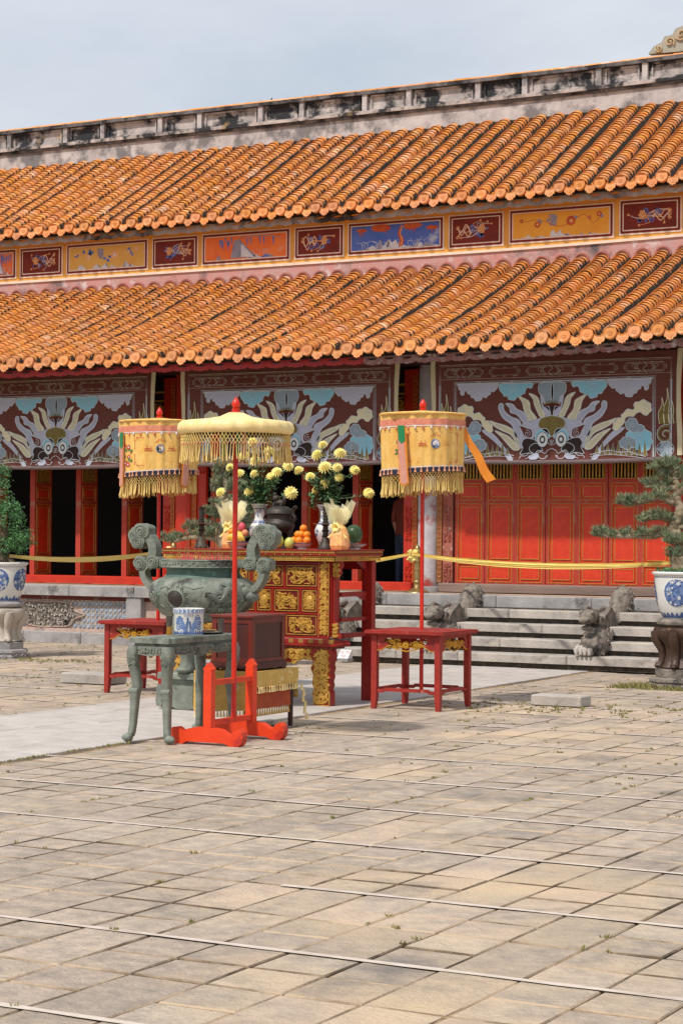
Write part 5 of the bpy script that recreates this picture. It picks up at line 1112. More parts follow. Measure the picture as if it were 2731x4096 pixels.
def drop(M, a, c, zb_fn, name, m_, h0=.004):
    b = MB(); n = 36; P = []; nz = 5
    for i in range(n+1):
        u = a+(c-a)*i/n
        for j in range(nz+1): v = .499+(zb_fn(i/n)-.499)*j/nz; P.append(M(u, v, h0+.010*(j/nz)*(1+sin(u*34)+.5*sin(u*57))))
    b.add(P, [(i*(nz+1)+j, i*(nz+1)+j+1, (i+1)*(nz+1)+j+1, (i+1)*(nz+1)+j) for i in range(n) for j in range(nz)]); return b.build(name, M_(m_), t, 180)
drop(side(tx1+.006), ty0-.005, ty1+.006, lambda s: .375-.01*sin(s*pi), 'cloth_side', 'brocade'); drop(front(ty0-.005), tx0-.005, tx1+.006, lambda s: .165+.02*s, 'cloth_front', 'brocade')
drop(lambda u,v,h:(tx0-.005-h,u,v), ty0-.005, ty1+.006, lambda s: .20, 'cloth_side', 'brocade'); drop(side(tx1-.02), ty0+.02, ty1-.10, lambda s: .185, 'cloth_lining', 'lining', 0); drop(lambda u,v,h:(u,ty1+.005+h,v), tx0-.005, tx1+.006, lambda s: .24, 'cloth_back', 'brocade')
ts, ts2 = MB(), MB()
def tassel(b, p, l=.05): b.lathe([(.003,0),(.008,-.008),(.006,-.014),(.012,-l),(0,-l)][::-1], 6, p)
for k in range(27): y = ty0+(ty1-ty0)*(k+.5)/27; tassel(ts, (tx1+.016+.010*(1+sin(y*34)), y, .372), .05)
for k in range(17): y = ty0+.02+(ty1-.12-ty0)*(k+.5)/17; tassel(ts2, (tx1-.012, y, .186), .06)
for k in range(17): x = tx0+(tx1-tx0)*(k+.5)/17; tassel(ts, (x, ty0-.018, .172+.02*k/17), .06)
for k in range(12): tassel(ts, (tx1+.03+.004*k%2, ty1+.02+.012*(k%4), .36-.05*(k//2)), .055)
ts.build('tassels', M_('silk_pale'), t, 60, kind='stuff'); ts2.build('lining_tassels', M_('brocade'), t, 60, kind='stuff')
cx0, cx1, cy0, cy1 = -8.965, -8.565, 14.27, 14.80
t = thing('wooden_chest', 'dark red wooden offering chest standing on the draped low table', 'chest', ((cx0+cx1)/2,(cy0+cy1)/2,.5))
b = MB(); b.cbox(cx0-.015,cx1+.015,cy0-.015,cy1+.015,.945,.965,.005); b.build('lid', M_('chest_wood'), t)
b = MB(); b.box(cx0+.01,cx1-.01,cy0+.01,cy1-.01,.56,.9448); b.build('panel', M_('chest_panel'), t)
b = MB()
for x in (cx0, cx1-.045):
    for y in (cy0, cy1-.045): b.box(x,x+.045,y,y+.045,.5601,.9449)
for z0, z1 in ((.895,.9447),(.5603,.60)):
    b.box(cx0+.045,cx1-.045,cy0+.002,cy0+.03,z0,z1); b.box(cx1-.03,cx1-.002,cy0+.045,cy1-.045,z0,z1); b.box(cx0+.002,cx0+.03,cy0+.045,cy1-.045,z0,z1)
b.build('frame', M_('chest_wood'), t)
b = MB(); b.box(cx0-.015,cx1+.015,cy0-.015,cy1+.015,.515,.5598); b.box(cx0-.008,cx1+.008,cy0-.008,cy1+.008,.5597,.572); b.build('base', M_('chest_panel'), t)
for x in (cx0-.01, cx1-.05):
    for y in (cy0-.01, cy1-.05): b = MB(); b.box(x,x+.06,y,y+.06,.4995,.5149); b.build('foot', M_('chest_panel'), t)
# ================================================================== large bronze urn on its pedestal
UC = (-10.12, 15.95); ux, uy = UC
t = thing('urn_pedestal', 'low green bronze pedestal with scrolled feet under the large urn', 'pedestal', (ux,uy,0))
b = MB(); b.cbox(ux-.31,ux+.31,uy-.31,uy+.31,.285,.345,.012); b.build('top_slab', M_('bronze'), t)
b = MB(); b.cbox(ux-.27,ux+.27,uy-.27,uy+.27,.225,.2848,.006); b.build('waist', M_('bronze'), t)
skirt = [(-.33,.225),(.33,.225),(.35,.15),(.36,.08),(.34,.03),(.30,.02),(.28,.05),(.29,.085),(.25,.095),(.20,.06),(.12,.015),(0,.0),(-.12,.015),(-.20,.06),(-.25,.095),(-.29,.085),(-.28,.05),(-.30,.02),(-.34,.03),(-.36,.08),(-.35,.15)]
for M in (lambda u,v,h:(ux+u,uy-.30-h,v), lambda u,v,h:(ux+.30+h,uy+u,v), lambda u,v,h:(ux-u,uy+.30+h,v), lambda u,v,h:(ux-.30-h,uy-u,v)):
    b = MB(); b.prism([(u*.86,v) for u, v in skirt], M, -.03, .02); b.build('skirt', M_('bronze'), t, 30)
    
t = thing('bronze_urn', 'huge green bronze incense urn with cloud scroll handles and lion legs', 'urn', (ux,uy,.345))
b = MB(); b.lathe([(0,.80),(.14,.805),(.28,.83),(.38,.88),(.455,.95),(.50,1.02),(.512,1.09),(.503,1.14),(.468,1.19),(.41,1.222),(.36,1.235)], 72, (ux,uy,0)); body = b.build('body', M_('bronze'), t, 70)
b = MB(); b.lathe([(.36,1.232),(.35,1.25),(.342,1.28),(.35,1.315),(.38,1.325)], 64, (ux,uy,0)); b.build('neck', mat('bronze_teal', lin(92,116,106), lin(70,98,92), 9, .6, metal=.2, bump=.3, c3=lin(110,150,140), t3=.56, s3=6), t, 60)
b = MB(); b.lathe([(.34,1.322),(.392,1.322),(.398,1.328),(.392,1.335),(.392,1.385),(.398,1.392),(.392,1.40),(.36,1.40),(.35,1.34),(0,1.335)], 64, (ux,uy,0)); rim = b.build('rim', M_('bronze'), t, 35)
Mr = ring_map(UC, .392, cth(ux,uy)); b = MB()
for k in range(-9, 10):
    u = k*.075
    if k % 4 == 0:
        for d in (-.018,0,.018): b.relief([(u+d,1.345),(u+d,1.378)], .008, .006, Mr)
        b.relief([(u-.024,1.362),(u+.024,1.362)], .008, .006, Mr)
    else: b.relief(cr([(u-.03,1.368),(u-.012,1.374),(u,1.358),(u+.012,1.346),(u+.03,1.36)],4), .013, .007, Mr)
b.build('rim_relief', M_('bronze'), rim, kind='stuff')
prof_r = [(.83,.28),(.88,.38),(.95,.455),(1.02,.50),(1.09,.512),(1.14,.503),(1.19,.468),(1.222,.41)]
def body_r(z):
    for (z0,r0),(z1,r1) in zip(prof_r, prof_r[1:]):
        if z0 <= z <= z1: return r0+(r1-r0)*(z-z0)/(z1-z0)
    return .32
def Mb(th0):
    def M(u, v, h):
        r_ = body_r(v); th = th0+u/.56; return (ux+cos(th)*(r_+h), uy+sin(th)*(r_+h), v+h*(.6 if v > 1.12 else -.3 if v < .98 else 0))
    return M
c0 = cth(ux,uy); b = MB(); M = Mb(c0)
sp = cr([(.02,1.08),(.10,1.06),(.16,1.02),(.22,1.06),(.24,1.12),(.30,1.13),(.34,1.08),(.33,1.03),(.38,1.0),(.44,1.02)], 5); b.relief(sp, lambda s: .05*(1-.4*abs(s-.4)), .022, M)
for k in range(16): p = sp[k*2+4]; a = U(0,6.28); b.relief(cr([p,(p[0]+cos(a)*.05,p[1]+sin(a)*.035),(p[0]+cos(a+.7)*.09,p[1]+sin(a+.7)*.05)],3), lambda s: .02*(1-s)+.005, .014, M)
for k in range(12): q = (U(-.10,.5), U(.93,1.0)); b.relief(spiral(q, U(.02,.035), 1.2, U(0,6), 10), .014, .012, M)
for k in range(14): q = (-.62+U(-.1,.12), U(.95,1.12)); b.relief(spiral(q, U(.02,.04), 1.2, U(0,6), 10), .016, .014, M)
b.build('dragon_relief', M_('bronze'), body, 60, kind='stuff')
b = MB(); q = (-.30,1.04); b.relief([(q[0]+cos(a)*.10,q[1]+sin(a)*.085) for a in [2*pi*i/24 for i in range(25)]], .03, .012, M)
for k in range(14): a = 2*pi*k/14; b.relief(spiral((q[0]+cos(a)*.125,q[1]+sin(a)*.10), .022, 1.1, a, 9), .014, .012, M)
b.relief([(-.5,1.13),(-.42,1.15),(-.35,1.13),(-.2,1.155),(-.1,1.13),(.0,1.15)], .01, .008, M)
b.build('medallion_frame', M_('bronze'), body, 60, kind='stuff')
b = MB(); n = 20; P = [M(q[0], q[1], .022)]
for rr, h in ((.045,.018),(.082,.006)): P += [M(q[0]+cos(2*pi*i/n)*rr, q[1]+sin(2*pi*i/n)*rr*.85, h) for i in range(n)]
b.add(P, [(0,1+i,1+(i+1)%n) for i in range(n)]+[(1+i,1+n+i,1+n+(i+1)%n,1+(i+1)%n) for i in range(n)]); b.build('medallion', M_('bronze_dark'), body, 80)
def hp(dx, zy, s_): return (ux+s_*dx*.0010972, 1.39-(zy-468)*.000898)
def cloud(cx, cz, r_, lob, M, b, h0, h1, ph=0):
    pl = []
    for i in range(48): a = 2*pi*i/48; pl.append((cx+cos(a)*r_[0]*(1+.13*abs(sin(lob*(a+ph)/2))-.05), cz+sin(a)*r_[1]*(1+.13*abs(sin(lob*(a+ph)/2))-.05)))
    b.prism(pl, M, h0, h1)
for s_ in (-1, 1):
    Mf = lambda u, v, h: (u, uy-.0-h, v); b = MB()
    lowc = cr([hp(400,800,s_),hp(470,790,s_),hp(545,735,s_),hp(595,650,s_),hp(600,570,s_),hp(560,520,s_)], 5); upc = cr([hp(515,470,s_),hp(500,400,s_),hp(500,330,s_),hp(530,255,s_),hp(585,205,s_)], 5)
    for pth, w0, w1 in ((lowc,.045,.075),(upc,.09,.085)):
        n = len(pth); P = []
        for i, p in enumerate(pth):
            tt = pth[min(i+1,n-1)]-pth[max(i-1,0)]; tt.normalize(); qn = Vector((-tt.y,tt.x)); w = w0+(w1-w0)*i/(n-1)
            for sg, h in ((1,.05),(-1,.05),(-1,-.05),(1,-.05)): pp = p+qn*(sg*w/2); P.append((pp.x, uy-h, pp.y))
        b.add(P, [(0,1,2,3),(4*n-1,4*n-2,4*n-3,4*n-4)]+[(4*i+(k+1)%4,4*i+k,4*i+4+k,4*i+4+(k+1)%4) for i in range(n-1) for k in range(4)])
    hd = b.build('handle', M_('bronze'), t, 40)
    b = MB(); c = hp(640,215,s_)
    cloud(hp(615,165,s_)[0], hp(615,165,s_)[1], (.095,.07), 5, Mf, b, -.062, .062); cloud(hp(645,280,s_)[0], hp(645,280,s_)[1], (.075,.065), 5, Mf, b, -.060, .060, .4); cloud(hp(680,215,s_)[0], hp(680,215,s_)[1], (.07,.08), 5, Mf, b, -.058, .058, .2); b.build('cloud_scroll', M_('bronze'), hd, 30)
    b = MB(); cloud(*hp(490,495,s_), (.072,.062), 5, Mf, b, -.062, .062); b.build('cloud_scroll', M_('bronze'), hd, 30)
    b = MB(); xa_, xb_ = sorted((ux+s_*.33, ux+s_*.50)); b.box(xa_,xb_,uy-.05,uy+.05,1.328,1.394); b.build('rim_bracket', M_('bronze'), hd)
    b = MB(); cloud(*hp(625,505,s_), (.068,.066), 5, Mf, b, -.060, .060); b.build('cloud_scroll', M_('bronze'), hd, 30)
    b = MB()
    for p, r_, h in ((hp(615,165,s_),.045,.062),(hp(645,280,s_),.04,.060),(hp(490,495,s_),.042,.062),(hp(625,505,s_),.04,.060),(hp(680,215,s_),.035,.058)): b.relief(spiral(p, r_, 1.7, 1.0, 24, s_), .013, .008, Mf, h); b.relief([(p[0]+cos(a)*r_*1.35,p[1]+sin(a)*r_*1.2) for a in [2*pi*i/18 for i in range(19)]], .010, .007, Mf, h)
    b.build('scroll_relief', M_('bronze'), hd, kind='stuff')
    b = MB(); bx_ = ux+s_*.45; b.ball((bx_,uy,1.10),(.10,.13,.085),12,8,.05); b.ball((bx_+s_*.08,uy,1.06),(.07,.085,.055),10,7,.05)     # beast holding the handle
    for e in (-1,1): b.ball((bx_+s_*.02,uy+e*.08,1.165),.03,8,6); b.tube([(bx_-s_*.04,uy+e*.05,1.17),(bx_-s_*.08,uy+e*.07,1.23),(bx_-s_*.10,uy+e*.06,1.265)],[.03,.022,.015],7); b.ball((bx_-s_*.10,uy+e*.06,1.268),.02,7,5)
    b.build('beast_head', M_('bronze'), hd, 70)
for k in range(3):
    a = c0-.62+k*2*pi/3; d = Vector((cos(a),sin(a),0)); o_ = Vector((ux,uy,0)); b = MB()
    b.tube([o_+d*.34+Vector((0,0,.86)), o_+d*.36+Vector((0,0,.74)), o_+d*.30+Vector((0,0,.60)), o_+d*.24+Vector((0,0,.48)), o_+d*.25+Vector((0,0,.39)), o_+d*.28+Vector((0,0,.36))], [.10,.095,.075,.06,.075,.06], 12); b.ball(tuple(o_+d*.38+Vector((0,0,.80))), (.09,.09,.075), 10, 8, .06); b.ball(tuple(o_+d*.30+Vector((0,0,.375))), (.08,.08,.032), 10, 6)
    b.build('lion_leg', M_('bronze'), t, 70)
b = MB(); b.lathe([(.345,1.336),(.34,1.352),(0,1.356)], 40, (ux,uy,0)); b.build('ash', mat('ash', lin(150,142,132), None, 12, .95, bump=.6), t)
t = thing('incense_bundle', 'pink and brown incense sticks standing in the bronze urn', 'incense', (ux,uy,1.35))
for k in range(95):
    a, r_ = U(0,6.28), .31*sqrt(R()); x, y = ux+cos(a)*r_, uy+sin(a)*r_; pk = k < 78; h = U(.05,.10) if pk else U(.16,.30); b = MB(); b.tube([(x,y,1.34),(x+U(-.012,.012),y,1.355+h)], .0035 if pk else .0022, 4); b.build('incense_stick', M_('incense_pink' if pk else 'incense_stick'), t)
# ================================================================== altar
ax0, ax1, ay = -10.96, -9.205, 16.76; f = front(ay)
t = thing('altar_table', 'tall red lacquered altar with gilt carved panels and a lace cornice', 'altar', ((ax0+ax1)/2,17.15,0))
tX0, tX1, tY0, tY1 = -11.09, -9.085, 16.66, 17.66
b = MB(); b.box(tX0,tX1,tY0,tY1,1.486,1.497); b.box(tX0+.02,tX1-.02,tY0+.02,tY1-.02,1.44,1.486); top = b.build('table_top', M_('altar_red'), t)
def pieces(name, m_, par, M, a, c, z0, z1, w, h0, h1, gap=.002, var=None):
    n = max(1, round((c-a)/w)); w = (c-a)/n; me = {}
    for i in range(n):
        b = MB(); b.prism([(a+w*i+gap/2,z0),(a+w*(i+1)-gap/2,z0),(a+w*(i+1)-gap/2,z1),(a+w*i+gap/2,z1)], M, h0, h1); b.build(name, M_(m_ if var is None else var[i % len(var)]), par)
pieces('petal_block', 'gold_dull', top, front(tY0+.02), tX0+.02, tX1-.02, 1.462, 1.485, .06, 0, .014); pieces('petal_block', 'gold_dull', top, side(tX1-.02), tY0+.02, tY1-.02, 1.462, 1.485, .06, 0, .014)
b = MB(); b.tube([(tX0+.01,tY0+.022,1.449),(tX1-.01,tY0+.022,1.449)], .013, 8); b.tube([(tX1-.022,tY0+.01,1.449),(tX1-.022,tY1-.01,1.449)], .013, 8); b.build('moulding', M_('altar_red'), top, 40)
b = MB()
for i in range(60): u = tX0+.03+(tX1-tX0-.06)*i/59; b.relief([(u,1.449),(u+.018,1.449)], .012, .004, front(tY0+.01)) if i % 3 == 0 else None
b.build('gilt_dashes', M_('gold_dull'), top, kind='stuff')
def lace(M, a, c):                                       # openwork fringe of small stars
    b = MB(); z1, z0 = 1.435, 1.388; n = int((c-a)/.026); w = (c-a)/n
    for z in (z1-.003, (z0+z1)/2, z0+.003): b.prism([(a,z-.003),(c,z-.003),(c,z+.003),(a,z+.003)], M, -.004, .004)
    for i in range(n+1):
        u = a+w*i; b.prism([(u-.003,z0),(u+.003,z0),(u+.003,z1),(u-.003,z1)], M, -.003, .003)
        if i < n: b.stroke([(u,z0),(u+w,(z0+z1)/2)], .005, M, .002); b.stroke([(u+w,(z0+z1)/2),(u,z1)], .005, M, .002)
    return b.build('lace_fringe', M_('gold_leaf'), top, kind='stuff')
lace(front(tY0+.03), tX0+.03, tX1-.03); lace(side(tX1-.03), tY0+.03, tY1-.03)
b = MB(); b.box(ax0,ax1,ay+.03,ay+.20,.66,1.39); carc = b.build('carcass', M_('altar_red'), t)
fr = MB()
rows = ((1.13,1.355),(.885,1.115),(.66,.872)); ix0, ix1 = ax0+.125, ax1-.125
bars = [1.355, 1.115, .872, .64]
for z in bars: fr.box(ax0+.01, ax1-.01, ay, ay+.0305, z, z+.016 if z > .65 else z+.022)
def vb(x, z0, z1): fr.box(x-.010, x+.010, ay+.001, ay+.0305, z0, z1)
W_ = ix1-ix0; u1 = [ix0+W_*i/4 for i in range(5)]; s5 = [0,.125,.3333,.4375+.0,.5625,.6667,.875,1.0]
mid = [ix1-.005-.195, ix1-.51, ix1-.70, ix1-1.01, ix1-1.21]; mids = [ix1]+mid+[ix0]
for x in u1: vb(x,1.131,1.355); vb(x,.662,.872)
for x in mids: vb(x,.888,1.115)
fr.build('frame', M_('altar_red'), carc)
def gpanel(a, c, z0, z1, beast):
    b = MB(); b.box(a,c,ay+.008,ay+.0305,z0,z1); p = b.build('panel', M_('altar_dark'), carc)
    M = front(ay+.008); b = MB()
    q = [(a+.012,z0+.012),(c-.012,z0+.012),(c-.012,z1-.012),(a+.012,z1-.012)]
    for i in range(4): b.relief([q[i],q[(i+1)%4]], .009, .007, M)
    b.build('gilt_border', M_('gold_leaf'), p)
    b = MB(); carve(b, a+.028, c-.028, z0+.028, z1-.028, M, 26, .017, .012)
    cx_, cz_ = (a+c)/2, (z0+z1)/2
    if beast:
        b.ball((cx_,ay+.004,cz_+.01),(.04,.016,.045),10,7,.05)
        for k in range(9): a_ = pi*k/8; b.relief([(cx_+cos(a_)*.045,cz_+.015+sin(a_)*.05),(cx_+cos(a_)*.065,cz_+.015+sin(a_)*.085)], .018,.012,M)
    else:
        for sg in (-1,1): b.relief(cr([(cx_-sg*.10,cz_-.03),(cx_-sg*.04,cz_+.03),(cx_+sg*.02,cz_-.01),(cx_+sg*.08,cz_+.035)],5), lambda s: .034*(1-s)+.008, .02, M)
    b.build('gilt_carving', M_('gold_leaf'), p, kind='stuff')
for i in range(4): gpanel(u1[i]+.012,u1[i+1]-.012,1.134,1.352,False); gpanel(u1[i]+.012,u1[i+1]-.012,.665,.869,False)
for i in range(len(mids)-1):
    a, c = sorted((mids[i],mids[i+1])); gpanel(a+.012,c-.012,.891,1.112, c-a < .25)
for a, c in ((ax1-.115,ax1-.02),(ax0+.02,ax0+.115)):
    b = MB(); b.box(a,c,ay+.006,ay+.0308,.66,1.372); p = b.build('carved_strip', M_('altar_red'), carc); b = MB(); M = front(ay+.006)
    carve(b, a+.008, c-.008, .67, 1.365, M, 36, .022, .014)
    for k in range(10): z = .69+.07*k; b.relief(cr([(a+.01,z),(a+.05,z+.03),(c-.01,z+.02),(a+.05,z+.06)],4), .026, .016, M)
    for x in (a-.006,c+.006): b.relief([(x,.66),(x,1.372)], .008, .008, M)
    b.build('gilt_carving', M_('gold_leaf'), p, kind='stuff')
# side wings, lower moulding, legs
wing = [(ax1,1.385),(ax1+.09,1.385),(ax1+.10,1.34),(ax1+.075,1.31),(ax1+.085,1.27),(ax1+.05,1.24),(ax1+.02,1.20),(ax1+.015,.95),(ax1+.02,.82),(ax1+.04,.78),(ax1+.055,.75),(ax1+.05,.71),(ax1+.09,.67),(ax1+.085,.645),(ax1,.64)]
for s_ in (1, -1):
    cxm = (ax0+ax1)/2; pl = [(u if s_ > 0 else 2*cxm-u, v) for u, v in wing]; b = MB(); b.prism(pl, front(ay+.08), -.02, .02); p = b.build('wing', M_('altar_red'), carc)
    b = MB(); M = front(ay+.06); xs = lambda u: u if s_ > 0 else 2*cxm-u
    for z0, z1, w in ((1.235,1.375,.075),(.655,.79,.06)): a, c = sorted((xs(ax1+.006), xs(ax1+w))); carve(b, a, c, z0, z1, M, 9, .02, .016)
    b.build('gilt_carving', M_('gold_leaf'), p, kind='stuff')
b = MB(); b.box(ax0-.07,ax1+.08,ay-.06,ay+.24,.598,.622); bs = b.build('base_moulding', M_('altar_red'), t)
b = MB(); b.tube([(ax0-.08,ay-.055,.585),(ax1+.09,ay-.055,.585)], .018, 8); b.tube([(ax1+.085,ay-.06,.585),(ax1+.085,ay+.24,.585)], .018, 8); b.build('moulding', M_('altar_red'), bs, 40)
pieces('petal_block', 'gold_dull', bs, front(ay-.06), ax0-.07, ax1+.08, .600, .638, .055, -.02, .012, var=('gold_dull','altar_red'))
b = MB(); b.box(ax0-.05,ax1+.06,ay-.04,ay+.2,.548,.5979); p = b.build('fret_band', M_('altar_dark'), bs); b = MB(); x = ax0-.04
while x < ax1+.05: b.relief([(x,.555),(x+.03,.555),(x+.03,.59),(x+.01,.59),(x+.01,.572),(x+.045,.572)], .007, .004, front(ay-.04)); x += .055
b.build('gilt_fret', M_('gold_dull'), p, kind='stuff')
for s_ in (1, -1):
    L_ = lambda u: u if s_ > 0 else 2*cxm-u
    leg = [(ax1-.16,.547),(ax1+.045,.547),(ax1+.055,.50),(ax1+.05,.45),(ax1+.035,.40),(ax1+.045,.36),(ax1+.03,.32),(ax1+.04,.28),(ax1+.025,.24),(ax1+.035,.20),(ax1+.02,.16),(ax1+.035,.13),(ax1+.035,.0),(ax1-.13,.0),(ax1-.14,.10),(ax1-.155,.12),(ax1-.13,.16),(ax1-.15,.22),(ax1-.14,.30),(ax1-.17,.36),(ax1-.15,.40)]
    b = MB(); b.prism([(L_(u),v) for u, v in leg], front(ay-.045), -.10, 0); lg = b.build('leg', M_('altar_red'), t)
    b = MB(); M = front(ay-.045); a, c = sorted((L_(ax1-.135), L_(ax1+.02))); carve(b, a, c, .02, .54, M, 60, .026, .02)
    for k in range(7): z = .05+.07*k; b.relief(cr([(a,z),((a+c)/2,z+.04),(c,z+.01),((a+c)/2,z+.07)],4), .03, .024, M)
    q = [(L_(u),v) for u, v in leg[13:]]; b.relief(q, .012, .014, M); b.relief([(L_(ax1-.13),.008),(L_(ax1+.03),.008),(L_(ax1+.03),.13)], .012, .014, M); b.build('gilt_carving', M_('gold_leaf'), lg, kind='stuff')
ap = [(ax0+.15,.547),(ax1-.15,.547),(ax1-.15,.42),(ax1-.18,.45),(ax1-.24,.46),(ax1-.30,.43),(ax1-.38,.40),(ax1-.5,.40),(ax1-.6,.37),(cxm,.36),(ax0+.6,.37),(ax0+.5,.40),(ax0+.38,.40),(ax0+.30,.43),(ax0+.24,.46),(ax0+.18,.45),(ax0+.15,.42)]
b = MB(); b.prism(ap, front(ay-.04), -.025, 0); p = b.build('apron', M_('altar_red'), t); b = MB(); carve(b, ax0+.2, ax1-.17, .44, .54, front(ay-.04), 90, .028, .018); b.relief([(u,v+.006) for u, v in ap[2:]], .014, .014, front(ay-.04))
for k in range(8): x = cxm+(-3.5+k)*.15; b.relief(spiral((x,.42), .035, 1.2, k, 12), .02, .016, front(ay-.04))
b.build('gilt_carving', M_('gold_leaf'), p, kind='stuff')
for X in (ax1-.045, ax0-.045):
    b = MB(); b.box(X,X+.11,17.50,17.585,0,1.388); b.build('rear_post', M_('altar_red'), t)
    for z0, z1 in ((1.04,1.085),(.64,.685),(.80,.835)):
        b = MB(); b.box(X+.02,X+.065,ay+.205 if z0 > .7 else ay+.245,17.4995,z0,z1); b.build('rail', M_('altar_red'), t)
    b = MB(); b.prism([(17.30,1.388),(17.4995,1.388),(17.4995,1.20),(17.47,1.30)], side(X+.03), 0, .03); b.prism([(17.32,1.039),(17.4995,1.039),(17.4995,.93),(17.47,.99)], side(X+.031), 0, .028); b.build('bracket', M_('altar_red'), t)
b = MB(); b.box(ax0-.02,ax1+.02,17.50,17.54,1.30,1.387); b.build('rail', M_('altar_red'), t)
# ================================================================== things on the altar
AZ = 1.4975
def onY(px, Y): return ony(px, 2190, Y).x
def candlestick(px, label):
    x, y = onY(px, 16.92), 16.92; t = thing('candlestick', label, 'candlestick', (x,y,AZ)); h = .41
    b = MB(); b.lathe([(.078,0),(.078,.012),(.06,.03),(.045,.07),(.034,.10),(.030,.12),(.04,.13),(.026,.14),(.028,.17),(.04,.18),(.028,.19),(.026,.225),(.038,.235),(.026,.24)], 20, (x,y,AZ)); b.build('stem', M_('bronze_dark'), t, 40)
    b = MB(); b.lathe([(.02,.238),(.115,.244),(.12,.250),(.115,.251),(.02,.247)], 28, (x,y,AZ)); b.build('drip_pan', M_('pewter'), t, 40)
    q = [(.026,.25)]
    for k in range(5): q += [(.03,.262+.03*k),(.03,.270+.03*k),(.024,.274+.03*k),(.026,.288+.03*k)]
    q += [(.04,.405),(.042,.412),(.0,.412)]; b = MB(); b.lathe(q, 18, (x,y,AZ)); b.build('socket', M_('bronze_dark'), t, 30)
candlestick(806, 'dark bronze candlestick at the left end of the altar'); candlestick(1301, 'dark bronze candlestick before the right flower vase')
def vase(px, Y, s, label, meiping=True):
    x = onY(px, Y); t = thing('porcelain_vase', label, 'vase', (x,Y,AZ)); P = [(.055,0),(.06,.008),(.055,.05),(.075,.09),(.10,.15),(.105,.19),(.085,.24),(.055,.28),(.046,.32),(.05,.38),(.075,.43),(.09,.445),(.085,.447),(.055,.40),(.0,.38)]
    b = MB(); b.lathe([(r_*s,z*s) for r_, z in P], 28, (x,Y,AZ)); b.build('body', M_('porcelain'), t, 50)
    b = MB(); th = cth(x,Y)
    def Mv(u,v,h):
        zz = (v-AZ)/s
        for (r0,z0),(r1,z1) in zip(P,P[1:]):
            if z0 <= zz <= z1: r_ = r0+(r1-r0)*(zz-z0)/(z1-z0); break
        else: r_ = .05
        return (x+cos(th+u/(.09*s))*(r_*s+h+.0015), Y+sin(th+u/(.09*s))*(r_*s+h+.0015), v)
    for k in range(34): q = (U(-.2,.2), AZ+U(.02,.42)*s); b.stroke(spiral(q, U(.012,.024), 1.2, U(0,6), 9), .009, Mv, 0)
    for z in (.03,.26,.275,.40): b.stroke([(-.27+.027*i, AZ+z*s) for i in range(21)], .008, Mv, 0)
    b.build('cobalt_drawing', M_('cobalt'), t, kind='stuff'); return x, Y, AZ+.43*s
pet = MB(); n_ = 0
for ringr, hh, nn, ln in ((.006,.030,7,.020),(.012,.026,10,.028),(.018,.018,12,.036),(.020,.008,14,.042),(.018,-.002,14,.044),(.014,-.012,12,.038)):
    for k in range(nn):
        a = 2*pi*(k+.37*nn)/nn; ca, sa = cos(a), sin(a); up = (hh+.014)/.05; w = .0075
        p0 = (ca*ringr*.4, sa*ringr*.4, hh*.5); tip = (ca*ln*(1.05-.45*up)*1.25, sa*ln*(1.05-.45*up)*1.25, hh+.012*up); m_ = tuple((p0[i]+tip[i])/2+(0,0,.006)[i] for i in range(3))
        pet.add([p0,(m_[0]-sa*w,m_[1]+ca*w,m_[2]),tip,(m_[0]+sa*w,m_[1]-ca*w,m_[2])], [(0,1,2,3)])
pet.ball((0,0,.006),(.022,.022,.022),8,6); petm = pet.mesh('blossom', M_('petal'))
def bouquet(base, blooms, Y, label, filler):
    x0, y0, z0 = base; t = thing('chrysanthemum_bunch', label, 'flowers', (x0,y0,z0)); st, lf = MB(), MB()
    def stem(tip, r_=.0035, leaves=True):
        m1 = Vector((x0+(tip.x-x0)*.25+U(-.02,.02), y0+(tip.y-y0)*.3, z0+(tip.z-z0)*.55)); q = cr([Vector((x0+U(-.03,.03),y0+U(-.03,.03),z0-.05)), m1, tip], 6); st.tube(q, r_, 4, caps=False)
        if leaves:
            for p in q[4:]:
                for _ in range(3): lfq(p)
    def lfq(p, s=1.0):
        d = Vector((U(-1,1),U(-1,1),U(-.6,.8))).normalized(); l = U(.03,.06)*s; sd = d.cross(Vector((0,0,1)))
        sd = sd.normalized() if sd.length > .01 else Vector((1,0,0)); w = l*.30; up = d.cross(sd)*l*.15
        lf.add([p, p+d*l*.35+sd*w+up, p+d*l*.7+sd*w*.7, p+d*l, p+d*l*.7-sd*w*.7, p+d*l*.35-sd*w+up], [(0,1,2,3),(0,3,4,5)])
    for (px, py_, s_) in blooms:
        dy = U(-.14,.10); p = ony(px, py_, Y+dy); stem(p-Vector((0,0,.02)))
        d = (p-Vector((x0,y0,z0))).normalized()*.55 + Vector((U(-.2,.2)+.15,-.75,.35)); e = d.to_track_quat('Z','Y').to_euler(); inst('blossom', petm, t, p, e, (s_*1.28*U(.88,1.1),)*3)
    for k in range(filler):
        a = U(0,6.28); r_ = .26*sqrt(R()); stem(Vector((x0+cos(a)*r_, y0+sin(a)*r_*.6, z0+U(.08,.34))), .0025)
    for k in range(filler*10): a = U(0,6.28); r_ = .17*sqrt(R()); lfq(Vector((x0+cos(a)*r_, y0+sin(a)*r_*.6, z0+U(-.02,.26))), 1.0)
    st.build('stems', M_('stem'), t, kind='stuff'); lf.build('leaves', M_('leaf_green'), t, kind='stuff')
zb = lambda x, y, s=1.0: (800+x*.4847, 1700+y*.4847, s)
v1 = vase(1037, 17.34, 1.0, 'blue and white vase holding the left bunch of chrysanthemums')
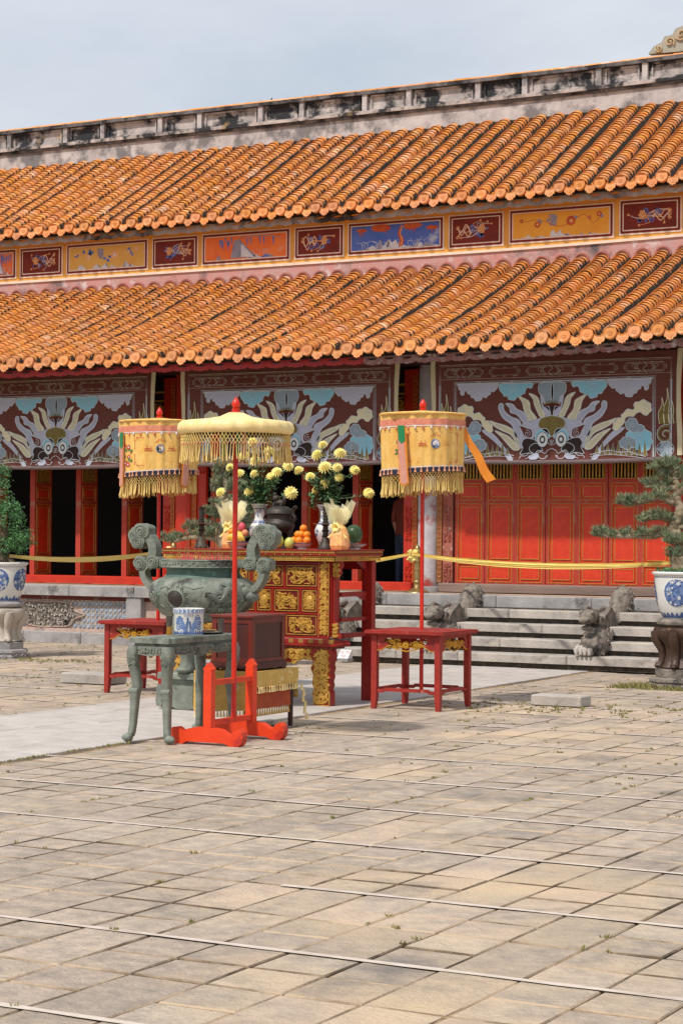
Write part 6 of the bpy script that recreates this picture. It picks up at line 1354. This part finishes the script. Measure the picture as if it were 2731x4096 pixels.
bouquet(v1, [zb(455,300,1.1),zb(437,140,.9),zb(365,252,.9),zb(570,217,.95),zb(250,350,.9),zb(330,402,.8),zb(452,405,.95),zb(596,432,1.05),zb(636,390,.95),zb(726,342,.95),zb(408,548,1),zb(172,556,.85),zb(750,560,1.1)], 17.34, 'yellow chrysanthemums in the left vase, partly behind the parasol pole', 26)
v2 = vase(1299, 17.34, .98, 'blue and white vase holding the right bunch of chrysanthemums')
bouquet(v2, [zb(1014,165,.8),zb(970,250,1),zb(1155,236,1),zb(1030,350,1.1),zb(1132,352,1),zb(1276,372,1),zb(815,376,1),zb(910,428,.85),zb(1150,434,.9),zb(1030,490,1),zb(960,546,.9),zb(1391,562,.95)], 17.34, 'yellow chrysanthemums in the right vase, clear of the parasol pole', 17)
# lidded censer with a lion
x, y = onY(1118, 17.12), 17.12; t = thing('lidded_censer', 'dark bronze lidded censer with lion finial at the altar centre', 'censer', (x,y,AZ))
b = MB(); b.cbox(x-.15,x+.15,y-.10,y+.10,AZ+.0005,AZ+.035,.006); b.build('stand', M_('bronze_dark'), t)
b = MB(); b.lathe([(0,.165),(.08,.17),(.135,.195),(.15,.23),(.145,.265),(.12,.285),(.115,.30),(.125,.335),(.15,.345),(.15,.352),(.12,.355)], 32, (x,y,AZ)); b.build('body', M_('bronze_dark'), t, 50)
b = MB(); b.lathe([(.14,.353),(.135,.372),(.12,.395),(.08,.415),(.055,.425),(0,.428)], 32, (x,y,AZ)); b.build('lid', M_('bronze_dark'), t, 40)
b = MB(); b.ball((x,y,AZ+.455),(.06,.04,.035),10,7,.08); b.ball((x-.04,y-.015,AZ+.50),(.035,.032,.035),10,7,.1); b.ball((x+.05,y,AZ+.485),(.022,.02,.035),8,6,.1); b.ball((x-.045,y-.02,AZ+.54),(.02,.02,.018),8,6)
for sx in (-.045,.04): b.tube([(x+sx,y-.025,AZ+.46),(x+sx-.01,y-.035,AZ+.425)],.014,6)
b.build('lion', M_('bronze_dark'), t, 70)
for s_ in (-1,1):
    b = MB(); b.tube(cr([(x+s_*.135,y,AZ+.27),(x+s_*.175,y,AZ+.30),(x+s_*.15,y,AZ+.345),(x+s_*.155,y,AZ+.39),(x+s_*.185,y,AZ+.42)],4), .016, 6, sq=(1,1.4)); b.build('handle', M_('bronze_dark'), t, 60)
for k in range(3): a = -pi/2-.3+k*2*pi/3; b = MB(); b.tube([(x+cos(a)*.10,y+sin(a)*.08,AZ+.20),(x+cos(a)*.12,y+sin(a)*.09,AZ+.13),(x+cos(a)*.09,y+sin(a)*.075,AZ+.08),(x+cos(a)*.10,y+sin(a)*.08,AZ+.036)],[.035,.032,.02,.024],8); b.build('leg', M_('bronze_dark'), t, 60)
def bowl(px, Y, r_, label, h=.06):
    x = onY(px, Y); t = thing('porcelain_bowl', label, 'bowl', (x,Y,AZ)); b = MB(); b.lathe([(r_*.45,0),(r_*.42,.012),(r_*.5,.02),(r_*.85,h*.7),(r_,h),(r_*.96,h),(r_*.8,h*.72),(0,h*.5)], 28, (x,Y,AZ)); b.build('body', M_('porcelain'), t, 50)
    b = MB(); th = cth(x,Y)
    def Mv(u,v,h_): rr = r_*(.5+.5*min(1,max(0,(v-AZ-.02)/(h-.02)))); return (x+cos(th+u/r_)*(rr+.003), Y+sin(th+u/r_)*(rr+.003), v)
    for k in range(18): u = -.5*pi*r_+pi*r_*k/17; b.stroke([(u,AZ+h*.45),(u+.008,AZ+h*.8),(u+.02,AZ+h*.55)], .011, Mv, 0)
    b.stroke([(-2*r_+4*r_*i/24, AZ+h*.92) for i in range(25)], .007, Mv, 0); b.build('cobalt_drawing', M_('cobalt'), t, kind='stuff'); return x, Y
def fruit(name, m_, c, r_, label, cat, group=None):
    b = MB(); b.ball(c, r_, 16, 12); o = b.build(name, M_(m_), None, 180, label, cat, group); return o
bx_, by_ = bowl(1207, 16.98, .105, 'blue and white bowl under the pyramid of oranges')
for dx, dy, dz, lb in ((-.072,-.03,0,'orange at the left end of the bottom row of the pyramid'),(.0,-.055,0,'orange in the middle of the bottom row of the pyramid'),(.074,-.03,0,'orange at the right end of the bottom row of the pyramid'),(-.038,-.01,.058,'orange on the left of the second row of the pyramid'),(.005,-.012,.062,'orange in the middle of the second row of the pyramid'),(.055,.0,.055,'orange on the right of the second row of the pyramid'),(.018,.0,.118,'single orange on top of the pyramid')):
    fruit('orange', 'orange', (bx_+dx, by_+dy, AZ+.085+dz), (.038,.038,.037), lb, 'orange', 'oranges stacked on the altar')
fx = onY(1117, 16.85); fruit('pomelo', 'pear', (fx-.03,16.85,AZ+.075), (.07,.07,.075), 'pale green pomelo below the lidded censer, left', 'fruit'); fruit('pear', 'pear', (fx+.085,16.9,AZ+.055), (.05,.05,.06), 'small green pear between pomelo and oranges', 'fruit')
bx_, by_ = bowl(1418, 17.25, .12, 'blue and white bowl under the watermelon', .055); fruit('watermelon', 'melon', (bx_-.01, by_, AZ+.15), (.088,.088,.094), 'dark green watermelon at the right end of the altar', 'watermelon')
bx_, by_ = bowl(955, 16.95, .12, 'blue and white bowl of bananas and mixed fruit', .065)
t = thing('banana_bunch', 'bunch of yellow bananas in the mixed fruit bowl', 'bananas', (bx_,by_,AZ+.06))
for k in range(8):
    a = -.9+1.8*k/7; b = MB(); b.tube(cr([(bx_+sin(a)*.03,by_-.02,AZ+.165),(bx_+sin(a)*.09,by_-.06,AZ+.12),(bx_+sin(a)*.125,by_-.05,AZ+.075)],4), [.006,.014,.017,.018,.018,.018,.016,.012,.006], 7); b.build('banana', M_('banana'), t, 60)
fruit('orange', 'orange', (bx_-.06,by_-.03,AZ+.165), .04, 'orange lying on the left of the mixed fruit bowl', 'orange'); fruit('apple', 'apple', (bx_+.09,by_-.03,AZ+.155), .034, 'pinkish apple on the right of the mixed fruit bowl', 'apple'); fruit('dragonfruit', 'dragonfruit', (bx_+.03,by_+.01,AZ+.21), (.04,.04,.05), 'pink dragon fruit on top of the mixed fruit bowl', 'fruit')
def gift(px, Y, label, h=.46):
    x = onY(px, Y); t = thing('cellophane_gift', label, 'gift', (x,Y,AZ)); b = MB()
    b.lathe([(.085,0),(.10,.04),(.09,.14),(.065,.21),(.04,.235)], 14, (x,Y,AZ), lambda th,s: 1+.06*sin(th*5)+.03*sin(th*9)); b.build('fruit_bag', M_('cello_fruit'), t)
    b = MB()
    for k in range(26):
        a = U(0,6.28); l = U(.14,.30); d = Vector((cos(a)*U(.1,.75),sin(a)*.4,U(.6,1))).normalized(); p = Vector((x,Y,AZ+.21)); sd = d.cross(Vector((0,1,0))).normalized()*U(.03,.06); q = p+d*l
        b.add([p-sd*.2, p+sd*.2, p+d*l*.5+sd, q+sd*.6+Vector((0,0,U(0,.04))), q-sd*.5, p+d*l*.5-sd], [(0,1,2,5),(5,2,3,4)])
    b.build('wrapper', M_('cello'), t, kind='stuff'); b = MB()
    for k in range(14):
        a = 2*pi*k/14+U(-.2,.2); d = Vector((cos(a),-.5,sin(a))).normalized(); p = Vector((x,Y-.05,AZ+.215)); s2 = d.cross(Vector((0,-1,0))).normalized()*.016; l = U(.05,.085); P = [p, p+d*l*.5+s2+Vector((0,-.025,0)), p+d*l, p+d*l*.5-s2+Vector((0,-.025,0))]; b.add(P, [(0,1,2,3)])
    for s_ in (-1,1): b.add([(x,Y-.05,AZ+.21),(x+s_*.02,Y-.055,AZ+.20),(x+s_*.11,Y-.05,AZ+.12),(x+s_*.09,Y-.05,AZ+.11)],[(0,1,2,3)])
    b.build('bow', M_('cello_gold'), t, kind='stuff')
gift(925, 16.98, 'cellophane wrapped fruit gift with gold bow left of the parasol pole'); gift(1358, 16.93, 'cellophane wrapped fruit gift with gold bow beside the watermelon')
# ================================================================== stanchions and ribbons
def stanchion(x, y, zf, label, h=.66):
    t = thing('brass_stanchion', label, 'stanchion', (x,y,zf)); b = MB()
    b.lathe([(.17,.0),(.165,.012),(.13,.03),(.09,.045),(.06,.06),(.05,.075),(.055,.085),(.047,.10),(.047,.13),(.056,.14),(.056,.155),(.047,.165)], 24, (x,y,zf+.0005)); b.build('base', M_('brass'), t, 45)
    b = MB(); b.lathe([(.046,.165),(.045,.30),(.052,.305),(.052,.318),(.045,.322),(.044,h-.12),(.05,h-.11),(.044,h-.10),(.048,h-.075),(.035,h-.04),(.012,h-.01),(.0,h)], 24, (x,y,zf)); b.build('post', M_('brass'), t, 45)
    kn = MB()
    for k in range(16):
        a = U(0,6.28); e = U(-1,1); c = Vector((x-.05+cos(a)*.05, y-.05+U(-.02,.02), zf+h-.15+sin(a)*.05)); kn.tube(cr([c+Vector((U(-.04,.04),U(-.03,.03),U(-.04,.04))) for _ in range(5)],4,True), .013, 6, caps=False)
    kn.ball((x-.05,y-.04,zf+h-.15),(.055,.045,.055),10,8,.12)
    b2 = kn.build('ribbon_knot', M_('ribbon_yellow'), t, 70)
    return Vector((x-.05,y-.06,zf+h-.13))
s1 = ony(1668, 2365, 24.38); k1 = stanchion(s1.x, 24.38, .8575, 'brass stanchion with yellow ribbon knot beside the peeling white column')
s0 = ony(694, 2330, 24.42); k0 = stanchion(s0.x, 24.42, .8575, 'brass stanchion with yellow ribbon knot behind the urn left handle')
def ribbon(a, c, sag, label, w=.028):
    b = MB(); n = 30
    for dz, ph in ((0,0),(.018,.8),(-.016,1.7)):
        P = []
        for i in range(n+1):
            s = i/n; p = a.lerp(c, s)-Vector((0,0,sag*4*s*(1-s)+dz*(.3+sin(s*pi)))); tw = .5*sin(s*5+ph)
            P += [p+Vector((0,-.012*cos(tw)-dz*.3,w*.5)), p+Vector((0,.012+dz*.2,w*.12)), p+Vector((0,-.016,-w*.5)), p+Vector((0,.014,-w*.2))]
        b.add(P, [(4*i+k,4*i+(k+1)%4,4*i+4+(k+1)%4,4*i+4+k) for i in range(n) for k in range(4)])
    b.build('yellow_ribbon', M_('ribbon_yellow'), None, 60, label, 'ribbon')
LP, RP, MPp = Vector((onz(18,2630).x, 20.95, 0)), Vector((ony(2724,2300,20.95).x, 20.95, 0)), None
LP.x = ony(16,2300,20.95).x
ribbon(Vector((LP.x+.12,20.92,1.33)), k0, .085, 'yellow ribbon swag from the left bonsai to the hidden stanchion')
ribbon(k0, k1, .20, 'yellow ribbon swag running behind the altar between the stanchions')
ribbon(k1, Vector((RP.x-.1,20.9,1.36)), .09, 'yellow ribbon swag from the right stanchion to the pine bonsai')
# ================================================================== bonsai pots
def pot(c, z0, z1, r_, label, ths):
    x, y = c; h = z1-z0; t = thing('bonsai_pot', label, 'pot', (x,y,z0))
    P = [(r_*.62,0),(r_*.66,h*.03),(r_*.76,h*.14),(r_*.88,h*.35),(r_*.955,h*.6),(r_*.975,h*.85),(r_*.985,h*.92),(r_*1.06,h*.945),(r_*1.07,h*.975),(r_*1.02,h),(r_*.94,h),(r_*.93,h*.9)]
    b = MB(); b.lathe(P, 56, (x,y,z0+.0005)); b.build('body', M_('porcelain'), t, 40)
    b = MB(); b.lathe([(r_*.93,h*.9),(r_*.5,h*.93),(0,h*.95)], 40, (x,y,z0)); b.build('soil', M_('soil'), t)
    def Mv(th):
        def M(u,v,hh):
            q = (v-z0)/h
            for (r0,a),(r1,c_) in zip(P,P[1:]):
                if a/h <= q <= c_/h: rr = r0+(r1-r0)*(q-a/h)/max(1e-6,(c_-a)/h); break
            else: rr = r_*.95
            return (x+cos(th+u/r_)*(rr+hh), y+sin(th+u/r_)*(rr+hh), v)
        return M
    zc = z0+h*.55; R_ = h*.27
    for th in ths:
        M = Mv(th); b = MB(); b.fill([(0,zc)]+[], M, 0) if 0 else None
        n = 20; Pp = [M(0,zc,.003)]
        for q in (.5,1.0): Pp += [M(cos(2*pi*i/n)*R_*q, zc+sin(2*pi*i/n)*R_*q, .003) for i in range(n)]
        b.add(Pp, [(0,1+i,1+(i+1)%n) for i in range(n)]+[(1+i,1+n+i,1+n+(i+1)%n,1+(i+1)%n) for i in range(n)]); md = b.build('medallion', M_('cobalt_pale'), t, 180)
        b, w = MB(), MB()
        for k in range(64):
            a, q = U(0,6.28), R_*sqrt(R())*.95; c_ = (cos(a)*q, zc+sin(a)*q)
            (b if k % 3 else w).stroke(spiral(c_, U(.012,.024), 1.1, U(0,6), 8), U(.008,.013), M, .005+.0002*(k%5))
        b.stroke([(cos(2*pi*i/36)*R_*(1+.03*(i%2)), zc+sin(2*pi*i/36)*R_*(1+.03*(i%2))) for i in range(37)], .014, M, .0045)
        b.build('cobalt_drawing', M_('cobalt'), md, kind='stuff'); w.build('white_swirls', M_('porcelain'), md, kind='stuff')
    b = MB(); M = Mv(0)
    for k in range(72): u = 2*pi*r_*k/72; b.stroke([(u-.006,z0+h*.885),(u+.006,z0+h*.885)], .010, M, .003)
    for k in range(26):
        u = 2*pi*r_*k/26; hh = h*(.10+.06*abs(sin(k*1.7))); b.fill([(u-.045,z0+h*.02),(u-.02,z0+hh*.8),(u,z0+hh),(u+.025,z0+hh*.6),(u+.045,z0+h*.02)], M, .004)
    b.build('wave_border', M_('cobalt'), t, kind='stuff'); return t
tl, tr = cth(LP.x,20.95), cth(RP.x,20.95)
LZ0, LZ1 = ony(20,2404,20.95).z, ony(60,2251,20.6).z
RZ0, RZ1 = ony(2724,2473,20.95).z, ony(2680,2288,20.6).z
pot((LP.x,20.95), LZ0, LZ1, .302, 'white porcelain pot with blue medallions at the left edge', [tl-.25, tl+.95, tl+2.2, tl-1.5]); pot((RP.x,20.95), RZ0, RZ1, .302, 'white porcelain pot with blue dragon medallion at the right edge', [tr-.20, tr+1.3, tr-1.7])
def lobes(n, d, ph=0): return lambda th, s: 1+d*(abs(cos(n*(th+ph)/2))-.5)*sin(min(1,max(0,s))*pi)**.5
def pedestal_lobed(c, z1, m_body, m_base, label, ph):
    x, y = c; t = thing('pot_pedestal', label, 'pedestal', (x,y,0)); k = z1/.735
    b = MB(); b.lathe([(.34,0),(.345,.02*k),(.33,.05*k),(.345,.07*k),(.34,.10*k),(.30,.115*k)], 8, (x,y,0), None, ph); bs = b.build('foot_slab', M_(m_base), t, 20)
    b = MB()
    for i in range(8):
        a = ph+pi/8+2*pi*i/8
        for s_ in (-1,1): Mx = ring_map((x,y), .335, a); b.relief(spiral((s_*.045,.035*k), .03, 1.4, 0 if s_ < 0 else pi, 12, s_), .013, .014, Mx)
    b.build('scrolls', M_(m_base), bs, 50, kind='stuff')
    b = MB(); b.lathe([(.275,.1155*k),(.28,.13*k),(.28,.20*k),(.265,.205*k)], 8, (x,y,0), None, ph); b.build('collar', M_(m_base), t, 20)
    b = MB(); b.lathe([(.22,.206*k),(.235,.22*k),(.20,.26*k),(.175,.36*k),(.20,.46*k),(.27,.54*k),(.295,.60*k),(.285,.635*k),(.25,.645*k)], 48, (x,y,0), lobes(6,.16), 0); bd = b.build('body', M_(m_body), t, 50)
    for i in range(6):
        a = ph+2*pi*i/6+.2; b = MB(); d = Vector((cos(a),sin(a),0)); o_ = Vector((x,y,0))
        b.tube([o_+d*.285+Vector((0,0,.60*k)), o_+d*.275+Vector((0,0,.52*k)), o_+d*.215+Vector((0,0,.42*k)), o_+d*.195+Vector((0,0,.34*k)), o_+d*.215+Vector((0,0,.26*k)), o_+d*.245+Vector((0,0,.225*k))], [.05,.06,.05,.042,.046,.05], 9); b.ball(tuple(o_+d*.262+Vector((0,0,.232*k))),(.035,.035,.024),8,6); b.build('paw_leg', M_(m_body), bd, 70)
    b = MB(); b.lathe([(.215,.6455*k),(.235,.66*k),(.265,.675*k),(.27,.70*k),(.26,.72*k),(.235,.735*k-.001)], 48, (x,y,0)); b.build('neck_ring', M_(m_base), t, 35)
pedestal_lobed((LP.x,20.95), LZ0, 'stone_pale', 'stone_grey', 'pale carved stone pedestal under the left bonsai pot', .2); pedestal_lobed((RP.x,20.95), RZ0, 'ceramic_brown', 'stone_carved', 'brown glazed pedestal with paw feet under the right bonsai pot', .35)
# ================================================================== bonsai trees
def leaf_quad(b, p, l, w):
    d = Vector((U(-1,1),U(-1,1),U(-.5,1))).normalized(); s_ = d.cross(Vector((U(-1,1),U(-1,1),U(-1,1)))).normalized(); b.add([p-d*l*.5, p+s_*w, p+d*l*.5, p-s_*w], [(0,1,2,3)])
t = thing('bonsai_tree', 'rounded dense leafy bonsai tree in the left porcelain pot', 'tree', (LP.x,20.95,LZ1-.03)); b = MB(); X0 = LP.x
b.tube([(X0-.02,20.95,LZ1-.06),(X0-.03,20.95,LZ1+.06),(X0-.06,20.95,LZ1+.22),(X0-.03,20.95,LZ1+.42),(X0-.08,20.95,LZ1+.7)], [.16,.105,.085,.07,.03], 12)
for k in range(9): a = 2*pi*k/9; b.tube([(X0-.03+cos(a)*.08,20.95+sin(a)*.08,LZ1+.04),(X0+cos(a)*.19,20.95+sin(a)*.17,LZ1-.03)], [.04,.015], 6)
LB = []
for dx, dy, dz, rx, rz in ((.16,-.05,.36,.30,.20),(.30,-.05,.28,.22,.15),(.02,-.1,.55,.34,.22),(-.12,-.05,.85,.30,.24),(-.1,0,1.12,.20,.18),(-.35,0,.4,.32,.2),(-.4,0,.75,.3,.2),(.18,-.08,.66,.20,.16),(.10,-.1,.20,.22,.09),(-.25,-.1,.3,.25,.16)):
    LB.append((X0+dx,20.95+dy,LZ1+dz,rx,rz)); b.tube([(X0-.05,20.95,LZ1+max(.2,dz-.25)),(X0+dx*.6,20.95+dy,LZ1+dz-.06)], [.035,.012], 6)
b.build('trunk', M_('bark'), t, 60); cr_b = MB()
for (x,y,z,rx,rz) in LB:
    for k in range(42):
        d = Vector((U(-1,1),U(-1,1),U(-1,1))).normalized(); c = Vector((x+d.x*rx*U(.5,1.02), y+d.y*rx*.8*U(.5,1.02), z+d.z*rz*U(.5,1.02)))
        for j in range(18): leaf_quad(cr_b, c+Vector((U(-1,1),U(-1,1),U(-1,1)))*.045, U(.022,.034), U(.008,.013))
cr_b.build('crown', M_('leaf_bonsai'), t, kind='stuff')
def tuft_n(b, p, up, s=1.0, n=17):
    for k in range(n):
        d = (up+Vector((U(-1,1),U(-1,1),U(-.6,1)))*.95).normalized(); l = U(.05,.085)*s; w = .0042*s; sd = d.cross(Vector((U(-1,1),U(-1,1),U(-1,1)))).normalized()*w; b.add([p-sd, p+sd, p+d*l+sd*.3, p+d*l-sd*.3], [(0,1,2,3)])
def pine(c, z0, trunk, branches, label):
    t = thing('pine_bonsai', label, 'tree', (c[0],c[1],z0)); b, nb = MB(), MB(); rd = [.085+.05*(i == 0)-.07*i/len(trunk) for i in range(len(trunk))]
    q = cr(trunk, 5); b.tube(q, [rd[min(int(i/5),len(rd)-1)]*(1+.12*sin(i*2.1)) for i in range(len(q))], 10)
    for br in branches:
        q = cr(br, 5); n = len(q); b.tube(q, [.034*(1-.75*i/n)+.006 for i in range(n)], 7)
        for i in range(int(n*.25), n):
            for _ in range(4):
                p = q[i]+Vector((U(-.07,.07),U(-.09,.09),U(-.02,.07))); b.tube([q[i],p], .005, 4, caps=False); tuft_n(nb, p, Vector((0,-.15,.75)))
    b.build('trunk', M_('bark_pale'), t, 70); nb.build('needles', M_('needle'), t, kind='stuff'); return t
V = Vector
def pz(px, py_, Y): return ony(px, py_, Y)
yr = 20.95
trk = [pz(2724,2290,yr),pz(2728,2215,yr),pz(2715,2160,yr),pz(2692,2115,yr),pz(2712,2070,yr),pz(2718,2030,yr),pz(2700,1995,yr),pz(2716,1960,yr),pz(2700,1915,yr),pz(2705,1870,yr)]
brs = [[pz(2692,2115,yr),pz(2655,2120,yr-.05),pz(2620,2145,yr-.1),pz(2550,2145,yr-.1),pz(2470,2145,yr-.05),pz(2400,2142,yr),pz(2388,2138,yr)],
       [pz(2714,2060,yr),pz(2680,2080,yr),pz(2640,2072,yr-.1),pz(2600,2075,yr-.1),pz(2575,2085,yr)],
       [pz(2716,1990,yr),pz(2680,2010,yr-.05),pz(2640,1990,yr-.1),pz(2580,2005,yr),pz(2510,2020,yr),pz(2490,2012,yr)],
       [pz(2706,1950,yr),pz(2670,1955,yr),pz(2620,1945,yr),pz(2580,1950,yr)],[pz(2704,1910,yr),pz(2670,1915,yr),pz(2640,1885,yr),pz(2625,1875,yr)],[pz(2705,1880,yr),pz(2690,1865,yr),pz(2660,1862,yr)],
       [pz(2715,1960,yr),pz(2760,1950,yr),pz(2800,1960,yr)],[pz(2700,2110,yr),pz(2760,2110,yr),pz(2830,2120,yr)],[pz(2716,2170,yr),pz(2740,2165,yr-.1),pz(2780,2170,yr-.1)],[pz(2715,2165,yr),pz(2690,2170,yr-.1),pz(2672,2165,yr-.1)],[pz(2700,1915,yr),pz(2740,1900,yr),pz(2780,1910,yr)],[pz(2722,2230,yr),pz(2700,2225,yr-.1),pz(2690,2222,yr-.1)]]
pine((RP.x,20.95), RZ1-.03, trk, brs, 'wired pine bonsai with layered branches at the right edge')
mb = MB()
for k in range(240): a, q = U(0,6.28), .28*sqrt(R()); p = V((RP.x+cos(a)*q, 20.95+sin(a)*q, RZ1-.02+U(0,.05)));  [leaf_quad(mb, p+V((U(-.02,.02),U(-.02,.02),U(0,.02))), .03, .009) for _ in range(4)]
mb.build('moss', M_('leaf_bonsai'), None, None, 'low green moss and ferns round the pine trunk in its pot', 'moss', None, 'stuff')
ym = 20.9; MX = ony(900,2300,ym).x
pot((MX,ym), LZ0, LZ1, .30, 'white porcelain pot hidden behind the urn and altar', [cth(MX,ym)]); pedestal_lobed((MX,ym), LZ0, 'stone_pale', 'stone_grey', 'carved stone pedestal hidden behind the altar', .1)
trk = [pz(900,2260,ym),pz(905,2200,ym),pz(880,2150,ym),pz(900,2080,ym),pz(890,2010,ym),pz(905,1950,ym),pz(890,1900,ym)]
brs = [[pz(885,2160,ym),pz(830,2150,ym-.1),pz(760,2150,ym-.1),pz(700,2165,ym),pz(665,2165,ym)],[pz(890,2120,ym),pz(840,2110,ym),pz(790,2110,ym),pz(760,2115,ym)],[pz(895,2080,ym),pz(870,2050,ym),pz(865,2020,ym-.1)],[pz(895,2060,ym),pz(850,2060,ym),pz(835,2055,ym)],[pz(890,2010,ym),pz(940,2000,ym),pz(990,2020,ym),pz(1010,2060,ym)],[pz(890,2040,ym),pz(930,2060,ym),pz(985,2090,ym),pz(1000,2110,ym)],[pz(895,1980,ym),pz(870,1960,ym),pz(880,1930,ym)],[pz(900,1940,ym),pz(885,1900,ym),pz(890,1875,ym)],[pz(900,1960,ym),pz(950,1950,ym),pz(985,1960,ym)],[pz(885,2150,ym),pz(930,2140,ym),pz(980,2150,ym)],[pz(895,2110,ym),pz(840,2140,ym-.1),pz(800,2150,ym-.1)]]
pine((MX,ym), LZ1-.03, trk, brs, 'pine bonsai behind the altar candlestick and fruit gift')
# ================================================================== loose blocks, sign, banners, person
t1 = onz(2160,2808); b = MB(); b.cbox(-7.62,-7.10,17.93,18.20,.0105,.105,.01); b.build('stone_block', M_('stone_step'), None, None, 'low grey stone block lying right of the right red table', 'stone block')
bl_ = onz(290,2738); b = MB(); b.cbox(-13.08,-12.42,17.72,18.05,.0105,.115,.012); b.build('stone_block', M_('stone_step'), None, None, 'low grey stone block lying behind the left red table', 'stone block')
sg = onz(1372,2650); t = thing('notice_board', 'small white notice with red prohibition circles at the foot of the stairs', 'sign', (sg.x,sg.y,0)); b = MB(); b.box(sg.x-.085,sg.x+.065,sg.y,sg.y+.15,.0105,.05); b.build('block', M_('stone_grey'), t)
b = MB(); b.add([(sg.x-.09,sg.y-.005,.051),(sg.x+.07,sg.y-.005,.051),(sg.x+.07,sg.y+.10,.16),(sg.x-.09,sg.y+.10,.16),(sg.x+.07,sg.y+.12,.16),(sg.x-.09,sg.y+.12,.16),(sg.x+.07,sg.y+.12,.051),(sg.x-.09,sg.y+.12,.051)], [(0,1,2,3),(3,2,4,5),(1,6,4,2),(0,3,5,7),(5,4,6,7)]); pl = b.build('plate', M_('sign_white'), t)
Ms = lambda u,v,h: (sg.x-.01+u, sg.y-.005+.105*v-h*.7, .051+.109*v+h*.7); b = MB()
for cx_, cy_ in ((-.045,.7),(.045,.7),(-.0,.3)):
    b.stroke([(cx_+cos(2*pi*i/16)*.024, cy_+sin(2*pi*i/16)*.16) for i in range(16)], .006, Ms, .003, True); b.stroke([(cx_-.016,cy_+.11),(cx_+.016,cy_-.11)], .006, Ms, .0035)
b.build('prohibition_rings', M_('sign_red'), pl, kind='stuff')
for i, (px, w) in enumerate(((1362,.17),(1408,.15))):
    Yb = 26.4; x = ony(px,2290,Yb).x; t = thing('black_banner', ('left' if i == 0 else 'right')+' one of two black standing banners inside the doorway behind the altar', 'banner', (x,Yb,.855)); b = MB(); b.box(x-w,x+w,Yb,Yb+.02,.875,1.62); b.build('panel', M_('ink_black'), t); b = MB(); b.box(x-w*.7,x+w*.7,Yb-.06,Yb+.08,.8555,.8748); b.build('foot', M_('ink_black'), t)
    b = MB(); M = front(Yb)
    for k in range(3): xx = x-w*.55+k*w*.45; b.stroke([(xx,1.36),(xx+.03,1.36),(xx+.045,1.33),(xx+.02,1.30),(xx+.05,1.28)], .012, M, .003); b.stroke([(xx,1.37),(xx,1.28)], .012, M, .003)
    for k in range(2): b.stroke([(x-w*.55,1.22-.05*k),(x+w*.4,1.22-.05*k)], .014, M, .003)
    b.build('faint_lettering', M_('ink_grey'), t, kind='stuff')
# person standing in the dark doorway, seen from behind
PY = 26.0; ps = ony(1612,2130,PY); px0 = ps.x
vs_ = [((0,0,.80),(.13,.10)),((0,0,.95),(.125,.09)),((0,0,1.12),(.15,.095)),((0,0,1.26),(.16,.08)),((0,-.01,1.33),(.055,.055)),((0,-.01,1.40),(.052,.055)),((0,-.02,1.50),(.078,.09)),((0,-.02,1.58),(.07,.08)),
       ((-.17,0,1.25),(.058,.058)),((-.225,.02,1.03),(.044,.044)),((-.20,-.02,.84),(.034,.034)),((-.19,-.04,.76),(.036,.022)),((.17,0,1.25),(.058,.058)),((.225,.02,1.03),(.044,.044)),((.20,-.02,.84),(.034,.034)),((.19,-.04,.76),(.036,.022)),
       ((-.08,0,.74),(.095,.095)),((-.09,0,.43),(.065,.065)),((-.09,.02,.08),(.045,.045)),((-.09,-.09,.035),(.04,.03)),((.08,0,.74),(.095,.095)),((.09,0,.43),(.065,.065)),((.09,.02,.08),(.045,.045)),((.09,-.09,.035),(.04,.03))]
es = [(0,1),(1,2),(2,3),(3,4),(4,5),(5,6),(6,7),(3,8),(8,9),(9,10),(10,11),(3,12),(12,13),(13,14),(14,15),(0,16),(16,17),(17,18),(18,19),(0,20),(20,21),(21,22),(22,23)]
me = bpy.data.meshes.new('person'); me.from_pydata([v for v, r_ in vs_], es, []); tmp = bpy.data.objects.new('person_tmp', me); SC.collection.objects.link(tmp); tmp.modifiers.new('s','SKIN'); tmp.modifiers.new('d','SUBSURF').levels = 2
for i, (v, r_) in enumerate(vs_): me.skin_vertices[0].data[i].radius = r_; me.skin_vertices[0].data[i].use_root = (i == 0)
dg = bpy.context.evaluated_depsgraph_get(); me2 = bpy.data.meshes.new_from_object(tmp.evaluated_get(dg)); bpy.data.objects.remove(tmp)
t = thing('person', 'person in reddish top and blue jeans half hidden by the door post', 'person', (px0,PY,.8555))
me2.materials.clear()
for n_ in ('shirt','denim','skin','hair'): me2.materials.append(M_(n_))
for p in me2.polygons:
    c = p.center; p.use_smooth = True; p.material_index = 1 if c.z < .78 and abs(c.x) < .175 else 2 if (c.z > 1.31 and c.y < .0) or c.z < .98 and abs(c.x) > .16 else 3 if c.z > 1.36 else 0
o = bpy.data.objects.new('body', me2); put(o, t, (px0,PY,.8555)); o.rotation_euler = (0,0,radians(150))
